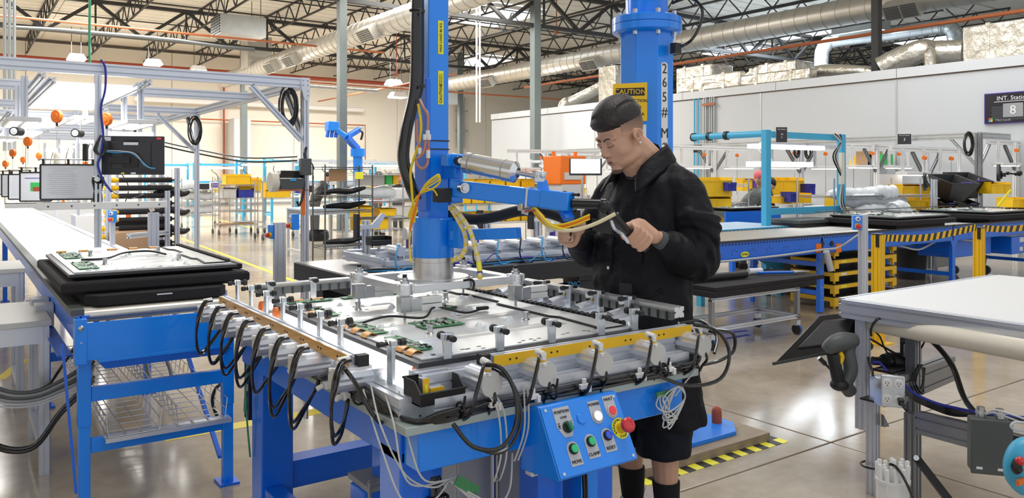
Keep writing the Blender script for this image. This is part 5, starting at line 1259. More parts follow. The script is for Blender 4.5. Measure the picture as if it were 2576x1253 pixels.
# wire baskets under the near end
for u0, lb in ((.56, 'left wire mesh cable tray under the near end of the conveyor'), (.86, 'right wire mesh cable tray under the near end of the conveyor')):
    t = T('wire_tray', lb, 'tray', (u0 + .12, 5, .345)); w = .24; hh = .10; z0 = .352
    wr_ = M()
    for k in range(24): v = CV - .03 + k * .1; wr_.tube([(u0, v, z0 + hh), (u0 + .012, v, z0), (u0 + w - .012, v, z0), (u0 + w, v, z0 + hh)], .0028, 5, 1)
    O('cross_wire', wr_, 'steel', t, kind='stuff')
    for a, z in ((0, z0 + hh), (.006, z0 + .05), (.012, z0), (.012 + .072, z0), (.012 + .144, z0), (w - .012, z0), (w - .006, z0 + .05), (w, z0 + hh)): O('long_wire', M().cyl((u0 + a, CV - .03, z), (u0 + a, CV + 2.3, z), .003, 5), 'steel', t)
one('tray_bracket', 'bright angled bracket carrying the wire trays on the lower crossbar', 'bracket', M().bx(.56, 1.12, CV - .03, CV + .033, .341, .348).bx(.56, 1.12, CV - .034, CV - .028, .328, .348), 'alu')
m = M()
one('grey_cable', 'thick grey cable looping down inside the right wire tray', 'cable', M().tube([(.95, 5.4, .5), (.93, 5.1, .42), (.92, 4.9, .37), (.98, 4.75, .36), (1.02, 4.9, .42), (1.03, 5.3, .52)], .012, 8, 6), 'grey')
# tray with display on the near end
tr = T('packing_tray', 'black foam shipping tray on the near end of the left conveyor', 'tray', (.83, 4.8, .94))
O('foam_block', M().loft([[(.55, 4.14, z), (1.10, 4.14, z), (1.14, 4.2, z), (1.14, 5.35, z), (.50, 5.35, z), (.50, 4.2, z)] for z in (.936, .985)]), 'foam', tr, bev=.004)
O('tray_body', M().loft([[(.40 + d, 4.22 + d, z), (1.27 - d, 4.22 + d, z), (1.27 - d, 5.52 - d, z), (.40 + d, 5.52 - d, z)] for z, d in ((.985, .02), (1.0, 0), (1.035, 0), (1.045, .01))]), 'foam', tr, bev=.003)
O('raised_rim', M().bx(1.235, 1.27, 4.35, 5.5, 1.045, 1.072), 'foam', tr, bev=.004); O('paper_label', M().bx(.80, .87, 4.1385, 4.1398, .968, .974), 'paper', tr)
display('display_panel', 'flat display lying face down on the black foam tray at left', .44, 1.22, 4.27, 5.46, 1.046, full=False)
# small things at the far left under the gantry
def stand(name, label, cat, u0, u1, v0, v1, z, m='alu', grp=None, top='offwhite', t_=.05):
    t = T(name, label, cat, ((u0 + u1) / 2, (v0 + v1) / 2, 0), grp)
    for a in (u0, u1 - .045):
        for b in (v0, v1 - .045):
            O('leg', M().ext(slot(.045, .045), (a + .022, b + .022, .0), (a + .022, b + .022, z - .03)), m, t)
    O('top', M().bx(u0 - .01, u1 + .01, v0 - .01, v1 + .01, z - .03, z), top, t, bev=.003)
    for b in (v0, v1 - .045): O('rail', M().bx(u0 + .045, u1 - .045, b, b + .045, z - .12, z - .03), m, t)
    for a in (u0, u1 - .045): O('rail', M().bx(a, a + .045, v0 + .045, v1 - .045, .12, .165), m, t)
    return t
stand('side_stand', 'aluminium framed side stand left of the conveyor beside a black waste bag', 'stand', .08, .40, 4.75, 5.5, .80)
stand('side_stand', 'aluminium framed side stand left of the conveyor, farther one', 'stand', .05, .38, 6.3, 6.9, .92)
wb_ = T('waste_bin', 'waste bin with black liner at the far left edge beside the stand', 'bin', (-.12, 5.4, 0))
c = (-.12, 5.45, 0); O('bin_body', M().lathe([(0, .0), (.12, 0), (.15, .5), (0, .5)], c, 20), 'rubber', wb_)
O('liner', M().lathe([(.155, .36), (.165, .42), (.16, .5), (.15, .56), (.14, .55), (.13, .45), (0, .40)], c, 20), 'bag', wb_)
for k, (r, mm) in enumerate(((.010, 'grey_dark'), (.009, 'grey'), (.009, 'grey_dark'), (.009, 'grey'), (.006, 'grey_light'), (.005, 'grey_light'), (.011, 'hose'), (.010, 'hose'))):
    lo = k >= 6; z0 = .06 if lo else .25 + .03 * k
    one('cable', ('grey hose', 'second grey hose', 'dark hose', 'third grey hose', 'pale lead', 'second pale lead', 'thick black cable', 'second black cable')[k] + (' sagging from left edge to conveyor leg, ' if lo else ' bundled from left edge to conveyor leg, ') + ('topmost', 'second from top', 'third', 'fourth', 'fifth', 'sixth', 'upper', 'lower')[7 - k if lo else k], 'cable',
        M().tube([Pd(-60, 950 + 12 * k + (70 if lo else 0), 3.9), Pd(20, 985 + 8 * k + (95 if lo else 0), 3.9), Pd(90, 985 + 7 * k + (90 if lo else 0), 3.95), Pd(150, 960 + 8 * k + (30 if lo else 0), 4.0), Pd(205, 925 + 11 * k + (-10 if lo else 0), 4.05), Pd(235, 890 + 10 * k, 4.2)], r, 8, 5), mm)
one('cable', 'slim black cable hanging from the conveyor to the floor at left', 'cable', M().tube([Pd(190, 870, 4.1), Pd(150, 930, 4.1), Pd(120, 970, 4.1), Pd(80, 985, 4.1)], .008, 8, 5), 'hose')
one('cable', 'black cable arcing beside the right leg of the conveyor end', 'cable', M().tube([Pd(575, 955, 4.1), Pd(545, 975, 4.1), Pd(534, 1010, 4.1), Pd(548, 1052, 4.1)], .009, 8, 5), 'hose')
jb = T('disconnect_box', 'blue side panel with black edge hanging between conveyor and fixture table', 'box', (1.2, 3.9, .3))
O('panel', M().bx(1.175, 1.36, 3.86, 3.88, .35, .86), 'blue_post', jb, bev=.01); O('back_box', M().bx(1.165, 1.20, 3.885, 3.96, .36, .86), 'black', jb); O('latch', M().bx(1.158, 1.165, 3.9, 3.92, .50, .53), 'grey_light', jb)
# ================================================================ LEFT GANTRY
def prof(name, a, b, w_=.045, h_=.09, nx=1, ny=2, m='alu', par=None, g=.013, d=.016):
    return O(name, M().ext(slot(w_, h_, nx, ny, g, d), a, b), m, par)
GZ = 2.355
def gantry(name, label, u, v0, v1, ul=-2.6, m='alu', first=True):
    t = T(name, label, 'frame', (u, v0, 0))
    prof('front_beam', (ul, v0, GZ), (u - .03, v0, GZ), par=t, m=m)
    prof('middle_beam', (ul, v0 + 1.45, GZ - .01), (u - .05, v0 + 1.45, GZ - .01), par=t, m=m)
    prof('side_beam', (u, v0 + .03, GZ), (u, v1 - .03, GZ), par=t, m=m)
    for v in (v0,): 
        prof('post', (u, v, 0.02), (u, v, GZ - .06), .045, .09, par=t, m=m); O('foot_plate', M().bx(u - .06, u + .06, v - .06, v + .06, 0, .02), 'alu_dark', t)
    prof('post', (ul + .05, v0, 0.0), (ul + .05, v0, GZ - .045), .045, .09, par=t, m=m)
    O('corner_plate', M().poly([(u - .045, v0 - .05, GZ + .045), (u + .03, v0 - .05, GZ + .045), (u + .03, v0 - .05, GZ - .12), (u - .005, v0 - .05, GZ - .16), (u - .03, v0 - .05, GZ - .12), (u - .045, v0 - .05, GZ - .05)], .004), 'alu', t)
    for a, b in ((-.03, .02), (.01, .02), (-.03, -.02), (.01, -.02), (.01, -.07), (.01, -.11)): O('plate_screw', M().cyl((u + a, v0 - .056, GZ + b), (u + a, v0 - .05, GZ + b), .005, 8), 'alu_dark', t)
    prof('brace', (u - .47, v0, GZ - .05), (u - .03, v0, GZ - .50), .045, .045, 1, 1, par=t, m=m)
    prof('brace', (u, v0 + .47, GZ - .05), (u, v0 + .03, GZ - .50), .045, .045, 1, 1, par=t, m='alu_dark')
    return t
g1 = gantry('gantry_frame', 'nearest aluminium overhead frame above the left conveyor, cables tied on its corner', 2.52, 6.78, 10.6)
g2 = gantry('gantry_frame', 'second aluminium overhead frame behind the nearest one at left', 2.52, 10.6, 14.4)
g3 = gantry('gantry_frame', 'third aluminium overhead frame farther down the left conveyor', 2.52, 14.4, 18.2)
g4 = gantry('gantry_frame', 'farthest aluminium overhead frame at the end of the left conveyor', 2.52, 18.2, 22)
# light panels under the gantries
for i, v0 in enumerate((6.70, 10.9, 14.8)):
    t = T('light_canopy', ('large glowing light panel hung under the nearest gantry frame', 'glowing light panel hung under the second gantry frame', 'glowing light panel hung under the third gantry frame')[i], 'light', (.9, v0 + 1.4, 2.2))
    L = 2.7 if i == 0 else 2.4
    for k in range(3): O('diffuser', M().bx(.62, 1.14, v0 + .12 + k * L / 3, v0 + .10 + (k + 1) * L / 3, 2.235, 2.25), 'glow', t)
    for u in (.52, .585, 1.175, 1.24): prof('hanger_rail', (u, v0, 2.275 if u in (.52, 1.24) else 2.245), (u, v0 + L, 2.275 if u in (.52, 1.24) else 2.245), .045, .045, 1, 1, par=t, m='alu')
    area('canopy_lamp', (.88, v0 + 1.4, 2.22), .5, 2.3, 22, (1, 1, 1))
def task_light(label, px, py, D, L=.9):
    p = Pd(px, py, D); t = T('task_light', label, 'light', tuple(p))
    O('housing', M().bx(p.x - .11, p.x + .11, p.y - .05, p.y + L, p.z, p.z + .035), 'white', t, bev=.004)
    O('tube_strip', M().bx(p.x - .09, p.x - .02, p.y, p.y + L - .05, p.z - .008, p.z), 'glow', t); O('tube_strip', M().bx(p.x + .02, p.x + .09, p.y, p.y + L - .05, p.z - .008, p.z), 'glow', t)
    prof('drop_post', (p.x, p.y + .02, p.z + .03), (p.x, p.y + .02, 2.3), .045, .045, 1, 1, par=t); prof('drop_post', (p.x, p.y + L - .1, p.z + .03), (p.x, p.y + L - .1, 2.3), .045, .045, 1, 1, par=t)
task_light('white task light hanging at the far left under the gantry', 62, 306, 6.0)
task_light('white task light hanging right of the bright canopy under the gantry', 355, 312, 6.5)
task_light('farther task light seen between the reels at left', 215, 300, 8.2); task_light('small far task light low at the left edge', 20, 350, 9.5)
# hoist reels, screwdrivers, cameras
def reel(label, px, py, D, r=.045, tool=True, drop_=.25):
    p = Pd(px, py, D); t = T('tool_reel', label, 'reel', tuple(p))
    ax = V3((.75, .5, 0)).normalized() * .016; r *= 1.15
    O('drum', M().cyl(p - ax, p + ax, r, 20).cyl(p - ax * 1.3, p + ax * 1.3, r * .55, 16), 'orange', t, bev=.004)
    O('mouth', M().cyl(p + V3((0, 0, -r * 1.5)), p + V3((0, 0, -r * .9)), .009, 10), 'black', t)
    O('hook', M().torus(p + V3((0, 0, r + .018)), .014, .003, (0, 1, 0), 12, 6).cyl(p + V3((0, 0, r + .03)), (p.x, p.y, 2.24), .002, 5), 'steel', t)
    if tool:
        O('cord', M().cyl(p + V3((0, 0, -r * 1.4)), p + V3((0, 0, -drop_)), .0025, 5), 'steel', t)
        O('screwdriver', M().lathe([(.004, -.22), (.008, -.2), (.018, -.16), (.018, -.05), (.022, -.04), (.022, .05), (.008, .07), (0, .08)], p + V3((0, 0, -drop_ - .1)), 16), 'cream', t)
    return t
reel('orange tool reel with a white screwdriver under the left canopy', 143, 293, 6.3); reel('orange tool reel seen edge on beside the hanging post', 268, 300, 6.4, tool=False)
for i, (px, py, D, lb) in enumerate(((70, 356, 8.5, 'orange reel lower at left behind the near one'), (32, 385, 9.5, 'small orange reel near the left edge, upper'), (14, 412, 10.5, 'small orange reel near the left edge, lower'), (98, 392, 11, 'far orange reel left of the paper holders'), (58, 402, 12, 'far orange reel above the farthest paper holder'))):
    reel(lb, px, py, D, .04 if i else .045, i < 3)
def camera_(label, px, py, D):
    p = Pd(px, py, D); t = T('inspection_camera', label, 'camera', tuple(p))
    a = V3((-.5, -.8, 0)).normalized()
    O('barrel', M().cyl(p, p + a * .09, .035, 20).cyl(p + a * .09, p + a * .10, .038, 20), 'black', t); O('lens', M().cyl(p + a * .1, p + a * .102, .028, 16), 'glassy', t)
    O('bracket', M().cyl(p, p + V3((0, .03, .12)), .008, 8), 'steel', t)
camera_('black inspection camera left of the reels', 52, 332, 6.6); camera_('black inspection camera behind the hanging post', 203, 336, 7.0)
# hanging post with monitor, papers, scanner
hp = T('hanging_post', 'vertical aluminium post hung from the near gantry with a white cross rail', 'post', (.885, 6.78, 1.3))
prof('upright', (.885, 6.74, 1.0), (.885, 6.74, 2.31), .045, .045, 1, 1, par=hp)
O('cross_rail', M().bx(.48, 1.36, 6.64, 6.65, 1.295, 1.345).bx(.48, 1.36, 6.65, 6.70, 1.34, 1.345), 'white', hp, bev=.002); O('cross_rail', M().bx(.30, .8, 7.0, 7.01, 1.30, 1.34).bx(.30, .8, 7.0, 7.04, 1.335, 1.34), 'white', hp)
for k in range(6): O('rail_hole', M().cyl((.55 + .15 * k, 6.641, 1.32), (.55 + .15 * k, 6.638, 1.32), .007, 8), 'grey_dark', hp)
O('cable_wrap', M().tube([(.90, 6.70, 2.42), (.93, 6.70, 2.36), (.93, 6.70, 2.2), (.90, 6.69, 2.05), (.915, 6.69, 1.85), (.90, 6.69, 1.7), (.88, 6.69, 1.62), (.92, 6.68, 1.5), (.97, 6.66, 1.42)], .008, 8, 5), 'navy', hp)
for k in range(3): O('cable_wrap', M().tube([(.90, 6.69, 1.85), (.87 - .01 * k, 6.68, 1.74), (.90, 6.67, 1.70), (.92 + .01 * k, 6.68, 1.76), (.91, 6.69, 1.84)], .006, 8, 5), 'hose', hp)
def monitor(name, label, c, w_, h_, yaw, tilt=0, back=True, m='bezel', stand_=False, on=False, thick=.035):
    c = V3(c); t = T(name, label, 'monitor', tuple(c)); q = Matrix.Rotation(yaw, 3, 'Z') @ Matrix.Rotation(tilt, 3, 'X')   # local -y faces the viewer
    def L(x, y, z): return c + q @ V3((x, y, z))
    O('casing', M().box(c, (w_, thick * .5, h_), q).box(L(0, -thick * .4 if back else thick * .4, 0), (w_ * .6, thick * .5, h_ * .7), q), m, t, bev=.006)
    O('screen', M().box(L(0, thick * .28 if back else -thick * .28, 0), (w_ * .94, .002, h_ * .9), q), 'screen' if on else 'screen_dark', t)
    if back:
        O('mount_plate', M().box(L(.0, -thick * .75, -h_ * .12), (.11, .02, .11), q).box(L(-.08, -thick * 1.2, -h_ * .12), (.16, .03, .05), q), 'black', t, bev=.003)
        st = M().box(L(-w_ * .38, -thick * .26, h_ * .42), (w_ * .15, .001, h_ * .10), q).box(L(0, -thick * .66, h_ * .30), (w_ * .22, .001, h_ * .07), q)
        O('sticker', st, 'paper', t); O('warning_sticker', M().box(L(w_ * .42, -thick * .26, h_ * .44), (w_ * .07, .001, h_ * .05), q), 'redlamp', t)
        O('vent_slots', M().box(L(0, -thick * .67, h_ * .38), (w_ * .2, .001, h_ * .04), q).box(L(0, -thick * .26, -h_ * .42), (w_ * .95, .003, .006), q), 'ink', t)
    return t, L, q
mt_, ML, MQ = monitor('monitor', 'black monitor seen from behind, hung beside the hanging post at left', Pd(331, 391, 6.15), .475, .30, R(-22))
O('logo_ring', M().torus(ML(0, -.022, .035), .02, .0012, MQ @ V3((0, 1, 0)), 20, 5), 'grey_dark', mt_); text('lettering', 'DELL', .014, ML(0, -.0222, .035), MQ @ V3((1, 0, 0)), (0, 0, 1), mt_, 'grey_dark')
O('yellow_sticker', M().box(ML(-.06, -.012, -.138), (.022, .004, .012), MQ), 'yellow_pale', mt_); O('white_sticker', M().box(ML(.015, -.012, -.138), (.035, .004, .014), MQ), 'paper', mt_)
O('monitor_cable', M().tube([ML(-.2, -.05, .03), ML(-.1, -.07, .02), ML(0, -.07, .02), ML(.06, -.06, -.02), ML(.13, -.05, -.09), ML(.18, -.04, -.10)], .005, 8, 5), 'wire_blue', mt_); O('monitor_cable', M().tube([ML(-.2, -.05, .035), ML(-.05, -.075, .03), ML(.04, -.07, .01), ML(.1, -.05, -.07), ML(.15, -.04, -.10)], .004, 8, 5), 'offwhite', mt_)
O('arm_bracket', M().box(ML(-.23, -.05, .02), (.03, .05, .13), MQ), 'black', mt_, bev=.004); O('arm_bracket', M().box(ML(-.315, -.04, .02), (.03, .05, .13), MQ), 'black', mt_, bev=.004)
def paper_holder(label, px, py, D, w_, h_, pic=None):
    c = Pd(px, py, D); t = T('paper_holder', label, 'document', tuple(c)); q = Matrix.Rotation(R(-18), 3, 'Z')
    L = lambda x, y, z: c + q @ V3((x, y, z))
    O('frame', M().box(L(0, 0, h_ / 2), (w_, .012, .012), q).box(L(0, 0, -h_ / 2), (w_, .012, .012), q).box(L(-w_ / 2, 0, 0), (.012, .012, h_), q).box(L(w_ / 2, 0, 0), (.012, .012, h_), q), 'black', t)
    O('sheet', M().box(c, (w_ - .01, .004, h_ - .01), q), 'paper', t)
    O('hanging_bar', M().cyl(L(-w_ * .55, 0, h_ / 2 + .04), L(w_ * .5, 0, h_ / 2 + .04), .006, 8), 'steel', t)
    for x in (-.45, 0, .45): O('bar_clip', M().box(L(w_ * x, 0, h_ / 2 + .025), (.014, .02, .04), q), 'black', t)
    if pic: O('printed_picture', M().box(L(.02, -.003, .0), (w_ * .5, .001, h_ * .3), q), 'lime', t); O('printed_picture', M().box(L(.02, -.0035, -.02), (w_ * .35, .001, h_ * .15), q), 'brick', t); O('heading_line', M().box(L(0, -.003, h_ * .3), (w_ * .7, .001, .006), q), 'purple', t)
    else:
        m = M()
        for k in range(14): m.box(L(-w_ * .1, -.003, h_ * .4 - k * h_ * .058), (w_ * random.uniform(.4, .6), .001, .0018), q)
        O('printed_lines', m, 'label_grey', t)
paper_holder('large framed work instruction sheet hanging left of the scanner', 172, 458, 6.2, .385, .27)
paper_holder('framed sheet with a coloured picture, left of the large instruction sheet', 90, 470, 6.9, .24, .25, True)
for k, (px, D) in enumerate(((50, 8), (30, 9), (8, 10))): paper_holder('plain framed sheet at far left, ' + ('nearest', 'middle', 'farthest')[k] + ' of three', px, 470 - k * 3, D, .2, .25)
sc_ = T('barcode_scanner', 'black handheld scanner standing on the cross rail of the hanging post', 'scanner', tuple(Pd(246, 520, 6.05)))
p = Pd(246, 512, 6.05); O('cradle', M().lathe([(.03, -.01), (.035, .03), (.03, .09), (.025, .1), (0, .1)], p, 16), 'black', sc_)
O('scanner_body', M().loft([[(p.x + math.cos(t) * r, p.y + math.sin(t) * r * .8 + o, p.z + z) for t in [2 * math.pi * k / 14 for k in range(14)]] for z, r, o in ((.02, .02, 0), (.08, .026, 0), (.13, .036, -.01), (.17, .046, -.02), (.20, .042, -.02), (.215, .02, -.02))]), 'black_gloss', sc_)
O('scan_window', M().ball(p + V3((-.01, -.05, .185)), (.022, .012, .02), 12, 8), 'glassy', sc_); O('trigger_dot', M().ball(p + V3((-.015, -.03, .09)), .004), 'yellow', sc_)
# coiled cables on the gantry
def coil(name, label, c, r, n=5, axis=(0, 1, 0), th=.009, parent=None, sx=.42):
    random.seed(int(c[0] * 100)); t = T(name, label, 'cable', tuple(c)); c = V3(c); a = V3(axis).normalized(); x = a.cross(V3((0, 0, 1))).normalized()
    for k in range(n):
        rr = r * random.uniform(.75, 1.1); o = x * random.uniform(-.02, .02)
        O('cable_turn', M().tube([c + o + x * (math.cos(R(j * 30)) * rr * sx) + V3((0, 0, 1)) * (math.sin(R(j * 30)) * rr * random.uniform(.95, 1.05)) + a * (k * .006) for j in range(13)], th, 8, 3), 'hose', t)
    return t
coil('cable_coil', 'thick bundle of coiled black cable hanging at the near gantry corner', Pd(728, 268, 7.0), .17, 7)
O('hang_tail', M(), 'hose') if 0 else None
coil('cable_coil', 'coiled black cable looped around the second gantry post', Pd(492, 328, 9.9), .17, 6)
for k, (y0, y1, lb) in enumerate(((355, 402, 'upper'), (365, 412, 'lower'))):
    one('overhead_cable', 'thin black cable slung across behind the second gantry post, ' + lb + ' of two', 'cable', M().tube([Pd(400, y0, 12), Pd(500, y0 + 22, 12), Pd(620, y1 - 5, 12), Pd(748, y1 - 8, 12)], .012, 6, 5), 'hose')
# post-mounted boxes on the near gantry post (px 765)
pp = PV(765, 440, 6.78)
t = T('control_pendant', 'dark junction box strapped on the near gantry post with cables above it', 'box', tuple(Pd(766, 440, 6.8)))
c = Pd(768, 420, 6.85); O('case', M().box(c, (.095, .06, .145)), 'grey_dark', t, bev=.006); O('cable_stub', M().tube([c + V3((0, 0, .07)), c + V3((-.005, 0, .12)), c + V3((.01, 0, .17))], .012, 8, 4).tube([c + V3((.02, 0, .07)), c + V3((.06, 0, .03)), c + V3((.08, 0, -.02))], .005, 6, 4).tube([c + V3((-.01, 0, -.07)), c + V3((-.01, 0, -.2)), c + V3((-.05, 0, -.33)), c + V3((-.08, -.02, -.3))], .01, 8, 4), 'hose', t)
t = T('label_printer', 'dark grey label printer with a paper roll on the near gantry post', 'printer', tuple(Pd(728, 478, 6.8)))
c = Pd(728, 458, 6.85); O('lower_body', M().loft([[(c.x - .10, c.y - .08, c.z - .06), (c.x + .10, c.y - .08, c.z - .06), (c.x + .10, c.y + .1, c.z - .06), (c.x - .10, c.y + .1, c.z - .06)], [(c.x - .115, c.y - .09, c.z + .03), (c.x + .115, c.y - .09, c.z + .03), (c.x + .115, c.y + .1, c.z + .03), (c.x - .115, c.y + .1, c.z + .03)]]), 'grey_dark', t, bev=.006)
O('lid', M().loft([[(c.x - .115, c.y - .09, c.z + .034), (c.x + .115, c.y - .09, c.z + .034), (c.x + .115, c.y + .1, c.z + .034), (c.x - .115, c.y + .1, c.z + .034)], [(c.x - .08, c.y - .03, c.z + .10), (c.x + .08, c.y - .03, c.z + .10), (c.x + .08, c.y + .08, c.z + .10), (c.x - .08, c.y + .08, c.z + .10)]]), 'black_gloss', t, bev=.006)
O('blue_button', M().box(c + V3((0, -.092, .02)), (.05, .004, .02)), 'wire_blue', t); O('paper_roll', M().cyl(c + V3((-.17, .0, .0)), c + V3((-.11, .0, .0)), .085, 28), 'cream', t); O('orange_arm', M().bx(pp.x - .05, pp.x - .02, 6.7, 6.72, 1.20, 1.42), 'orange', t); O('shelf', M().box(c + V3((.02, .02, -.07)), (.26, .2, .012)), 'orange_pipe', t)
def estop_box(name, label, c, yaw, flip=1, extra=True, m='blue_post', s=1.0):
    c = V3(c); t = T(name, label, 'control box', tuple(c)); q = Matrix.Rotation(yaw, 3, 'Z'); d = q @ V3((0, -1, 0))
    O('box', M().box(c, (.075 * s, .06 * s, .13 * s), q), m, t, bev=.004)
    b = c + q @ V3((0, -.03 * s, -.03 * s)); O('yellow_ring', M().cyl(b, b + d * .012, .026 * s, 20), 'yellow', t); O('red_button', M().lathe([(.012 * s, .012), (.022 * s, .022), (.022 * s, .035), (.01, .042), (0, .042)], b, 20, d), 'red', t)
    if extra: b = c + q @ V3((0, -.03 * s, .035 * s)); O('pilot_button', M().cyl(b, b + d * .01, .022 * s, 18).cyl(b + d * .01, b + d * .02, .014 * s, 16), 'white', t); O('button_cap', M().cyl(b + d * .02, b + d * .022, .009 * s, 12), 'navy', t)
    return t
t = estop_box('stop_box', 'bright blue box on the near gantry post, red mushroom button facing left', Pd(741, 558, 6.9), R(-95), s=1.05)
ep_ = T('stop_post', 'short aluminium twin post with a small blue stop box, right of the gantry legs', 'post', tuple(Pd(703, 705, 6.35)))
c = Pd(703, 560, 6.35); O('upright', M().ext(slot(.09, .045, 2, 1, .01), (c.x, c.y, .02), (c.x, c.y, c.z), up=(0, 1, 0)), 'alu', ep_); O('foot_plate', M().bx(c.x - .07, c.x + .07, c.y - .06, c.y + .06, 0, .02), 'alu_dark', ep_)
estop_box('stop_box', 'small blue stop box with yellow button on the left of the twin post', Pd(686, 583, 6.35), R(-70), extra=False, s=.85)
# rack of black padded bars with yellow grips
rk = T('bar_rack', 'rack of black padded bars with yellow grips behind the hanging monitor', 'rack', (1.45, 8.6, 0))
for u, v in ((1.2, 8.45), (1.82, 8.45), (1.2, 9.2), (1.82, 9.2)): prof('post', (u, v, 0), (u, v, 1.62), .045, .045, 1, 1, par=rk)
for k in range(10):
    z = 1.50 - .078 * k; a = .0 if k < 6 else -.03
    bb = O('padded_bar', M().cyl((1.30, 8.5, z), (1.78, 8.5, z), .026, 12), 'foam', rk); O('core_rod', M().cyl((1.27, 8.5, z), (1.84, 8.5, z), .011, 10), 'grey_dark', bb)
    O('yellow_grip', M().lathe([(.014, 0), (.027, .01), (.019, .03), (.027, .05), (.027, .10), (.012, .13), (0, .13)], (1.17 + a, 8.5, z), 12, (1, 0, 0)), 'yellow', bb)
for k in range(6): O('foam_sheet', M().bx(1.3, 1.8, 8.8, 9.2, .55 + .12 * k, .60 + .12 * k), 'foam', rk)
for k in range(4): O('draped_cover', M().tube([(1.62, 8.55, 1.37 - .19 * k), (1.75, 8.52, 1.40 - .19 * k), (1.88, 8.5, 1.36 - .19 * k), (1.95, 8.5, 1.38 - .19 * k)], .035, 8, 4, rf=lambda t: .4 + .7 * math.sin(math.pi * t)), 'bag', rk)
hf_ = T('h_frame', 'low aluminium H frame holding a hand driver right of the bar rack', 'frame', tuple(Pd(398, 700, 7.6)))
a = Pd(386, 535, 7.2); b = Pd(421, 480, 7.9)
O('twin_post', M().ext(slot(.09, .045, 2, 1, .01), (a.x, a.y, .0), (a.x, a.y, a.z), up=(0, 1, 0)), 'alu', hf_); prof('post', (b.x, b.y, 0), (b.x, b.y, b.z), .045, .045, 1, 1, par=hf_)
prof('rail', (a.x - .2, a.y + .02, Pd(386, 592, 7.2).z), (b.x, b.y, Pd(386, 590, 7.6).z), .045, .045, 1, 1, par=hf_)
t = T('hand_driver', 'white and red hand driver clipped on the H frame post', 'tool', tuple(Pd(380, 530, 7.15)))
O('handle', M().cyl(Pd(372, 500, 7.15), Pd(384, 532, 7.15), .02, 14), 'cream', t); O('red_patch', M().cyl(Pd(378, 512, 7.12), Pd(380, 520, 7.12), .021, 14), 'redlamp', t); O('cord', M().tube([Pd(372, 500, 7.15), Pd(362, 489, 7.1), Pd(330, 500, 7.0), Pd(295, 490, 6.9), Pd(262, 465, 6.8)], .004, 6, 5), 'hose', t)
estop_box('stop_box', 'small blue stop box with red button in front of the yellow grips', Pd(283, 545, 7.0), R(-30), s=.8)
c = Pd(283, 600, 7.02); one('stop_post', 'grey post under the small blue stop box by the yellow grips', 'post', M().bx(c.x - .02, c.x + .02, c.y - .02, c.y + .02, 0, Pd(283, 558, 7.02).z), 'alu')
cb2 = T('carton', 'brown cardboard carton on a low stand beside the conveyor guard', 'box', tuple(Pd(322, 628, 7.6))); c = Pd(322, 605, 7.7)
O('box_body', M().box(c, (.34, .3, .17)), 'cardboard', cb2); O('flap', M().poly([c + V3((-.17, .15, .085)), c + V3((.17, .15, .085)), c + V3((.17, .17, .12)), c + V3((-.17, .17, .12))], .004), 'cardboard', cb2)
one('carton_stand', 'dark stand under the brown carton', 'stand', M().bx(c.x - .2, c.x + .2, c.y - .15, c.y + .15, c.z - .12, c.z - .086).bx(c.x - .18, c.x - .14, c.y - .1, c.y + .1, 0, c.z - .12).bx(c.x + .14, c.x + .18, c.y - .1, c.y + .1, 0, c.z - .12), 'grey_dark')
# machines at the far left: white station boxes down the line
random.seed(11)
for i in range(9):
    v = 9.5 + i * 1.35; u = (-.35, 1.75)[i % 2]
    t = T('line_station', ('white assembly station %s the far conveyor, %s' % (('left of', 'right of')[i % 2], ('first', 'first', 'second', 'second', 'third', 'third', 'fourth', 'fourth', 'fifth')[i])), 'station', (u, v, 0))
    O('cabinet', M().bx(u - .3, u + .3, v - .3, v + .3, 0, .95), 'white', t, bev=.01)
    for a in (-.26, .26): prof('post', (u + a, v - .25, .95), (u + a, v - .25, 2.2), .045, .045, 1, 1, par=t)
    O('lamp_bar', M().bx(u - .25, u + .25, v - .3, v - .22, 2.02, 2.07), 'glow', t)
    O('shelf', M().bx(u - .28, u + .28, v - .28, v + .1, 1.35, 1.37), 'offwhite', t)
    for k in range(3): O('fixture', M().lathe([(.03, 0), (.03, .12), (.015, .16), (.015, .22), (0, .22)], (u - .18 + .18 * k, v - .1, .95), 10), ('white', 'grey_light', 'orange')[(i + k) % 3], t)
    O('cord', M().tube([(u - .1, v - .2, 2.05), (u - .16, v - .22, 1.7), (u - .02, v - .24, 1.4), (u - .1, v - .2, 1.1)], .006, 6, 4), 'hose', t)
    O('status_flag', M().box((u + .15, v - .27, 1.75), (.09, .01, .07)), ('redlamp', 'orange')[i % 2], t)
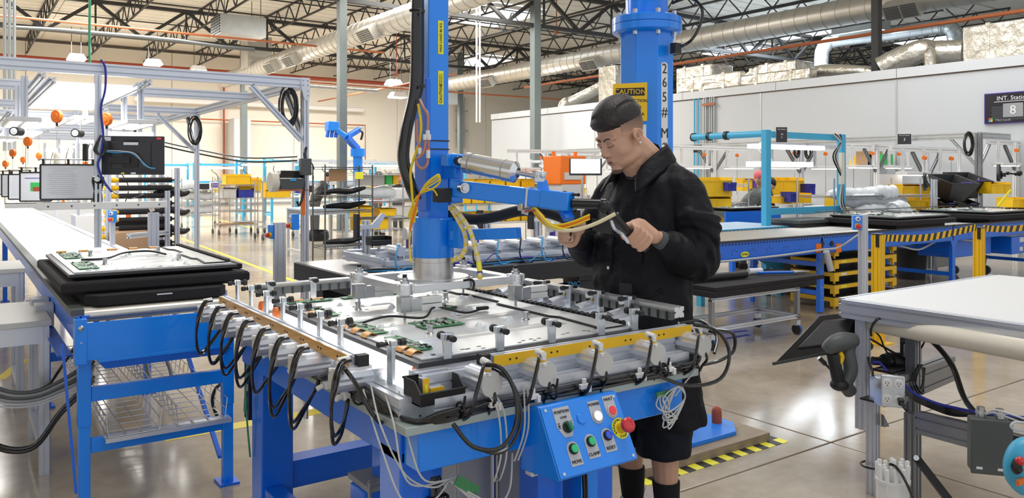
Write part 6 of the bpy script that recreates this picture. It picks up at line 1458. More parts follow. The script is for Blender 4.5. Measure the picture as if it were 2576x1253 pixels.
# ================================================================ MIDDLE DISTANCE
def wire_rack(name, label, u, v, w_, d_, h_, zs, yaw=0, cast=True, m='steel', post=.014, group=None):
    t = T(name, label, 'rack', (u, v, 0), group); rot = Matrix.Rotation(yaw, 3, 'Z')
    L = lambda x, y, z: V3((u, v, 0)) + rot @ V3((x, y, z))
    z0 = .13 if cast else 0
    for x in (-w_ / 2, w_ / 2):
        for y in (-d_ / 2, d_ / 2):
            O('post', M().cyl(L(x, y, z0), L(x, y, h_), post, 8), m, t)
            if cast: O('caster', M().cyl(L(x - .018, y, .06), L(x + .018, y, .06), .06, 14).bar(L(x, y + .02, .07), L(x, y, .14), .03), 'grey_dark', t)
    for z in zs:
        s = M()
        for dz in (0, -.035):
            for a, b in (((-1, -1), (1, -1)), ((1, -1), (1, 1)), ((1, 1), (-1, 1)), ((-1, 1), (-1, -1))): s.bar(L(a[0] * w_ / 2, a[1] * d_ / 2, z + dz), L(b[0] * w_ / 2, b[1] * d_ / 2, z + dz), .008)
        n = int(w_ / .05)
        for k in range(n): x = -w_ / 2 + w_ * (k + .5) / n; s.bar(L(x - .02, -d_ / 2, z - .035), L(x, -d_ / 2, z), .006); s.bar(L(x, -d_ / 2, z), L(x + .02, -d_ / 2, z - .035), .006)
        s.box(L(0, 0, z - .003), (w_, d_, .004), rot)
        O('shelf', s, m, t)
    return L
BINW = {}
def bin_(label, c, w_, d_, h_, m='yellow_bin', yaw=0, group=None, name='storage_bin', fill=None):
    """open-front stacking bin: a tapered shell with a rim and a label slot"""
    c = V3(c); t = T(name, label, 'bin', tuple(c), group); rot = Matrix.Rotation(yaw, 3, 'Z')
    L = lambda x, y, z: c + rot @ V3((x, y, z)); th = .006; a = w_ / 2; b = d_ / 2
    s = M(); s.box(L(0, 0, th / 2), (w_ * .94, d_ * .94, th), rot)
    s.box(L(-a + th / 2, 0, h_ / 2), (th, d_, h_), rot); s.box(L(a - th / 2, 0, h_ / 2), (th, d_, h_), rot); s.box(L(0, b - th / 2, h_ / 2), (w_, th, h_), rot); s.box(L(0, -b + th / 2, h_ * .42), (w_, th, h_ * .84), rot)
    O('shell', s, m, t)
    O('rim', M().box(L(0, -b - .004, h_ * .84), (w_ + .012, .014, .016), rot).box(L(0, b + .002, h_), (w_ + .012, .014, .014), rot).box(L(-a, 0, h_), (.014, d_, .014), rot).box(L(a, 0, h_), (.014, d_, .014), rot), m, t)
    O('divider_rib', M().box(L(0, -b - .002, h_ * .4), (.012, .006, h_ * .7), rot), m, t)
    if fill: O('contents', M().box(L(0, 0, h_ * .6), (w_ * .85, d_ * .85, h_ * .25), rot), fill, t)
    return t
def film_roll(label, c, L_, r, d=(1, 0, 0)):
    c = V3(c); d = V3(d).normalized(); m = M(); random.seed(int(c.x * 50 + c.z * 30))
    m.tube([c + d * (L_ * (k / 8 - .5)) + V3((0, 0, random.uniform(-.02, .02))) for k in range(9)], r, 14, 3, rf=lambda t: (.35 + .65 * min(1, 6 * min(t, 1 - t))) * (1 + .06 * math.sin(t * 40)))
    return one('wrapped_roll', label, 'bag', m, 'plastic_film')
# wire carts around px 470-740, base row y 575-600 (about 20 m away)
YAW = 0
def at(px, by): return G(px, by, 0)
p = at(500, 570); wire_rack('wire_cart', 'wire cart with silver wrapped rolls behind the second gantry post', p.x, p.y, 1.1, .6, 1.45, (.35, .75, 1.1))
film_roll('upper silver wrapped roll on the wire cart behind the second gantry post', (p.x, p.y, .92), 1.1, .13); film_roll('lower silver wrapped roll on the wire cart behind the second gantry post', (p.x, p.y, .52), 1.1, .13); film_roll('crumpled white wrap left on top of the wire cart', (p.x - .3, p.y, 1.24), .5, .14)
t = T('small_terminal', 'small terminal with purple screen above the silver rolls', 'terminal', (p.x + .4, p.y, 1.12)); O('case', M().box((p.x + .4, p.y - .2, 1.24), (.26, .08, .2)), 'white', t, bev=.01); O('screen', M().box((p.x + .4, p.y - .245, 1.24), (.2, .008, .13)), 'purple', t)
p = at(592, 588); wire_rack('wire_cart', 'wire cart with a big yellow bin on top and purple bins below, centre left', p.x, p.y, 1.0, .6, 1.5, (.25, .62, .95, 1.3))
bin_('wide yellow bin on the top shelf of the centre left wire cart', (p.x, p.y - .1, 1.3), .62, .4, .26)
bin_('white bin on the second shelf of the centre left wire cart', (p.x - .22, p.y - .1, .95), .34, .36, .26, 'offwhite'); bin_('purple bin beside the white one on the centre left wire cart', (p.x + .2, p.y - .1, .95), .4, .36, .24, 'navy')
one('board', 'pale wooden board on the lowest shelf of the centre left wire cart', 'board', M().bx(p.x - .45, p.x + .45, p.y - .25, p.y + .25, .256, .285), 'cardboard')
p = at(645, 590); wire_rack('wire_cart', 'wire cart with one tall yellow bin, next right of the centre left cart', p.x, p.y + .8, .75, .6, 1.5, (.3, .6, .8, 1.12)); bin_('tall yellow bin on the narrow wire cart', (p.x, p.y + .7, 1.125), .6, .4, .34)
p = at(700, 600); wire_rack('wire_cart', 'wire cart with two stacked yellow bins left of the twin stop post', p.x, p.y, .95, .6, 1.4, (.3, 1.0)); bin_('lower yellow bin of two on the cart left of the twin stop post', (p.x - .1, p.y - .1, 1.01), .6, .4, .17); bin_('upper yellow bin of two on the cart left of the twin stop post', (p.x - .1, p.y - .1, 1.19), .56, .4, .17)
p = at(455, 560); wire_rack('wire_cart', 'empty narrow wire cart left of the silver rolls', p.x - .7, p.y, .5, .5, 1.5, (.4, 1.0, 1.4))
# cyan workbench frames
def cyan_bench(label, u, v, w_=1.6, d_=.8, h_=2.2, bz=.9, lamp=True, m='cyan', stuff_=True, seed=1):
    t = T('workbench', label, 'workbench', (u, v, 0)); random.seed(seed)
    for x in (-w_ / 2, w_ / 2):
        O('upright', M().bx(u + x - .035, u + x + .035, v + d_ / 2 - .035, v + d_ / 2 + .035, 0, h_), m, t); O('front_leg', M().bx(u + x - .03, u + x + .03, v - d_ / 2, v - d_ / 2 + .06, 0, bz), m, t)
        O('top_arm', M().bx(u + x - .025, u + x + .025, v - d_ / 2 - .1, v + d_ / 2, h_ - .09, h_ - .03), m, t)
        O('side_rail', M().bx(u + x - .025, u + x + .025, v - d_ / 2 + .06, v + d_ / 2 - .03, .2, .26), m, t)
    O('rear_rail', M().bx(u - w_ / 2, u + w_ / 2, v + d_ / 2 - .025, v + d_ / 2 + .025, h_ - .12, h_ - .04), m, t); O('shelf_rail', M().bx(u - w_ / 2, u + w_ / 2, v + d_ / 2 - .02, v + d_ / 2 + .02, 1.25, 1.33), m, t)
    O('worktop', M().bx(u - w_ / 2 - .03, u + w_ / 2 + .03, v - d_ / 2 - .03, v + d_ / 2, bz, bz + .035), 'white_top', t, bev=.004)
    if lamp: O('lamp_housing', M().bx(u - w_ * .42, u + w_ * .42, v - .12, v + .12, h_ - .22, h_ - .16), 'white', t); O('lamp_tube', M().bx(u - w_ * .4, u + w_ * .4, v - .1, v + .1, h_ - .235, h_ - .22), 'glow', t)
    if stuff_:
        for k in range(5):
            x = u + random.uniform(-.42, .42) * w_; z = bz + .035; hh = random.uniform(.1, .3)
            O('equipment', M().lathe([(.05, 0), (.06, hh * .3), (.04, hh * .8), (.05, hh), (0, hh)], (x, v + random.uniform(-.2, .2), z), 10), random.choice(('white', 'grey_light', 'black', 'grey_dark', 'wire_blue')), t)
        short = label.replace('framed ', '').replace('bright ', '')
        for k, (kd, ct, nm, mm, sx, sy, sz) in enumerate(random.sample([('storage_bin', 'bin', 'yellow bin', 'yellow_bin', .32, .3, .2), ('storage_bin', 'bin', 'blue bin', 'navy', .24, .3, .18), ('instrument', 'instrument', 'black instrument', 'black', .3, .22, .26), ('carton', 'box', 'brown carton', 'cardboard', .28, .24, .2), ('instrument', 'instrument', 'white case', 'white', .3, .24, .22), ('monitor', 'monitor', 'dark monitor', 'screen_dark', .42, .05, .3), ('storage_bin', 'bin', 'purple bin', 'purple', .2, .3, .16), ('instrument', 'instrument', 'grey case', 'grey', .34, .25, .3)], 4)):
            x = u + (-.38 + .25 * k) * w_; z = bz + .036; y = v + random.uniform(-.3, .1)
            q = T(kd, nm + ' on the ' + short, ct, (x, y, z))
            O('body', M().bx(x - sx / 2, x + sx / 2, y - sy / 2, y + sy / 2, z + (.1 if kd == 'monitor' else 0), z + sz), mm, q, bev=.006)
            if kd == 'monitor': O('stand', M().bx(x - .02, x + .02, y - .02, y + .02, z, z + .1).bx(x - .1, x + .1, y - .08, y + .08, z, z + .012), 'black', q)
            elif kd == 'storage_bin': O('rim', M().bx(x - sx / 2 - .012, x + sx / 2 + .012, y - sy / 2 - .012, y + sy / 2 + .012, z + sz - .02, z + sz - .004), mm, q)
            elif kd == 'carton': O('tape', M().bx(x - .025, x + .025, y - sy / 2 - .002, y + sy / 2 + .002, z, z + sz + .002), 'cream', q)
            else: O('front_panel', M().bx(x - sx * .4, x + sx * .4, y - sy / 2 - .006, y - sy / 2, z + sz * .25, z + sz * .8), 'grey_dark' if mm != 'black' else 'wire_blue', q)
        O('hanging_cable', M().tube([(u - .3, v, h_ - .15), (u - .4, v - .1, 1.7), (u - .2, v - .1, 1.5), (u - .25, v, 1.0)], .012, 6, 5), 'hose', t)
    return t
for i, (px, by, w_, h_, lb) in enumerate(((425, 545, 1.5, 2.0, 'cyan framed workbench far back between the gantry posts'), (560, 548, 1.8, 2.0, 'cyan framed workbench behind the yellow bins, left one'), (640, 552, 1.0, 2.1, 'cyan framed workbench behind the yellow bins, middle one'), (715, 556, 1.1, 2.1, 'cyan framed workbench behind the printer'),
                                          (800, 550, 1.2, 2.0, 'cyan framed bench far behind the aluminium table'), (905, 545, 1.2, 2.0, 'cyan framed bench far behind the wire racks'), (990, 545, 1.1, 2.0, 'cyan framed bench just left of the black hose'), (1215, 545, 1.05, 2.15, 'cyan framed bench behind the silver cylinder'), (1290, 540, 1.1, 2.3, 'cyan framed bench with tall posts between blue post and gray column'))):
    p = at(px, by); cyan_bench(lb, p.x, p.y, w_, .8, h_, seed=i)
# lit aluminium benches: white lamp strips in the centre distance
for i, (px, by, u_, lb) in enumerate(((840, 570, 2.2, 'aluminium bench with bright lamp strips behind the aluminium side table'), (935, 560, 2.4, 'aluminium bench with bright lamps behind the two seated people'), (1390, 560, 1.1, 'aluminium bench with lamp strip right of the gray column'), (1480, 560, 1.1, 'aluminium bench with a bright screen left of the worker'))):
    p = at(px, by); cyan_bench(lb, p.x, p.y, u_, .9, 2.05, m='alu', seed=20 + i)
# people at the benches in the centre
p = at(792, 590); bystander('person', 'person in black bent over the bench behind the near gantry post', (p.x, p.y), R(10), 'black', 'grey_dark', .5, skinm='skin')
p = at(950, 590); bystander('person', 'dark haired person in dark red top facing right behind the wire racks', (p.x, p.y), R(-20), 'brick', 'grey_dark', 0, hgt=1.62)
p = at(1002, 580); bystander('person', 'brown haired person with lowered head just left of the black hose', (p.x, p.y), R(-100), 'black', 'grey_dark', .1, hgt=1.55, hairc='brick')
p = at(1022, 580)
# aluminium side table with blue top + bin
st = stand('side_table', 'aluminium table with light blue top left of the wire racks', 'table', *(lambda a: (a.x - .35, a.x + .55, a.y - .3, a.y + .5))(at(790, 648)), .93, top='wire_top' if 'wire_top' in MT else 'paper')
p = at(800, 645); wb_ = T('waste_bin', 'grey waste bin with black liner under the aluminium side table', 'bin', (p.x, p.y, 0)); O('bin_body', M().lathe([(0, 0), (.15, 0), (.19, .33), (0, .33)], (p.x, p.y, 0), 20), 'cream', wb_); O('liner', M().lathe([(.19, .30), (.21, .36), (.2, .46), (.17, .5), (.15, .42), (0, .40)], (p.x, p.y, 0), 20), 'bag', wb_)
a = at(790, 648); one('glove_heap', 'crumpled blue gloves on the aluminium side table', 'cloth', M().ball((a.x + .45, a.y - .1, .98), (.12, .09, .05), 12, 8).ball((a.x + .3, a.y, .965), (.07, .06, .035), 10, 6), 'wire_blue')
# wire racks in the centre (px 825-1040)
p = at(862, 668); L = wire_rack('wire_rack', 'dark wire rack with black parts right of the aluminium side table', p.x, p.y, .85, .55, 1.72, (.35, .95, 1.2, 1.68), cast=False, m='grey_dark')
for z, s in ((.98, 'upper'), (.38, 'lowest'), (1.23, 'top')): one('black_part', 'heap of black moulded parts on the %s used shelf of the dark wire rack' % s, 'parts', M().tube([(p.x - .35, p.y, z + .03), (p.x - .1, p.y - .1, z + .05), (p.x + .15, p.y, z + .04), (p.x + .4, p.y - .05, z + .10)], .05, 8, 4, rf=lambda t: .5 + .6 * math.sin(math.pi * t)), 'black')
one('clipboard', 'brown clipboard propped on top of the dark wire rack', 'board', M().bx(p.x - .28, p.x + .02, p.y - .1, p.y - .08, 1.44, 1.64), 'cardboard'); one('yellow_tag', 'small yellow tag hanging on the dark wire rack', 'tag', M().bx(p.x + .1, p.x + .25, p.y - .29, p.y - .28, 1.48, 1.60), 'yellow_pale')
p = at(938, 640); L = wire_rack('wire_rack', 'chrome wire rack with clear bags and a yellow bin, left of the black hose', p.x, p.y, 1.0, .6, 1.62, (.5, .75, 1.05, 1.58), cast=False)
for k, (dx, z) in enumerate(((-.25, 1.06), (.22, 1.06))): one('clear_bag', 'pack of clear wrapped parts on the middle shelf of the chrome rack, ' + ('left', 'right'), 'bag', M(), 'plastic_film') if 0 else one('clear_bag', ('left', 'right')[k] + ' pack of clear wrapped parts on the chrome rack middle shelf', 'bag', M().tube([(p.x + dx - .24, p.y, z + .13), (p.x + dx, p.y, z + .15), (p.x + dx + .24, p.y, z + .13)], .13, 10, 4, rf=lambda t: .8 + .2 * math.sin(math.pi * t)), 'plastic_film')
bin_('yellow bin on the lowest shelf of the chrome rack', (p.x - .1, p.y - .05, .505), .6, .45, .22); bin_('small yellow bin left on the chrome rack second shelf', (p.x - .28, p.y - .05, .755), .3, .4, .2); bin_('small yellow bin with blue parts right on the chrome rack', (p.x + .2, p.y - .05, .755), .36, .4, .14, fill='navy')
one('flat_carton', 'white boxed panel between the shelves of the chrome rack', 'box', M().bx(p.x - .4, p.x + .2, p.y - .1, p.y, 1.34, 1.55), 'offwhite'); one('green_box', 'green box beside the white panel on the chrome rack', 'box', M().bx(p.x + .22, p.x + .34, p.y - .15, p.y, 1.36, 1.55), 'lime'); one('yellow_box', 'yellow box beside the green one on the chrome rack', 'box', M().bx(p.x + .37, p.x + .47, p.y - .15, p.y, 1.36, 1.55), 'yellow_bin')
p = at(1012, 618); L = wire_rack('wire_rack', 'chrome wire rack with stacked clear bags beside the black hose', p.x, p.y, .85, .6, 1.62, (.6, 1.0, 1.58), cast=False)
for k, z in enumerate((.61, 1.01)): one('clear_bag', ('lower', 'upper')[k] + ' stack of clear wrapped sheets on the rack beside the black hose', 'bag', M().loft([[(p.x - .38, p.y - .25, zz), (p.x + .38, p.y - .25, zz), (p.x + .38, p.y + .25, zz), (p.x - .38, p.y + .25, zz)] for zz in (z, z + .12, z + .26)]), 'plastic_film', bev=.04)
# racks of yellow bins behind the lift arm (px 1160-1340)
p = at(1235, 620); L = wire_rack('wire_rack', 'long wire rack of yellow bins behind the blue lift arm', p.x, p.y, 2.3, .6, 1.7, (.55, .95, 1.25, 1.66), cast=False)
k = 0
for z, n, h_ in ((.555, 5, .2), (.955, 6, .2), (1.255, 5, .2)):
    for i in range(n):
        x = p.x - 1.0 + 2.0 * (i + .5) / n; k += 1
        bin_('yellow bin on the rack behind the lift arm, %s shelf, %s' % (('lower', 'middle', 'upper')[(.555, .955, 1.255).index(z)], ('first', 'second', 'third', 'fourth', 'fifth', 'sixth')[i] + ' from left'), (x, p.y - .02, z), 1.85 / n, .5, h_, group='yellow bins on the long rack', fill=('plastic_film', None)[i % 2])
# orange machine, white screen, fixtures near px 1400-1500
p = Pd(1420, 420, 17); t = T('orange_machine', 'orange box shaped machine right of the gray column', 'machine', (p.x, p.y, 0)); O('body', M().bx(p.x - .35, p.x + .35, p.y - .3, p.y + .3, 1.35, 1.95), 'orange', t, bev=.02); O('base', M().bx(p.x - .3, p.x + .3, p.y - .3, p.y + .3, 0, 1.35), 'grey_light', t); O('panel', M().bx(p.x - .25, p.x + .25, p.y - .32, p.y - .3, 1.45, 1.6), 'offwhite', t); O('horn', M().cyl((p.x - .3, p.y, 1.95), (p.x - .3, p.y, 2.05), .04, 8).cyl((p.x + .3, p.y, 1.95), (p.x + .3, p.y, 2.05), .04, 8), 'orange', t)
monitor('monitor', 'wide bright white screen just left of the worker', Pd(1473, 420, 15), .62, .32, R(-35), back=False, on=False)[0]
sc_w = Pd(1473, 418, 14.9); one('backlit_sheet', 'bright backlit sheet on the wide screen left of the worker', 'screen', M().box(sc_w, (.55, .01, .27), Matrix.Rotation(R(-35), 3, 'Z')), 'glow_soft')
p = at(1473, 560); one('screen_pole', 'thin pole carrying the wide white screen', 'pole', M().cyl((sc_w.x, sc_w.y + .1, 0), (sc_w.x, sc_w.y + .1, 1.5), .02, 8), 'steel')
# blue robot arm far left of centre
t = T('blue_manipulator', 'blue jointed manipulator on a post far behind the left gray column', 'robot', tuple(Pd(890, 420, 22)))
c = Pd(900, 385, 22); O('mast', M().cyl((c.x, c.y, 0), (c.x, c.y, c.z + .1), .13, 14).cyl((c.x, c.y, c.z - .1), (c.x, c.y, c.z + .12), .2, 14), 'blue_post', t)
e = Pd(872, 345, 21.5); f = Pd(835, 318, 21.5); O('upper_arm', M().bar(c + V3((0, 0, .1)), e, .16).bar(e, Pd(905, 325, 22), .14), 'blue', t, bev=.02); O('forearm', M().bar(e, f, .14).box(f, (.3, .3, .26)), 'blue_post', t, bev=.02)
for k in range(3): O('end_tool', M().cyl(f + V3((-.1 + .12 * k, 0, -.1)), f + V3((-.14 + .12 * k, 0, -.3)), .05, 8), 'blue', t)
O('hose_loop', M().tube([Pd(905, 325, 21.8), Pd(912, 335, 21.8), Pd(908, 352, 21.8)], .03, 6, 5), 'hose', t)
# ---------------------------------------------------------------- granite inspection bench behind the table
gb = T('granite_bench', 'heavy dark granite bench behind the fixture table carrying a hose covered fixture', 'bench', (3.1, 5.2, 0))
O('slab', M().bx(2.06, 4.3, 4.67, 5.77, .775, .90), 'black', gb, bev=.004); O('top_surface', M().bx(2.075, 4.29, 4.685, 5.755, .899, .903), 'granite', gb)
for u, v in ((2.2, 4.8), (4.0, 4.8), (2.2, 5.55), (4.0, 5.55)): O('isolator_leg', M().bx(u, u + .24, v, v + .2, 0, .72).bx(u - .03, u + .27, v - .03, v + .2, .72, .774), 'black', gb, bev=.006)
O('lower_frame', M().bx(2.3, 4.2, 4.85, 4.92, .2, .3).bx(2.25, 4.15, 4.82, 4.9, .6, .7), 'black', gb); O('lug', M().cyl((2.06, 5.05, .80), (2.03, 5.05, .80), .012, 10), 'steel', gb)
text('lettering', 'TMC', .06, PV(1443, 716, 4.75), (1, 0, 0), (0, 0, 1), gb, 'wire_blue', .002)
O('sign_board', M().bx(*(lambda a: (a.x - .12, a.x + .1))(PV(1443, 716, 4.77)), 4.762, 4.77, .56, .70), 'black', gb)
hx = T('hose_fixture', 'aluminium clamp fixture with black and blue hoses on the granite bench', 'fixture', (3.1, 5.1, .903))
for v, z, m_ in ((4.82, .935, 'alu'), (4.95, .985, 'alu'), (5.45, .96, 'alu')): prof('frame_rail', (2.35, v, z), (4.2, v, z), .06, .08, 1, 1, par=hx)
prof('frame_rail', (2.36, 4.85, .96), (2.36, 5.5, .96), .06, .06, 1, 1, par=hx); prof('frame_rail', (2.95, 4.75, .935), (2.95, 5.5, .935), .06, .06, 1, 1, par=hx)
for k in range(9):
    u = 2.45 + .2 * k; O('air_cylinder', M().cyl((u, 4.80, 1.035), (u, 4.98, 1.035), .035, 18), 'alu', hx); O('cylinder_bracket', M().poly([(u + .05, 4.85, .98), (u + .05, 5.0, .98), (u + .05, 4.97, 1.07), (u + .05, 4.92, 1.08)], .006), 'zinc', hx)
    O('hose_loop', M().tube([(u, 4.82, 1.07), (u - .05, 4.74, 1.08), (u - .09, 4.70, .98), (u - .05, 4.70, .915), (u + .02, 4.72, .912)], .006, 6, 5), 'hose' if k % 2 else 'wire_blue', hx)
    O('fitting', M().box((u, 4.83, 1.075), (.03, .03, .02)), 'white', hx)
random.seed(9)
for k in range(9): O('loose_tube', M().tube([(2.25 + .22 * k + random.uniform(-.1, .1), 4.74 + random.uniform(-.03, .03), .91), (2.35 + .22 * k, 4.71, .912), (2.5 + .22 * k, 4.73, .93 + random.uniform(0, .06)), (2.62 + .2 * k, 4.72, .912)], .004, 6, 5), random.choice(('wire_blue', 'hose', 'wire_blue', 'navy')), hx)
for k in range(3): O('hose_bundle', M().tube([(2.2, 4.9, .912), (2.3, 4.75, .912 + .01 * k), (2.7, 4.72, .915), (3.3, 4.72, .915 + .01 * k), (4.1, 4.74, .93), (4.25, 4.85, 1.0)], .007, 6, 5), ('hose', 'wire_blue', 'hose')[k], hx)
for u in (2.45, 2.95, 3.5, 4.0):
    prof('upright', (u, 5.35, .93), (u, 5.35, 1.22), .045, .045, 1, 1, par=hx); O('angle_bracket', M().poly([(u - .08, 5.32, 1.16), (u + .08, 5.32, 1.16), (u + .08, 5.32, 1.18), (u + .13, 5.32, 1.26), (u + .1, 5.32, 1.27), (u + .02, 5.32, 1.19), (u - .08, 5.32, 1.19)], .03), 'alu', hx); O('black_pad', M().bx(u - .105, u - .08, 5.28, 5.34, 1.1, 1.27), 'black', hx)
for u in (2.72, 2.82, 3.3, 4.05): O('purple_clamp', M().box((u, 5.2, 1.08), (.03, .05, .13)), 'purple', hx, bev=.006); O('white_wheel', M().cyl((u - .04, 5.19, 1.12), (u - .01, 5.19, 1.12), .045, 18), 'white', hx)
for u in (2.9, 3.45): O('terminal_block', M().box((u, 4.76, .925), (.12, .05, .04)), 'navy', hx, bev=.004)
t = T('small_bin', 'small black open bin perched on the hose covered fixture', 'bin', (3.0, 5.1, 1.1)); c = Pd(953, 605, 5.6)
O('tray', M().box(c + V3((0, 0, -.03)), (.15, .1, .006)).box(c + V3((-.075, 0, 0)), (.006, .1, .06)).box(c + V3((.075, 0, 0)), (.006, .1, .06)).box(c + V3((0, .05, 0)), (.15, .006, .06)).box(c + V3((0, -.05, -.012)), (.15, .006, .035)), 'black', t, bev=.003); O('bracket', M().cyl(c + V3((0, 0, -.12)), c + V3((0, 0, -.03)), .01, 8), 'steel', t)
# ================================================================ BLUE COLUMN with platform
KC = V3((3.385, 3.43, 0)); KR = .160
kc = T('lift_column', 'thick bright blue flanged column bolted to a wooden platform, carrying the load limit strip', 'column', tuple(KC))
oct_ = lambda r, z, off=22.5, n=8: [(KC.x + r * math.cos(R(off + 360 / n * k)), KC.y + r * math.sin(R(off + 360 / n * k)), z) for k in range(n)]
O('base_plate', M().loft([[(KC.x + x, KC.y + y, z) for x, y in ((-.42, -.30), (-.30, -.42), (.30, -.42), (.42, -.30), (.42, .30), (.30, .42), (-.30, .42), (-.42, .30))] for z in (.05, .075)]), 'blue_post', kc, bev=.003)
O('shaft', M().loft([oct_(KR * 1.03, .075), oct_(KR * 1.03, 2.40)]), 'blue_post', kc, bev=.004)
O('lower_flange', M().lathe([(0, 2.385), (.185, 2.385), (.206, 2.40), (.206, 2.44), (0, 2.44)], KC, 40), 'blue_post', kc); O('upper_flange', M().lathe([(0, 2.443), (.206, 2.443), (.206, 2.48), (.185, 2.49), (0, 2.49)], KC, 40), 'blue_post', kc)
O('upper_mast', M().lathe([(0, 2.49), (.125, 2.49), (.125, 2.85), (0, 2.85)], KC, 32), 'blue_post', kc)
for k in range(8):
    a = R(22.5 + 45 * k); c = KC + V3((math.cos(a) * .172, math.sin(a) * .172, 0))
    O('flange_bolt', M().cyl(c + V3((0, 0, 2.488)), c + V3((0, 0, 2.512)), .016, 6).cyl(c + V3((0, 0, 2.365)), c + V3((0, 0, 2.387)), .014, 6), 'zinc', kc)
for x, y in ((.33, -.25), (.3, .33), (-.33, -.25), (-.25, .33)): O('anchor_cap', M().lathe([(.030, .075), (.030, .14), (.024, .16), (.012, .17), (0, .172)], KC + V3((x, y, 0)), 14), 'brick', kc)
ft_ = M()
for a in (22.5 + 45 * k for k in range(8)): pass
# faces toward the camera
def face(k):                                           # k: heading of the face normal in degrees
    n = V3((math.cos(R(k)), math.sin(R(k)), 0)); ap = KR * 1.03 * math.cos(R(22.5)); x = V3((0, 0, 1)).cross(n) * 1.0; return KC + n * ap, n, -x if False else x
c, n, x = face(-90)                                    # octagon face looking along -v (right part of the column in view)
q = Matrix((x, V3((0, 0, 1)), n)).transposed(); W_ = .052
def onf(a, z, d=.001): return c + x * a + V3((0, 0, z)) + n * d
strip_ = M(); lx = -.010
pts = [(lx - W_ / 2, 1.0), (lx + W_ / 2, 1.0), (lx + W_ / 2, 2.19)] + [(lx + math.cos(R(t)) * W_ / 2, 2.19 + math.sin(R(t)) * W_ / 2 * .6) for t in range(15, 180, 15)] + [(lx - W_ / 2, 2.19)]
O('load_strip', M().poly([onf(a, z, .0005) for a, z in pts], .002), 'white', kc, label='white rounded strip lettered 265# MAX')
for ch, z in (('2', 2.165), ('6', 2.085), ('5', 2.0), ('#', 1.915), ('M', 1.79), ('A', 1.695), ('X', 1.60)): text('lettering', ch, .082, onf(lx, z, .0026), x, (0, 0, 1), kc, 'ink')
c2, n2, x2 = face(-135)
def onf2(a, z, d=.001): return c2 + x2 * a + V3((0, 0, z)) + n2 * d
cs = T('caution_sign', 'worn yellow caution sign on the blue column behind the worker head', 'sign', tuple(onf2(0, 1.9)))
cc = c2 + V3((0, 0, 0)); SX0, SX1, SZ0, SZ1 = -.13, .085, 1.885, 2.075
nn = V3((-.55, -.83, 0)).normalized(); xx = V3((0, 0, 1)).cross(nn); co_ = Pd(1586, 258, 4.52)
def os(a, z, d=0): return co_ + xx * a + V3((0, 0, z)) + nn * d
O('plate', M().poly([os(-.10, -.11), (os(.095, -.105)), os(.095, .115), os(-.10, .105)], .003), 'yellow', cs); O('caution_band', M().poly([os(-.085, .035, .0035), os(.08, .04, .0035), os(.08, .085, .0035), os(-.085, .08, .0035)], .0015), 'ink', cs)
O('yellow_edge', M().poly([os(-.099, -.109, .003), os(.094, -.104, .003), os(.094, .114, .003), os(-.099, .104, .003)], .0005), 'yellow_bin', cs)
text('lettering', 'CAUTION', .040, os(-.002, .060, .0055), xx, (0, 0, 1), cs, 'yellow_bin')
for s, z in (('EYE PROTECTION', .010), ('REQUIRED', -.028), ('IN THIS AREA', -.066)): text('lettering', s, .026 if s[0] != 'E' else .0235, os(0, z, .0042), xx, (0, 0, 1), cs)
one('paper_notice', 'small white notice with black print below the caution sign behind the ear', 'sign', M().poly([os(.03, -.24), os(.09, -.24), os(.09, -.125), os(.03, -.125)], .002), 'paper')
O('cable_loop', M().tube([Pd(1690, 8, 4.6), Pd(1735, -5, 4.55), Pd(1765, 20, 4.5), Pd(1762, 60, 4.5), Pd(1740, 100, 4.5), Pd(1712, 118, 4.55)], .009, 8, 6), 'hose', kc); O('cable_clamp', M().box(Pd(1700, 122, 4.6), (.05, .04, .06)), 'black', kc)
pf = T('platform', 'plywood platform under the blue column, edged with yellow and black tape', 'platform', (KC.x, KC.y, 0))
O('plywood', M().bx(KC.x - .50, KC.x + .50, KC.y - .50, KC.y + .52, .0, .05), 'wood', pf, bev=.002)
b0, b1 = KC.x - .56, KC.x + .58
for k in range(19):
    a0 = b0 + (b1 - b0) * k / 19; a1 = b0 + (b1 - b0) * (k + 1) / 19
    O('tape_stripe', M().loft([[(a0, KC.y - .57, .0), (a1, KC.y - .57, .0), (a1, KC.y - .57, .002), (a0, KC.y - .57, .002)], [(a0, KC.y - .502, .0), (a1, KC.y - .502, .0), (a1, KC.y - .502, .004), (a0, KC.y - .502, .004)]]), 'yellow_pale' if k % 2 == 0 else 'black', pf)
    if k < 17: O('tape_stripe', M().bx(KC.x + .502, KC.x + .575, KC.y - .50 + k * .06, KC.y - .44 + k * .06, 0, .003), 'yellow_pale' if k % 2 else 'black', pf)
# ================================================================ RIGHT CONVEYOR
rc_ = T('conveyor', 'blue perforated conveyor crossing behind the worker to the right edge', 'conveyor', (9, 5.8, 0))
V0, V1 = 5.3, 6.25
for a, b in ((4.9, 7.93), (7.97, 10.86), (10.9, 14.2)):
    O('side_channel', M().bx(a, b, V0, V0 + .006, .675, .865).bx(a, b, V0, V0 + .04, .672, .678), 'blue', rc_); O('side_channel', M().bx(a, b, V1, V1 + .006, .675, .865), 'blue', rc_)
    O('top_guard', M().bx(a, b, V0 - .015, V0 + .03, .865, .885), 'bezel', rc_); O('top_guard', M().bx(a, b, V1 - .02, V1 + .02, .865, .885), 'bezel', rc_)
    h = M(); n = int((b - a) / .05)
    for k in range(n): h.cyl((a + .03 + k * .05, V0, .845), (a + .03 + k * .05, V0 - .0015, .845), .010, 6)
    n = int((b - a) / .28)
    for k in range(n):
        for dx, dz in ((0, .77), (.04, .785), (.08, .77), (.0, .74)): h.cyl((a + .12 + k * .28 + dx, V0, dz), (a + .12 + k * .28 + dx, V0 - .0015, dz), .006, 6)
    O('punched_holes', h, 'ink', rc_, kind='stuff')
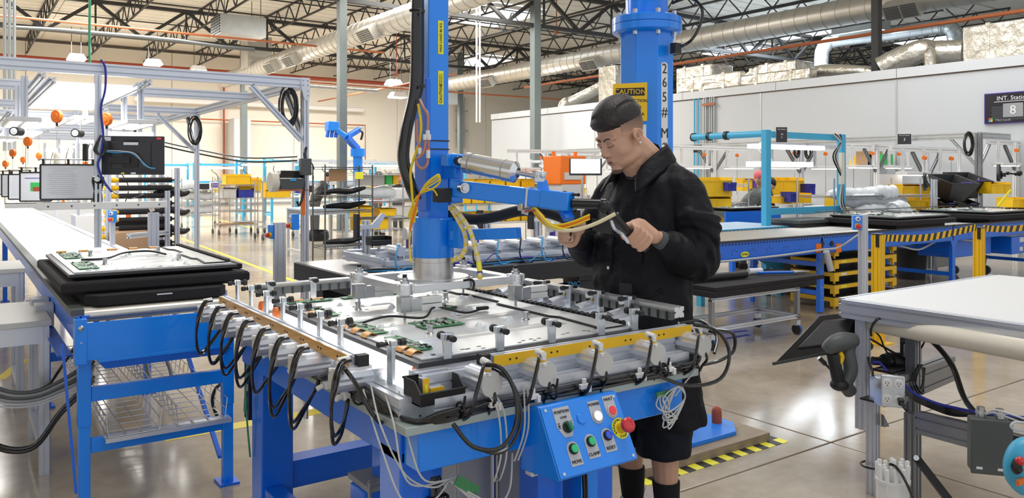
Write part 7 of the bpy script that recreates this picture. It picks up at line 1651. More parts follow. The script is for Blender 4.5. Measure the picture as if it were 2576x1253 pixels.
for k in range(66): O('roller', M().cyl((4.95 + k * .07, V0 + .03, .855), (4.95 + k * .07, V1 - .01, .855), .028, 12), 'roller', rc_)
O('belt_bed', M().bx(9.6, 14.2, V0 + .03, V1 - .02, .80, .868), 'belt_top', rc_)
for u in (5.4, 7.9, 10.85, 13.6):
    for v in (V0 - .005, V1 - .05):
        lg = O('leg', M().bx(u, u + .08, v, v + .05, .012, .68).loft([[(u - .05, v - .002, .68), (u + .13, v - .002, .68), (u + .13, v + .01, .68), (u - .05, v + .01, .68)], [(u, v - .002, .58), (u + .08, v - .002, .58), (u + .08, v + .01, .58), (u, v + .01, .58)]]), 'blue', rc_, bev=.003)
        O('adjuster_holes', M().cyl((u + .04, v - .002, .15), (u + .04, v - .001, .15), .007, 8).cyl((u + .04, v - .002, .22), (u + .04, v - .001, .22), .007, 8).cyl((u + .04, v - .002, .29), (u + .04, v - .001, .29), .007, 8), 'zinc', lg)
    for z in (.20, .52): O('cross_bar', M().bx(u + .02, u + .06, V0 + .04, V1 - .05, z, z + .05), 'blue', rc_)
O('lower_rail', M().bx(7.2, 7.95, V0 + .4, V0 + .46, .28, .33), 'blue', rc_); O('lower_rail', M().bx(9.5, 10.85, V1 - .04, V1, .36, .41), 'blue', rc_); O('lower_rail', M().bx(9.3, 10.85, V1 - .04, V1, .14, .18), 'blue', rc_)
pl = PV(1873, 640, V0); O('logo_plate', M().lathe([(0, 0), (.075, 0), (.075, .003), (0, .003)], (0, 0, 0), 24, (0, -1, 0)), 'black', rc_)
o = rc_.children[-1]; o.location = V3((pl.x, V0 - .001, pl.z)) - ORG[rc_.name]; o.scale = (1, 1, .42)
for ch in rc_.children:
    if ch.name.startswith('logo_plate'): ch.data.transform(Matrix.Translation((0, 0, 0)))
o = O('logo_oval', M().lathe([(0, 0), (.068, 0), (.068, .002), (0, .002)], (0, 0, 0), 24, (0, -1, 0)), 'yellow_pale', rc_); o.location = V3((pl.x, V0 - .004, pl.z)) - ORG[rc_.name]; o.scale = (1, 1, .36)
# built about the plant origin: shift their meshes by the parent's base
for ch in rc_.children:
    if ch.name.startswith('logo'):
        ch.data.transform(Matrix.Translation(ORG[rc_.name]))
        ch.scale = (1, 1, 1); ch.data.transform(Matrix.Diagonal((1, 1, .42, 1)))
text('lettering', 'HYTROL', .028, (pl.x, V0 - .007, pl.z), (1, 0, 0), (0, 0, 1), rc_)
for px in (2058, 2108): p = PV(px, 622, V0); O('reflector', M().bx(p.x - .05, p.x + .05, V0 - .01, V0, p.z - .06, p.z + .04), 'orange', rc_)
for px in (2068, 2092): p = PV(px, 613, V0); O('cable_knob', M().cyl((p.x, V0, p.z), (p.x, V0 - .01, p.z), .03, 12), 'black', rc_)
O('air_line', M().tube([PV(1742, 664, 5.26), PV(1850, 655, 5.26), PV(1960, 643, 5.26), PV(2068, 628, 5.26), PV(2110, 622, 5.25), PV(2160, 590, 5.0)], .012, 6, 5), 'grey_light', rc_)
O('hanging_tag', M().cyl(PV(2078, 632, 5.22), PV(2090, 680, 5.22), .035, 12), 'grey_light', rc_); O('hanging_lever', M().tube([PV(2072, 640, 5.22), PV(2068, 665, 5.2), PV(2055, 682, 5.2)], .01, 6, 4), 'grey_dark', rc_)
O('motor', M().bx(11.3, 12.4, V0 + .2, V0 + .7, .40, .66).bx(12.7, 13.5, V0 + .05, V0 + .4, .38, .64), 'blue', rc_, bev=.01); O('motor_label', M().bx(12.95, 13.08, V0 + .045, V0 + .05, .55, .62).bx(12.95, 13.05, V0 + .045, V0 + .05, .42, .48), 'paper', rc_)
O('loose_cable', M().tube([PV(2210, 615, 5.4), PV(2260, 618, 5.4), PV(2310, 628, 5.4), PV(2350, 610, 5.4), PV(2390, 600, 5.4), PV(2460, 605, 5.4), PV(2500, 580, 5.4), PV(2560, 575, 5.4)], .012, 6, 5), 'grey_light', rc_)
# displays in trays on it
for i, (u0, u1, v0, v1, lb) in enumerate(((9.35, 10.72, 5.18, 6.2, 'display on the right conveyor, the nearer one beside the aluminium stop post'), (11.75, 13.3, 5.18, 6.3, 'display on the right conveyor at the right edge of the picture'))):
    t = T('packing_tray', 'black tray under the ' + ('nearer' if i == 0 else 'farther') + ' display on the right conveyor', 'tray', ((u0 + u1) / 2, (v0 + v1) / 2, .887))
    O('tray_body', M().loft([[(u0 + d, v0 + d, z), (u1 - d, v0 + d, z), (u1 - d, v1 - d, z), (u0 + d, v1 - d, z)] for z, d in ((.887, .10), (.93, .10), (.93, .0), (.985, .0), (.995, .02))]), 'foam', t, bev=.004)
    display('display_panel', lb, u0 + .05, u1 - .05, v0 + .05, v1 - .05, .996, full=False)
# guard posts and hazard strap
def guard_post(label, p, z):
    t = T('guard_post', label, 'post', (p.x, p.y, 0)); O('post', M().ext(slot(.085, .085, 2, 2, .008, .006), (p.x, p.y, .012), (p.x, p.y, z)), 'yellow', t); O('cap', M().bx(p.x - .045, p.x + .045, p.y - .045, p.y + .045, z, z + .012), 'grey_dark', t, bev=.003)
    O('base_plate', M().bx(p.x - .1, p.x + .1, p.y - .1, p.y + .1, 0, .012), 'yellow', t); O('strap_bracket', M().box((p.x - .045, p.y - .02, z - .05), (.012, .03, .12)), 'black', t); return t
ga_, gb_ = Pd(2209, 590, 7.3), Pd(2463, 572, 8.2)
guard_post('yellow guard post right of the aluminium stop post', ga_, 1.0); guard_post('yellow guard post near the right edge', gb_, 1.0)
hz = T('hazard_strap', 'black and yellow striped strap sagging between the two yellow posts', 'strap', (ga_.x, ga_.y, .9))
def strap(P, n, h_, par):
    C = crom(P, 12); L = len(C) - 1
    for k in range(n):
        i0 = L * k / n; i1 = L * (k + 1) / n
        def ev(s): s = min(max(s, 0), L); i = min(int(s), L - 1); return C[i].lerp(C[i + 1], s - i)
        sk = (i1 - i0) * .55; a, b = ev(i0), ev(i1); a2, b2 = ev(i0 + sk), ev(i1 + sk); up_ = V3((0, 0, h_))
        O('stripe', M().poly([a, b, b2 + up_, a2 + up_], .004), 'yellow' if k % 2 == 0 else 'black', par)
strap([Pd(2216, 607, 7.35), Pd(2260, 608, 7.5), Pd(2330, 606, 7.75), Pd(2400, 593, 8.0), Pd(2455, 580, 8.15)], 38, .065, hz)
hz2 = T('hazard_strap', 'striped strap from the right yellow post to the picture edge', 'strap', (gb_.x, gb_.y, .9)); strap([Pd(2472, 582, 8.2), Pd(2530, 584, 8.5), Pd(2600, 578, 8.9)], 20, .065, hz2)
# stop post in front
sp = T('stop_post', 'tall aluminium post with a blue stop box, left of the yellow guard post', 'post', tuple(Pd(2170, 755, 7.2))); c = Pd(2171, 540, 7.2)
O('upright', M().ext(slot(.09, .045, 2, 1, .009), (c.x, c.y, .015), (c.x, c.y, c.z), up=(0, 1, 0)), 'alu', sp); O('foot_plate', M().bx(c.x - .07, c.x + .07, c.y - .06, c.y + .06, 0, .015), 'alu_dark', sp)
estop_box('stop_box', 'blue stop box with white and red buttons on the tall aluminium post', Pd(2155, 560, 7.15), R(-42), s=1.0)
# foam cart
fc = T('foam_cart', 'aluminium cart on blue wheels carrying black foam, right behind the worker', 'cart', (6.2, 5.3, 0))
u0, u1, v0, v1 = 5.45, 6.72, 4.72, 5.22
for x in (u0, u1 - .04):
    for y in (v0, v1 - .04):
        O('leg', M().bx(x, x + .04, y, y + .04, .16, .45), 'alu_dark', fc)
        w = O('caster', M().cyl((x + .005, y + .02, .05), (x + .035, y + .02, .05), .05, 18), 'black', fc); O('blue_tyre', M().torus((x + .02, y + .02, .05), .042, .011, (1, 0, 0), 20, 8), 'blue', w); O('fork', M().box((x + .02, y + .02, .115), (.05, .04, .05)), 'zinc', w)
for y in (v0, v1 - .04): prof('rail', (u0, y + .02, .18), (u1, y + .02, .18), .04, .04, 1, 1, par=fc); prof('rail', (u0, y + .02, .45), (u1, y + .02, .45), .04, .04, 1, 1, par=fc)
for x in (u0, u1 - .04): prof('rail', (x + .02, v0, .18), (x + .02, v1, .18), .04, .04, 1, 1, par=fc)
O('foam_slab', M().bx(u0 - .03, u1 + .2, v0 - .05, v1 + .03, .47, .52), 'foam', fc, bev=.004); O('foam_slab', M().bx(u0 - .0, u1 + .34, v0 - .04, v1 + .1, .52, .56), 'foam', fc, bev=.004)
one('foam_roll', 'dark foam roll on the cart beside the worker', 'roll', M().cyl((5.5, 5.0, .60), (6.2, 4.95, .60), .035, 14), 'rubber')
t = T('pointed_tool', 'blue and steel pointed tool lying on the foam cart', 'tool', (6.7, 5.1, .58)); O('blade', M().cyl((6.8, 4.86, .585), (7.05, 4.84, .58), .02, 10, .003), 'zinc', t); O('grip', M().cyl((6.45, 5.0, .59), (6.8, 4.86, .585), .014, 10), 'blue', t)
one('pale_cylinder', 'pale blue cylinder lying on the foam cart', 'cylinder', M().cyl((6.45, 5.12, .59), (6.6, 5.08, .59), .032, 14), 'paper')
# stacked yellow dollies
for k in range(5):
    z = .0 + .145 * k; t = T('dolly', 'orange yellow dolly tray in the stack under the right conveyor, ' + ('lowest', 'second from floor', 'middle', 'second from top', 'topmost')[k], 'dolly', (8.9, 5.75, z))
    a0, a1, b0_, b1_ = 8.28, 9.6, 5.36, 5.95
    O('frame', M().bx(a0, a1, b0_, b0_ + .03, z + .085, z + .13).bx(a0, a1, b1_ - .03, b1_, z + .085, z + .13).bx(a0, a0 + .03, b0_ + .03, b1_ - .03, z + .085, z + .13).bx(a1 - .03, a1, b0_ + .03, b1_ - .03, z + .085, z + .13), 'yellow', t, bev=.003)
    O('deck', M().bx(a0 + .02, a1 - .02, b0_ + .02, b1_ - .02, z + .12, z + .138), 'black', t)
    for x in (a0, a1 - .09):
        for y in (b0_, b1_ - .06): O('corner_post', M().bx(x, x + .09, y, y + .06, z + .03, z + .09).bx(x + .03, x + .05, y + .02, y + .04, z, z + .03), 'yellow', t, bev=.003)
    O('label', M().bx(a0 + .13, a0 + .24, b0_ - .002, b0_, z + .095, z + .12), 'yellow_pale' if k % 2 else 'paper', t)
one('foam_board', 'black foam board lying on the topmost dolly', 'board', M().bx(7.9, 9.4, 5.4, 5.9, .728, .745), 'foam')
# cyan frame behind right conveyor
cf = T('workbench', 'cyan framed station with hanging lamp bars behind the right conveyor', 'workbench', (9.4, 6.6, 0))
c0 = PV(1929, 440, 6.5); c1 = PV(2118, 440, 6.5)
for c in (c0, c1): O('upright', M().bx(c.x - .05, c.x + .05, 6.47, 6.55, 0, 2.13 if c is c0 else 2.12), 'cyan', cf, bev=.004)
for z in (2.03, 1.03): O('cross_beam', M().bx(c0.x, c1.x, 6.5, 6.55, z, z + .085), 'cyan', cf)
O('top_arm', M().cyl((c0.x, 6.55, 2.08), (c0.x - .05, 7.7, 2.08), .045, 12), 'cyan', cf)
for v in (7.1, 7.4, 7.68): O('black_knob', M().cyl((c0.x - .03, v, 2.08), (c0.x - .03, v + .05, 2.08), .06, 12), 'black', cf)
O('lamp_bar', M().bx(c0.x + .05, c1.x - .1, 6.7, 6.85, 1.90, 1.96), 'glow_soft', cf); O('lamp_bar', M().bx(c0.x + .15, c1.x - .3, 6.75, 6.95, 1.66, 1.73), 'glow_soft', cf)
O('worktop', M().bx(7.1, 8.95, 6.33, 7.3, .865, .895), 'wire_top' if 'wire_top' in MT else 'paper', cf); O('worktop_edge', M().bx(7.08, 8.97, 6.31, 6.33, .85, .895), 'cyan', cf)
for u in (7.2, 8.7): O('front_leg', M().bx(u, u + .07, 6.4, 6.47, 0, .86), 'cyan', cf)
O('gusset', M().poly([(8.7, 6.39, .5), (8.7, 6.39, .28), (8.2, 6.39, .5)], .01), 'cyan', cf)
O('lamp_cord', M().tube([(c0.x + .3, 6.8, 2.0), (c0.x + .2, 6.8, 1.9), (c0.x + .5, 6.8, 1.75)], .01, 6, 5), 'white', cf)
for k in range(4): O('corner_cable', M().tube([(c1.x - .3 + .06 * k, 6.45, 2.12), (c1.x - .12, 6.44, 2.0), (c1.x - .22 - .03 * k, 6.44, 1.8), (c1.x - .1, 6.44, 1.5), (c1.x - .12 + .03 * k, 6.44, 1.1), (c1.x + .1, 6.3, .9)], .010, 6, 5), 'hose' if k % 2 else 'offwhite', cf)
O('power_strip', M().bx(c1.x - .13, c1.x - .06, 6.42, 6.47, 1.42, 1.86), 'cream', cf)
def sign(label, px, py, D, w_, h_, lines, yaw=-35):
    c = Pd(px, py, D); q = Matrix.Rotation(R(yaw), 3, 'Z'); t = T('station_sign', label, 'sign', tuple(c)); x_ = q @ V3((1, 0, 0)); n_ = q @ V3((0, -1, 0))
    O('board', M().box(c, (w_, .01, h_), q), 'bezel', t); O('border', M().box(c + n_ * -.002, (w_ * 1.06, .008, h_ * 1.05), q), 'label_grey', t)
    for s, sz, dz in lines: text('lettering', s, sz, c + n_ * .0065 + V3((0, 0, dz)), x_, (0, 0, 1), t, 'white')
sign('black sub station sign hung from the cyan frame behind the right conveyor', 1966, 339, 10.3, .15, .19, (('Sub Station', .026, .07), ('10', .04, .005), ('0', .035, -.035)), -25)
sign('small black station sign on the gray beam right of the cyan frame', 2275, 350, 15.2, .24, .19, (('Rear Cov Station', .026, .07), ('3', .08, -.01)), -80 + 35)
sign('small black station sign low beside the blue column', 1755, 374, 18.5, .19, .18, (('Sub Station', .03, .06), ('7', .07, -.01)), -45)
# big wall sign
y0 = PU(2475, 270, 16.4).y; ws = T('wall_sign', 'large black INT. Station 8 sign on the grey office wall', 'sign', (16.42, y0 - .5, 2.57)); xs = 16.44; y1 = y0 - 1.0; zt, zb = 3.115, 2.555
O('board', M().bx(xs, xs + .05, y1, y0, zb, zt), 'screen_dark', ws); O('frame_edge', M().bx(xs + .01, xs + .055, y1 - .015, y0 + .015, zb - .015, zt + .015), 'purple', ws)
hx_ = M()
for i in range(22):
    for j in range(8):
        yy = y0 - .15 - i * .035; zz = zb + .06 + j * .034
        hx_.cyl((xs, yy + (.017 if j % 2 else 0), zz), (xs - .002, yy + (.017 if j % 2 else 0), zz), .013, 6)
O('dot_pattern', hx_, 'grey_dark', ws, kind='stuff'); O('number_tile', M().bx(xs - .004, xs, y0 - .68, y0 - .33, zb + .10, zb + .36), 'grey', ws)
text('lettering', 'INT. Station', .115, (xs - .003, y0 - .5, zt - .10), (0, -1, 0), (0, 0, 1), ws, 'white'); O('underline', M().bx(xs - .003, xs, y0 - .83, y0 - .17, zt - .165, zt - .155), 'white', ws); text('lettering', '8', .24, (xs - .006, y0 - .505, zb + .225), (0, -1, 0), (0, 0, 1), ws, 'white')
text('lettering', 'Microsoft', .07, (xs - .003, y0 - .33, zb + .045), (0, -1, 0), (0, 0, 1), ws, 'grey')
for (a, b, mm) in ((0, 0, 'wire_blue'), (1, 0, 'yellow'), (0, 1, 'redlamp'), (1, 1, 'lime')): O('colour_square', M().bx(xs - .003, xs, y0 - .07 - a * .038 - .034, y0 - .07 - a * .038, zb + .022 + b * .038, zb + .056 + b * .038), mm, ws)
# far gantry on the right
def far_frame(label, u, v0, v1, z, m='alu', ue=None, posts=(0, 1), m2=None):
    t = T('gantry_frame', label, 'frame', (u, v0, 0)); prof('long_beam', (u, v0, z), (u, v1, z), .06, .12, 1, 2, par=t, m=m)
    for k, v in enumerate((v0, v1)):
        if k in posts: prof('post', (u, v, 0), (u, v, z + .04), .1, .1, 1, 1, par=t, m=m2 or m)
    if ue: prof('cross_beam', (u, v0, z), (ue, v0, z), .06, .12, 1, 2, par=t, m=m)
    prof('brace', (u, v0 + .5, z - .04), (u, v0 + .04, z - .55), .05, .05, 1, 1, par=t, m=m)
    if ue: prof('brace', (u + .5, v0, z - .04), (u + .04, v0, z - .55), .05, .05, 1, 1, par=t, m=m)
    return t
p = PU(2462, 335, 15.1); far_frame('grey aluminium frame along the office wall, coil hanging at its right corner', 15.1, p.y, 19.5, p.z - .04, 'galv', 18 if False else 16.3, m2='alu_dark')
coil('cable_coil', 'round coil of black cable hung at the right corner of the far grey frame', Pd(2436, 362, 14.2), .2, 5, (.5, .8, 0), .016)
# white lamp frames in front of the office wall
def lamp_frame(label, px, D, w_, z, m='white', lamp_drop=.35, seed=0):
    c = Pd(px, 440, D); t = T('lamp_frame', label, 'frame', (c.x, c.y, 0)); random.seed(seed)
    x0, x1 = c.x - w_ / 2, c.x + w_ / 2
    prof('top_beam', (x0, c.y, z), (x1, c.y, z), .06, .09, 1, 1, par=t, m=m); prof('post', (c.x, c.y, 0), (c.x, c.y, z - .04), .08, .08, 1, 1, par=t, m=m)
    for s in (-1, 1): prof('brace', (c.x + s * .45, c.y, z - .05), (c.x + s * .03, c.y, z - .5), .05, .05, 1, 1, par=t, m='alu_dark')
    for s in (-1, 1):
        prof('drop', (c.x + s * w_ * .42, c.y - .1, z), (c.x + s * w_ * .42, c.y - .1, z - lamp_drop), .04, .04, 1, 1, par=t, m=m)
        prof('drop', (c.x + s * w_ * .12, c.y - .1, z), (c.x + s * w_ * .12, c.y - .1, z - lamp_drop), .04, .04, 1, 1, par=t, m=m)
        O('lamp_tray', M().bx(c.x + s * w_ * .27 - w_ * .17, c.x + s * w_ * .27 + w_ * .17, c.y - .2, c.y, z - lamp_drop - .05, z - lamp_drop), 'white', t, bev=.004); O('lamp_tube', M().bx(c.x + s * w_ * .27 - w_ * .15, c.x + s * w_ * .27 + w_ * .15, c.y - .18, c.y - .02, z - lamp_drop - .065, z - lamp_drop - .05), 'glow', t)
        q = (c.x + s * w_ * .2, c.y - .2, z - lamp_drop - .1); O('orange_reel', M().cyl((q[0] - .02, q[1], z - .15), (q[0] + .02, q[1], z - .15), .036, 14), 'orange', t); O('reel_cord', M().cyl((q[0], q[1], z - .2), (q[0], q[1], z - 1.0), .006, 5), 'steel', t); O('screwdriver', M().lathe([(.006, 0), (.025, .03), (.025, .2), (.01, .25), (0, .25)], (q[0], q[1], z - 1.25), 10), 'cream', t)
    return t
for i, (px, D, w_, z, lb) in enumerate(((1795, 17, 2.6, 2.12, 'white lamp frame right of the blue column'), (2015, 15, 2.4, 2.1, 'lamp frame with twin cable rings behind the cyan frame'), (2205, 16, 2.4, 2.12, 'white lamp frame in front of the grey tool cabinets'), (2330, 13.5, 2.2, 1.98, 'pale lamp frame with hanging drivers above the black bins'), (2555, 15, 2.2, 2.15, 'lamp frame at the right edge beneath the large wall sign'), (1395, 19, 2.8, 2.1, 'lamp frame behind the lift arm left of the worker'), (1500, 24, 2.8, 2.1, 'farther lamp frame seen left of the worker shoulder'))):
    lamp_frame(lb, px, D, w_, z, 'white' if i != 1 else 'alu', .38, i)
for px, lb in ((2003, 'left'), (2033, 'right')): coil('cable_coil', lb + ' round cable ring hung behind the cyan frame', Pd(px, 382, 14.5), .11, 3, (-.57, -.82, 0), .014)
# benches, bins, people at right
def bench_table(label, px, by, w_, m='alu', z=.9, depth=.7):
    p = at(px, by); t = T('workbench', label, 'workbench', (p.x, p.y, 0)); O('worktop', M().bx(p.x - w_ / 2, p.x + w_ / 2, p.y, p.y + depth, z - .04, z), 'white_top', t, bev=.004)
    for x in (-w_ / 2, w_ / 2 - .05):
        for y in (0, depth - .05): O('leg', M().bx(p.x + x, p.x + x + .05, p.y + y, p.y + y + .05, 0, z - .04), m, t)
    O('lower_shelf', M().bx(p.x - w_ / 2 + .05, p.x + w_ / 2 - .05, p.y + .05, p.y + depth - .05, .3, .33), 'grey_light', t); return p
def yb(label, px, py, D, w_, h_, d_=.4, m='yellow_bin', group=None, fill=None, yaw=-20):
    c = Pd(px, py, D); return bin_(label, (c.x, c.y, c.z), w_, d_, h_, m, R(yaw), group, fill=fill)
wire_rack('wire_rack', 'wire rack of yellow bins just right of the worker shoulder', *(lambda p: (p.x, p.y))(Pd(1790, 440, 13)), 1.0, .6, 1.5, (.5, .85, 1.1, 1.4), R(-20), cast=False)
yb('wide yellow bin on the upper shelf right of the worker shoulder', 1782, 494, 12.8, .62, .30); yb('yellow bin on the middle shelf right of the worker shoulder', 1788, 527, 12.8, .5, .2); yb('yellow bin low right of the worker elbow', 1820, 563, 12.8, .2, .14); yb('purple bin beside the wide yellow one right of the worker shoulder', 1826, 480, 12.7, .14, .13, m='navy')
p = Pd(1862, 440, 13.2); bystander('person', 'person in grey bending over the far bench with back turned', (p.x, p.y), R(-25), 'grey_dark', 'grey_dark', .75, hgt=1.72, arms=((.42, .12, 1.0), (.42, -.12, 1.0)))
p = Pd(1915, 440, 13.9); bystander('person', 'person in pink knit cap and black jacket working at the far bench', (p.x, p.y), R(200), 'black', 'grey_dark', .12, hat='pink', hgt=1.60, arms=((.34, .16, 1.02), (.34, -.1, 1.02)))
p = Pd(1905, 440, 12.6); t = T('conveyor', 'short blue conveyor with a black tray between the two far workers', 'conveyor', (p.x, p.y, 0)); O('side_channel', M().bx(p.x - .75, p.x + .6, p.y, p.y + .03, .78, .98), 'blue', t); O('bed', M().bx(p.x - .75, p.x + .6, p.y + .03, p.y + .8, .9, .985), 'grey_dark', t)
for x in (-.6, .45): O('leg', M().bx(p.x + x, p.x + x + .08, p.y, p.y + .06, 0, .78), 'blue', t)
O('gear_box', M().bx(p.x - .1, p.x + .25, p.y - .02, p.y + .2, .25, .7), 'blue', t); display('display_panel', 'small dark edged display on the short far conveyor', p.x - .6, p.x + .55, p.y + .0, p.y + .75, 1.0, full=False)
for i, (px, py, D, w_, h_, mm, lb) in enumerate(((1960, 490, 14, .55, .3, 'yellow_bin', 'large yellow bin behind the far worker, left of the lamp post'), (1985, 488, 14.2, .4, .28, 'yellow_bin', 'yellow bin next right of the large one behind the far worker'), (2030, 492, 14, .12, .2, 'navy', 'narrow blue bin right of the lamp post'), (1973, 512, 13.5, .3, .12, 'yellow_bin', 'flat yellow bin in front of the lamp post'), (2005, 510, 13.6, .35, .16, 'yellow_bin', 'small yellow bin low right of the lamp post'), (1986, 508, 13.3, .14, .16, 'navy', 'blue box between low yellow bins'),
                                           (1893, 476, 16, .14, .2, 'purple', 'purple bin between the two far workers'), (1876, 480, 16, .3, .25, 'yellow_bin', 'yellow bin wall behind the bending worker'), (1925, 481, 16.4, .3, .25, 'yellow_bin', 'yellow bin behind the pink capped worker'),
                                           (2288, 503, 12.9, .52, .25, 'yellow_bin', 'big yellow bin left of the back turned monitor'), (2265, 503, 13.1, .28, .24, 'yellow_bin', 'yellow bin at the left end of the shelf by the monitor'), (2300, 524, 12.8, .5, .16, 'yellow_bin', 'lower yellow bin above the striped drum row'), (2336, 530, 12.8, .22, .14, 'yellow_bin', 'lower yellow bin right of the striped drum row'),
                                           (2490, 487, 13, .26, .18, 'yellow_bin', 'yellow bin behind the tall gray post at right'), (2510, 487, 13.2, .22, .18, 'yellow_bin', 'yellow bin right of the tall gray post'), (2545, 521, 12, .26, .14, 'yellow_bin', 'open yellow bin low near the right edge'), (2570, 523, 12, .16, .12, 'yellow_bin', 'yellow bin cut by the right edge'), (2105, 520, 13, .24, .16, 'yellow_bin', 'yellow bin low behind the cyan post'))):
    yb(lb, px, py, D, w_, h_, .3, mm)
for i, (px, by, w_, lb) in enumerate(((1990, 610, 2.4, 'bench of yellow bins behind the cyan frame'), (2170, 625, 2.4, 'bench behind the right conveyor with wrapped rolls'), (2300, 640, 1.6, 'bench under the big yellow bins at right'), (2545, 632, 1.8, 'bench at the right edge behind the conveyor'))): bench_table(lb, px, by, w_)
# wrapped rolls and shelf
p = Pd(2175, 440, 12); wire_rack('wire_rack', 'wire rack holding white wrapped rolls right of the cyan frame', p.x, p.y, 2.0, .7, 1.5, (.75, 1.0, 1.25), R(-10), cast=False)
film_roll('upper white wrapped roll on the rack right of the cyan frame', Pd(2160, 487, 11.9), 1.2, .10, (1, -.2, 0)); film_roll('lower white wrapped roll on the rack right of the cyan frame', Pd(2200, 505, 11.9), 1.3, .10, (1, -.2, 0)); film_roll('crumpled white sacks on the rack, right end', Pd(2230, 485, 11.8), .4, .10, (1, -.2, 0)); film_roll('low creased film bundle above the nearer display tray', Pd(2210, 530, 11.7), .9, .09, (1, -.2, 0))
film_roll('beige creased film bundle beside the lower yellow bin', Pd(2262, 528, 11.5), .3, .13, (1, -.2, 0))
# tool cabinets with boxes on top
for px, lb in ((2148, 'left grey tool cabinet against the office wall'), (2190, 'right grey tool cabinet against the office wall')):
    p = PU(px, 440, 15.9); t = T('tool_cabinet', lb, 'cabinet', (15.9, p.y, 0)); O('body', M().bx(15.6, 16.2, p.y - .2, p.y + .2, 0, 1.76), 'grey_light', t, bev=.01); O('door', M().bx(15.58, 15.6, p.y - .18, p.y + .18, .1, 1.7), 'grey_light', t); O('handle', M().bx(15.55, 15.58, p.y - .15, p.y - .12, .9, 1.05), 'black', t)
p = PU(2152, 418, 15.8); one('hard_hat', 'yellow hard hat on the left grey cabinet', 'hat', M().lathe([(.20, 0), (.15, .02), (.14, .1), (.09, .18), (0, .2)], (15.85, p.y, 1.765), 16), 'yellow_bin')
p = PU(2180, 405, 15.8); one('carton', 'brown carton on top of the grey cabinets', 'box', M().bx(15.7, 16.1, p.y - .18, p.y + .18, 1.765, 2.05), 'cardboard'); p = PU(2215, 405, 15.8); one('green_crate', 'bright green crate on top of the right grey cabinet', 'box', M().bx(15.7, 16.1, p.y - .1, p.y + .22, 1.765, 1.98), 'lime')
one('white_board', 'small white board standing right of the grey cabinets', 'board', M().box(Pd(2240, 465, 13), (.42, .02, .35), Matrix.Rotation(R(-25), 3, 'Z')), 'white')
# black v bins, wire rack, monitors
p = Pd(2405, 440, 12.9); L = wire_rack('wire_rack', 'wire rack with tilted black bins in front of the tall gray post', p.x, p.y + .35, 1.25, .6, 1.5, (.88, 1.40), R(-15), cast=False)
for k, (px, py, D, lb) in enumerate(((2392, 478, 12.8, 'large tilted black bin on the wire rack, left'), (2428, 472, 13.2, 'large tilted black bin on the wire rack, right'), (2375, 520, 12.7, 'small black bin low left on the wire rack'), (2430, 520, 13.1, 'row of small black bins low on the wire rack'))):
    c = Pd(px, py, D); s = 1.2 if k < 2 else .6; rt = Matrix.Rotation(R(-15), 3, 'Z') @ Matrix.Rotation(R(18), 3, 'X'); t = T('black_bin', lb, 'bin', tuple(c))
    O('shell', M().loft([[c + rt @ V3((x * s * f, y * s * f, z * s)) for x, y in ((-.24, -.2), (.24, -.2), (.24, .2), (-.24, .2))] for z, f in ((-.12, .6), (.16, 1.05), (.16, .97), (-.10, .55))]), 'black', t, bev=.006); O('purple_edge', M().box(c + rt @ V3((0, -.2 * s, .17 * s)), (.2 * s, .01, .012), rt), 'purple', t)
m_, _, _ = monitor('monitor', 'black monitor with its back turned, left of the wire rack', Pd(2327, 458, 12.2), .27, .27, R(20)); monitor('monitor', 'narrow dark monitor on an arm near the right edge', Pd(2512, 435, 11), .16, .24, R(35))
c = Pd(2350, 500, 12.4); prof('monitor_post', (c.x, c.y, 0), (c.x, c.y, 1.48), .09, .06, 2, 1, par=m_)
t = T('jointed_arm', 'black jointed arm on the post near the right edge', 'arm', tuple(Pd(2545, 438, 11))); O('link', M().tube([Pd(2518, 438, 11), Pd(2535, 436, 11), Pd(2556, 438, 11), Pd(2568, 435, 11)], .012, 8, 3).ball(Pd(2535, 436, 11), .025).ball(Pd(2556, 438, 11), .025).ball(Pd(2564, 436, 11), .04), 'black', t)
one('curved_hose', 'yellow hose lying across the bench near the right edge', 'hose', M().tube([Pd(2510, 520, 11), Pd(2525, 500, 11), Pd(2543, 478, 11)], .014, 8, 4), 'yellow_pale')
random.seed(4)
t = T('striped_drums', 'row of red and yellow striped spools under the lower yellow bins', 'spools', tuple(Pd(2290, 545, 12.6)))
for k in range(12): c = Pd(2268 + 6.5 * k, 541, 12.6); O('spool', M().cyl(c + V3((-.012, 0, 0)), c + V3((.012, 0, 0)), .045, 10), ('brick', 'yellow_bin', 'black')[k % 3], t)
# dark green crate, trash can, cabinets under the conveyor
p = Pd(2030, 440, 10.5); t = T('green_tote', 'dark green tote under the bench behind the cyan frame', 'tote', (p.x, p.y, 0)); O('tote_body', M().bx(p.x - .45, p.x + .45, p.y - .2, p.y + .3, .55, .95), 'bezel', t, bev=.02); O('rim', M().bx(p.x - .48, p.x + .48, p.y - .23, p.y + .33, .93, .97), 'grey_dark', t); text('lettering', 'E-WASTE', .07, (p.x, p.y - .205, .78), (1, 0, 0), (0, 0, 1), t, 'offwhite')
O('stand', M().bx(p.x - .4, p.x + .4, p.y - .15, p.y + .25, 0, .55), 'grey_dark', t)
p = at(2290, 700); t = T('waste_bin', 'dark round waste bin under the right conveyor', 'bin', (p.x, p.y, 0)); O('bin_body', M().lathe([(0, 0), (.2, 0), (.24, .52), (0, .52)], (p.x, p.y, 0), 20), 'rubber', t); O('rim', M().torus((p.x, p.y, .52), .24, .015), 'black', t)
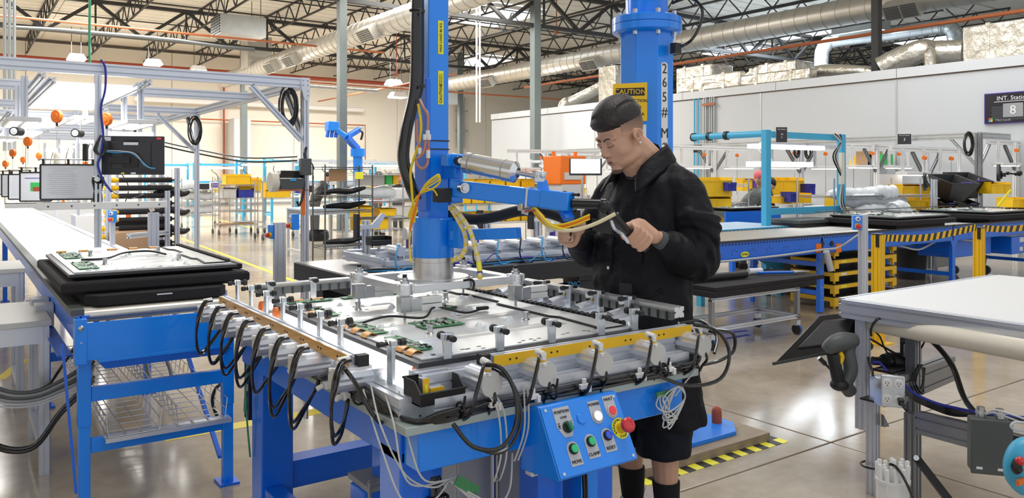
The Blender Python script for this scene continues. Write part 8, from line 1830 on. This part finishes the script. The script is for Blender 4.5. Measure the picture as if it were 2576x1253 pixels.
p = at(2330, 690); t = T('machine_cabinet', 'beige machine cabinet under the right conveyor', 'cabinet', (p.x, p.y, 0)); O('body', M().bx(p.x - .35, p.x + .75, p.y, p.y + .6, .08, .62), 'offwhite', t, bev=.01); O('door', M().bx(p.x + .1, p.x + .7, p.y - .012, p.y, .1, .60), 'cream', t); O('knob', M().cyl((p.x + .2, p.y - .012, .3), (p.x + .2, p.y - .02, .3), .012, 8), 'black', t)
for px, lb in ((2400, 'left swivel caster of the machine at right'), (2480, 'right swivel caster of the machine at right')): p = at(px, 690); one('caster', lb, 'wheel', M().cyl((p.x - .02, p.y, .07), (p.x + .02, p.y, .07), .07, 16).bar((p.x, p.y + .03, .07), (p.x, p.y, .3), .03), 'grey_dark')
for u in (1765, 1870): pass
# ================================================================ WHITE TOPPED BENCH (front right)
BU, BV, BZT = 3.70, 2.33, .925
bt = T('workbench', 'white topped aluminium workbench in the right foreground', 'workbench', (4.3, 1.6, 0))
O('top', M().bx(BU, 5.35, .35, BV, BZT - .03, BZT), 'white_top', bt, bev=.004)
O('front_rail', M().ext(slot(.045, .09, 1, 2, .012, .012), (BU - .022, BV, BZT - .048), (BU - .022, .35, BZT - .048)), 'alu', bt); O('end_rail', M().ext(slot(.045, .09, 1, 2, .012, .012), (BU, BV + .02, BZT - .048), (5.35, BV + .02, BZT - .048)), 'alu', bt)
lc_ = PU(2170, 900, BU); lv = lc_.y
def up_prof(name, px0, px1, D, z0, z1, ny=2, m='alu', par=bt):
    c = Pd((px0 + px1) / 2, 440, D); w_ = (px1 - px0) / F * D; 
    return O(name, M().ext(slot(w_ * .62, w_ * .62, 2, 2, .009), (c.x, c.y, z0), (c.x, c.y, z1), up=(0, 1, 0)), m, par), c
D0 = 3.98
z_at = lambda py, D: CH - (py - HY) / F * D
_, pL = up_prof('leg', 2149, 2192, D0, z_at(1078, D0), z_at(782, D0))
_, pA = up_prof('leg', 2176, 2216, 3.86, .0, z_at(1005, 3.86)); O('leg_cap', M().box((pA.x, pA.y, z_at(1004, 3.86)), (.085, .085, .008)), 'black', bt)
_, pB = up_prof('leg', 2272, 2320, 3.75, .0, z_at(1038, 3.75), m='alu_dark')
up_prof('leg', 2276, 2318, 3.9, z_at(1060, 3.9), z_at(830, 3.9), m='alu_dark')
O('cable_tie', M().torus((pA.x, pA.y, z_at(1170, 3.86)), .055, .005, (0, 0, 1), 14, 6), 'black', bt)
O('gusset', M().poly([Pd(2216, 1070, 3.86), Pd(2230, 1068, 3.86), Pd(2216, 1040, 3.86)], .03), 'alu_dark', bt)
rA, rB = Pd(2312, 1062, 3.72), Pd(2660, 1150, 3.05)
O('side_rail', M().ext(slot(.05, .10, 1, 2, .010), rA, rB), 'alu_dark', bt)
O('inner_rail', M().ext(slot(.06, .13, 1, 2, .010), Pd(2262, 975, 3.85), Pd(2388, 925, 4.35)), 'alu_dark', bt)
O('diagonal_strut', M().ext([(-.018, -.006), (.018, -.006), (.018, .006), (-.018, .006)], Pd(2304, 1150, 3.6), Pd(2390, 1262, 3.3)), 'black', bt)
O('strut_bolt', M().cyl(Pd(2305, 1152, 3.6), Pd(2305, 1152, 3.55), .012, 12), 'steel', bt)
one('white_pipe', 'long cream plastic pipe hung under the front edge of the white bench', 'pipe', M().cyl(Pd(2196, 812, 3.98), Pd(2680, 900, 3.08), .045, 24), 'cream')
# monitor tilted, seen from behind
t = T('monitor', 'big black monitor tilted face down at the left end of the white bench', 'monitor', tuple(Pd(2050, 860, 4.0)))
A_, B_, C_, D_ = Pd(1943, 922, 4.1), Pd(2130, 885, 4.05), Pd(2185, 782, 4.12), Pd(2060, 798, 4.2)
nm = (B_ - A_).cross(D_ - A_).normalized()
O('casing', M().poly([A_, B_, C_, D_], .03), 'black_gloss', t, bev=.008); O('back_bulge', M().poly([A_.lerp(C_, .2) + (D_ - A_) * .1, B_.lerp(D_, .15), C_.lerp(A_, .15), D_.lerp(B_, .15)], .045), 'bezel', t, bev=.01)
O('label_sticker', M().poly([A_ + (B_ - A_) * .60 + (D_ - A_) * .66 + nm * s for s in (.0455,)] + [A_ + (B_ - A_) * .85 + (D_ - A_) * .64 + nm * .0455, A_ + (B_ - A_) * .88 + (D_ - A_) * .85 + nm * .0455, A_ + (B_ - A_) * .64 + (D_ - A_) * .86 + nm * .0455], .001), 'paper', t)
O('lower_edge', M().tube([A_ + nm * .03, B_ + nm * .03], .008, 8, 1), 'bezel', t); O('arm_stub', M().cyl(Pd(2130, 900, 4.0), Pd(2185, 870, 4.15), .025, 12), 'black', t)
O('signal_cable', M().tube([Pd(2066, 905, 3.95), Pd(2080, 920, 3.95), Pd(2105, 945, 3.95), Pd(2130, 955, 3.95)], .006, 6, 5).cyl(Pd(2060, 900, 3.95), Pd(2076, 916, 3.95), .012, 8), 'hose', t)
# scanner in holder
t = T('barcode_scanner', 'grey and yellow handheld scanner holstered on the left leg of the white bench', 'scanner', tuple(Pd(2110, 930, 3.85)))
O('head', M().tube([Pd(2078, 884, 3.85), Pd(2100, 866, 3.85), Pd(2130, 858, 3.86), Pd(2150, 856, 3.88)], .042, 12, 4, rf=lambda t: .75 + .35 * math.sin(math.pi * t)), 'grey_dark', t)
O('grip', M().tube([Pd(2095, 890, 3.84), Pd(2103, 930, 3.84), Pd(2112, 972, 3.85)], .030, 12, 4), 'black', t); O('grip_base', M().ball(Pd(2112, 968, 3.85), (.045, .045, .03), 14, 8), 'black', t)
O('trigger', M().tube([Pd(2112, 886, 3.83), Pd(2118, 898, 3.83), Pd(2113, 914, 3.83)], .012, 10, 4), 'yellow_bin', t)
O('holster', M().tube([Pd(2140, 855, 3.9), Pd(2133, 885, 3.87), Pd(2140, 930, 3.86), Pd(2128, 965, 3.86), Pd(2138, 985, 3.88)], .034, 12, 5), 'grey_dark', t, ang=60)
# outlet box
ob = T('outlet_box', 'galvanized outlet box with four white sockets on the bench leg', 'outlet', tuple(Pd(2232, 1020, 3.72)))
c = Pd(2222, 982, 3.80); q = Matrix.Rotation(R(-8), 3, 'Z'); L = lambda x, y, z: c + q @ V3((x, y, z))
O('box', M().box(L(.0, 0, 0), (.075, .11, .13), Matrix.Rotation(R(-35 + 8 + 0), 3, 'Z')), 'zinc', ob, bev=.004)
c = Pd(2246, 984, 3.66); q = Matrix.Rotation(R(-35 - 22), 3, 'Z')
O('cover', M().box(L(0, 0, 0), (.10, .02, .145), q), 'zinc', ob, bev=.004)
for x in (-.024, .024):
    for z in (-.036, .036):
        f = O('socket_face', M().lathe([(0, 0), (.021, 0), (.021, .004), (.019, .006), (0, .006)], L(x, -.010, z), 18, q @ V3((0, -1, 0))), 'white', ob)
        O('slots', M().box(L(x - .006, -.017, z + .003), (.002, .001, .008), q).box(L(x + .006, -.017, z + .003), (.002, .001, .008), q).cyl(L(x, -.0165, z - .008), L(x, -.0175, z - .008), .0025, 8), 'ink', f)
for x, z in ((-.042, .064), (.042, .064), (-.042, -.064), (.042, -.064), (0, 0)): O('cover_screw', M().cyl(L(x, -.010, z), L(x, -.013, z), .004, 8), 'steel', ob)
O('plug', M().box(L(.032, -.035, -.036), (.025, .05, .028), q).cyl(L(.032, -.06, -.036), L(.05, -.12, -.05), .010, 8), 'black', ob, bev=.004)
# camera / motor assembly
t = T('camera_mount', 'dark camera barrel and bracket on the inner rail under the white bench', 'camera', tuple(Pd(2280, 900, 4.05)))
O('barrel', M().cyl(Pd(2196, 908, 4.0), Pd(2236, 910, 4.02), .022, 14).cyl(Pd(2236, 908, 4.02), Pd(2268, 908, 4.05), .043, 18).cyl(Pd(2225, 908, 4.0), Pd(2238, 908, 4.02), .035, 18), 'black', t)
O('upright_plate', M().bx(*(lambda p: (p.x - .03, p.x + .07, p.y - .01, p.y + .02))(Pd(2280, 860, 4.08)), z_at(925, 4.08), z_at(825, 4.08)), 'black', t, bev=.006); O('carriage', M().box(Pd(2296, 890, 4.02), (.09, .05, .10)), 'grey', t, bev=.006)
O('upper_block', M().box(Pd(2290, 838, 4.05), (.09, .05, .09)), 'grey_dark', t); O('clamp_lever', M().box(Pd(2305, 853, 4.02), (.09, .02, .02)), 'grey_dark', t); O('base_plate', M().box(Pd(2245, 928, 3.95), (.18, .1, .012)), 'black', t)
O('blue_clip', M().poly([Pd(2255, 826, 4.0), Pd(2272, 830, 4.0), Pd(2262, 842, 4.0)], .03), 'blue', t)
# cables of the bench
def bc(label, pts, r, m='hose', nm='cable'): return one(nm, label, 'cable', M().tube([Pd(*p) for p in pts], r, 8, 6), m)
bc('thick black cable curving from under the white bench to the grey junction box', [(2320, 835, 4.0), (2345, 858, 3.9), (2375, 890, 3.8), (2400, 930, 3.7), (2425, 1000, 3.6), (2455, 1040, 3.5)], .013)
for k in range(4): bc(('upper', 'second', 'third', 'lowest')[k] + ' of the black cables sagging from the sockets to the grey junction box', [(2272, 965 + 4 * k, 3.75), (2300, 990 + 5 * k, 3.72), (2350, 1013 + 5 * k, 3.65), (2400, 1026 + 6 * k, 3.58), (2470, 1040 + 2 * k, 3.45), (2580, 1052 + 3 * k, 3.2)], .0075, 'navy' if k == 0 else 'hose')
bc('thin black cable looping at the top of the bench leg', [(2192, 845, 3.9), (2192, 825, 3.88), (2205, 805, 3.85), (2225, 799, 3.85), (2275, 802, 3.8)], .006)
bc('thin black cable stretched diagonally under the bench', [(2190, 853, 3.92), (2250, 888, 3.95), (2310, 917, 3.95)], .0055)
bc('slim cable dropping behind the camera barrel', [(2192, 828, 4.0), (2212, 845, 4.0), (2225, 875, 4.0), (2238, 897, 4.0)], .0045)
bc('short cable beside the carriage of the camera mount', [(2318, 832, 4.0), (2327, 850, 4.0), (2322, 868, 4.0), (2314, 880, 4.0)], .0045)
bc('blue cable at the camera barrel', [(2195, 912, 3.9), (2212, 912, 3.88), (2225, 925, 3.86), (2232, 934, 3.85)], .006, 'navy')
bc('cable down the bench leg beside the outlet box', [(2184, 898, 3.85), (2186, 912, 3.84), (2194, 930, 3.83), (2196, 946, 3.82)], .006)
for k in range(3): bc('black cable loops hanging on the inner rail, ' + ('left', 'middle', 'right')[k], [(2312 + 4 * k, 918, 3.85), (2300 + 4 * k, 940, 3.83), (2292 + 6 * k, 965, 3.8), (2305 + 8 * k, 990, 3.8), (2322, 965, 3.82), (2322 + 2 * k, 925, 3.85)], .006)
# grey junction box
jb = T('junction_box', 'charcoal grey junction box with two cable glands on the bench side rail', 'box', tuple(Pd(2490, 1190, 3.25)))
c = Pd(2488, 1118, 3.22); q = Matrix.Rotation(R(-52), 3, 'Z'); L = lambda x, y, z: c + q @ V3((x, y, z))
O('body', M().box(c, (.145, .07, .215), q), 'grey_dark', jb, bev=.008); O('lid', M().box(L(0, -.038, 0), (.15, .012, .22), q), 'grey_dark', jb, bev=.004)
for x, y in ((-.03, 0), (.035, -.01)): O('cable_gland', M().cyl(L(x, y, .107), L(x, y, .125), .018, 14).cyl(L(x, y, .125), L(x, y, .135), .021, 8).cyl(L(x, y, .135), L(x, y, .15), .015, 12), 'steel', jb)
O('label', M().box(L(-.045, -.0445, -.085), (.022, .001, .010), q).box(L(.035, -.0445, -.085), (.03, .001, .010), q), 'paper', jb); O('latch', M().box(L(.078, 0, -.02), (.01, .02, .045), q), 'zinc', jb, bev=.002)
for k in range(2): bc(('upper', 'lower')[k] + ' thin grey lead looping over the junction box', [(2480, 1042, 3.15), (2500, 1032 + 6 * k, 3.1), (2530, 1038 + 10 * k, 3.05), (2580, 1055 + 12 * k, 3.0)], .004, 'grey_light')
bc('pale coil of lead hanging at the right edge below the bench', [(2585, 1065, 3.0), (2555, 1062, 3.0), (2543, 1072, 3.0), (2555, 1082, 3.0), (2585, 1085, 3.0)], .005, 'grey_light')
# bucket with white tubes
bk = T('tube_bucket', 'round white bucket packed with white plastic tubes beneath the bench', 'bucket', tuple(Pd(2246, 1253, 3.5)))
c = Pd(2246, 1210, 3.5); br = .068
O('bucket_body', M().lathe([(0, -.3), (br * .97, -.3), (br, 0), (br * 1.06, .0), (br * 1.06, .012), (br * .93, .012), (br * .9, -.28), (0, -.28)], c, 32), 'white', bk)
random.seed(2); n = 0
for rr, k in ((.012, 1), (.030, 6), (.050, 11)):
    for i in range(k):
        a = 2 * math.pi * i / k + rr * 20; x, y = c.x + math.cos(a) * rr, c.y + math.sin(a) * rr; h_ = random.uniform(.06, .09); lean = V3((math.cos(a), math.sin(a), 0)) * rr * .25
        p0 = V3((x, y, c.z - .2)); p1 = V3((x, y, c.z + h_)) + lean; one('plastic_tube', 'white plastic tube standing in the white bucket', 'tube', M().lathe([(0, 0), (.0105, 0), (.0105, (p1 - p0).length - .006), (.008, (p1 - p0).length), (0, (p1 - p0).length + .001)], p0, 10, p1 - p0), 'white', group='white tubes in the bucket')
one('stub_text', '', '', M(), 'ink') if 0 else None
text('lettering', 'PVC', .02, c + V3((-.057 * .574 * .9, -.057 * .819, -.06)) + V3((.012, -.012, 0)), (0, 0, 1), V3((-.819, .574, 0)), bk, 'wire_blue')
bc('black cable looping out of the tube bucket', [(2238, 1168, 3.45), (2250, 1172, 3.45), (2262, 1185, 3.42), (2280, 1215, 3.4), (2300, 1262, 3.4)], .006)
# blue hand tool at the right edge
t = T('hand_tool', 'blue hand tool with red button cut off by the right edge', 'tool', tuple(Pd(2560, 1180, 2.9)))
O('body', M().tube([Pd(2600, 1115, 2.9), Pd(2575, 1130, 2.9), Pd(2562, 1165, 2.9), Pd(2560, 1200, 2.9), Pd(2580, 1235, 2.9)], .042, 14, 4, rf=lambda t: .6 + .55 * math.sin(math.pi * t)), 'cyan', t)
O('button', M().ball(Pd(2566, 1160, 2.84), .016), 'red', t); O('grip', M().tube([Pd(2562, 1160, 2.85), Pd(2556, 1175, 2.85), Pd(2562, 1185, 2.85)], .018, 8, 4), 'black', t); O('orange_label', M().box(Pd(2568, 1212, 2.84), (.05, .01, .02)), 'orange', t)
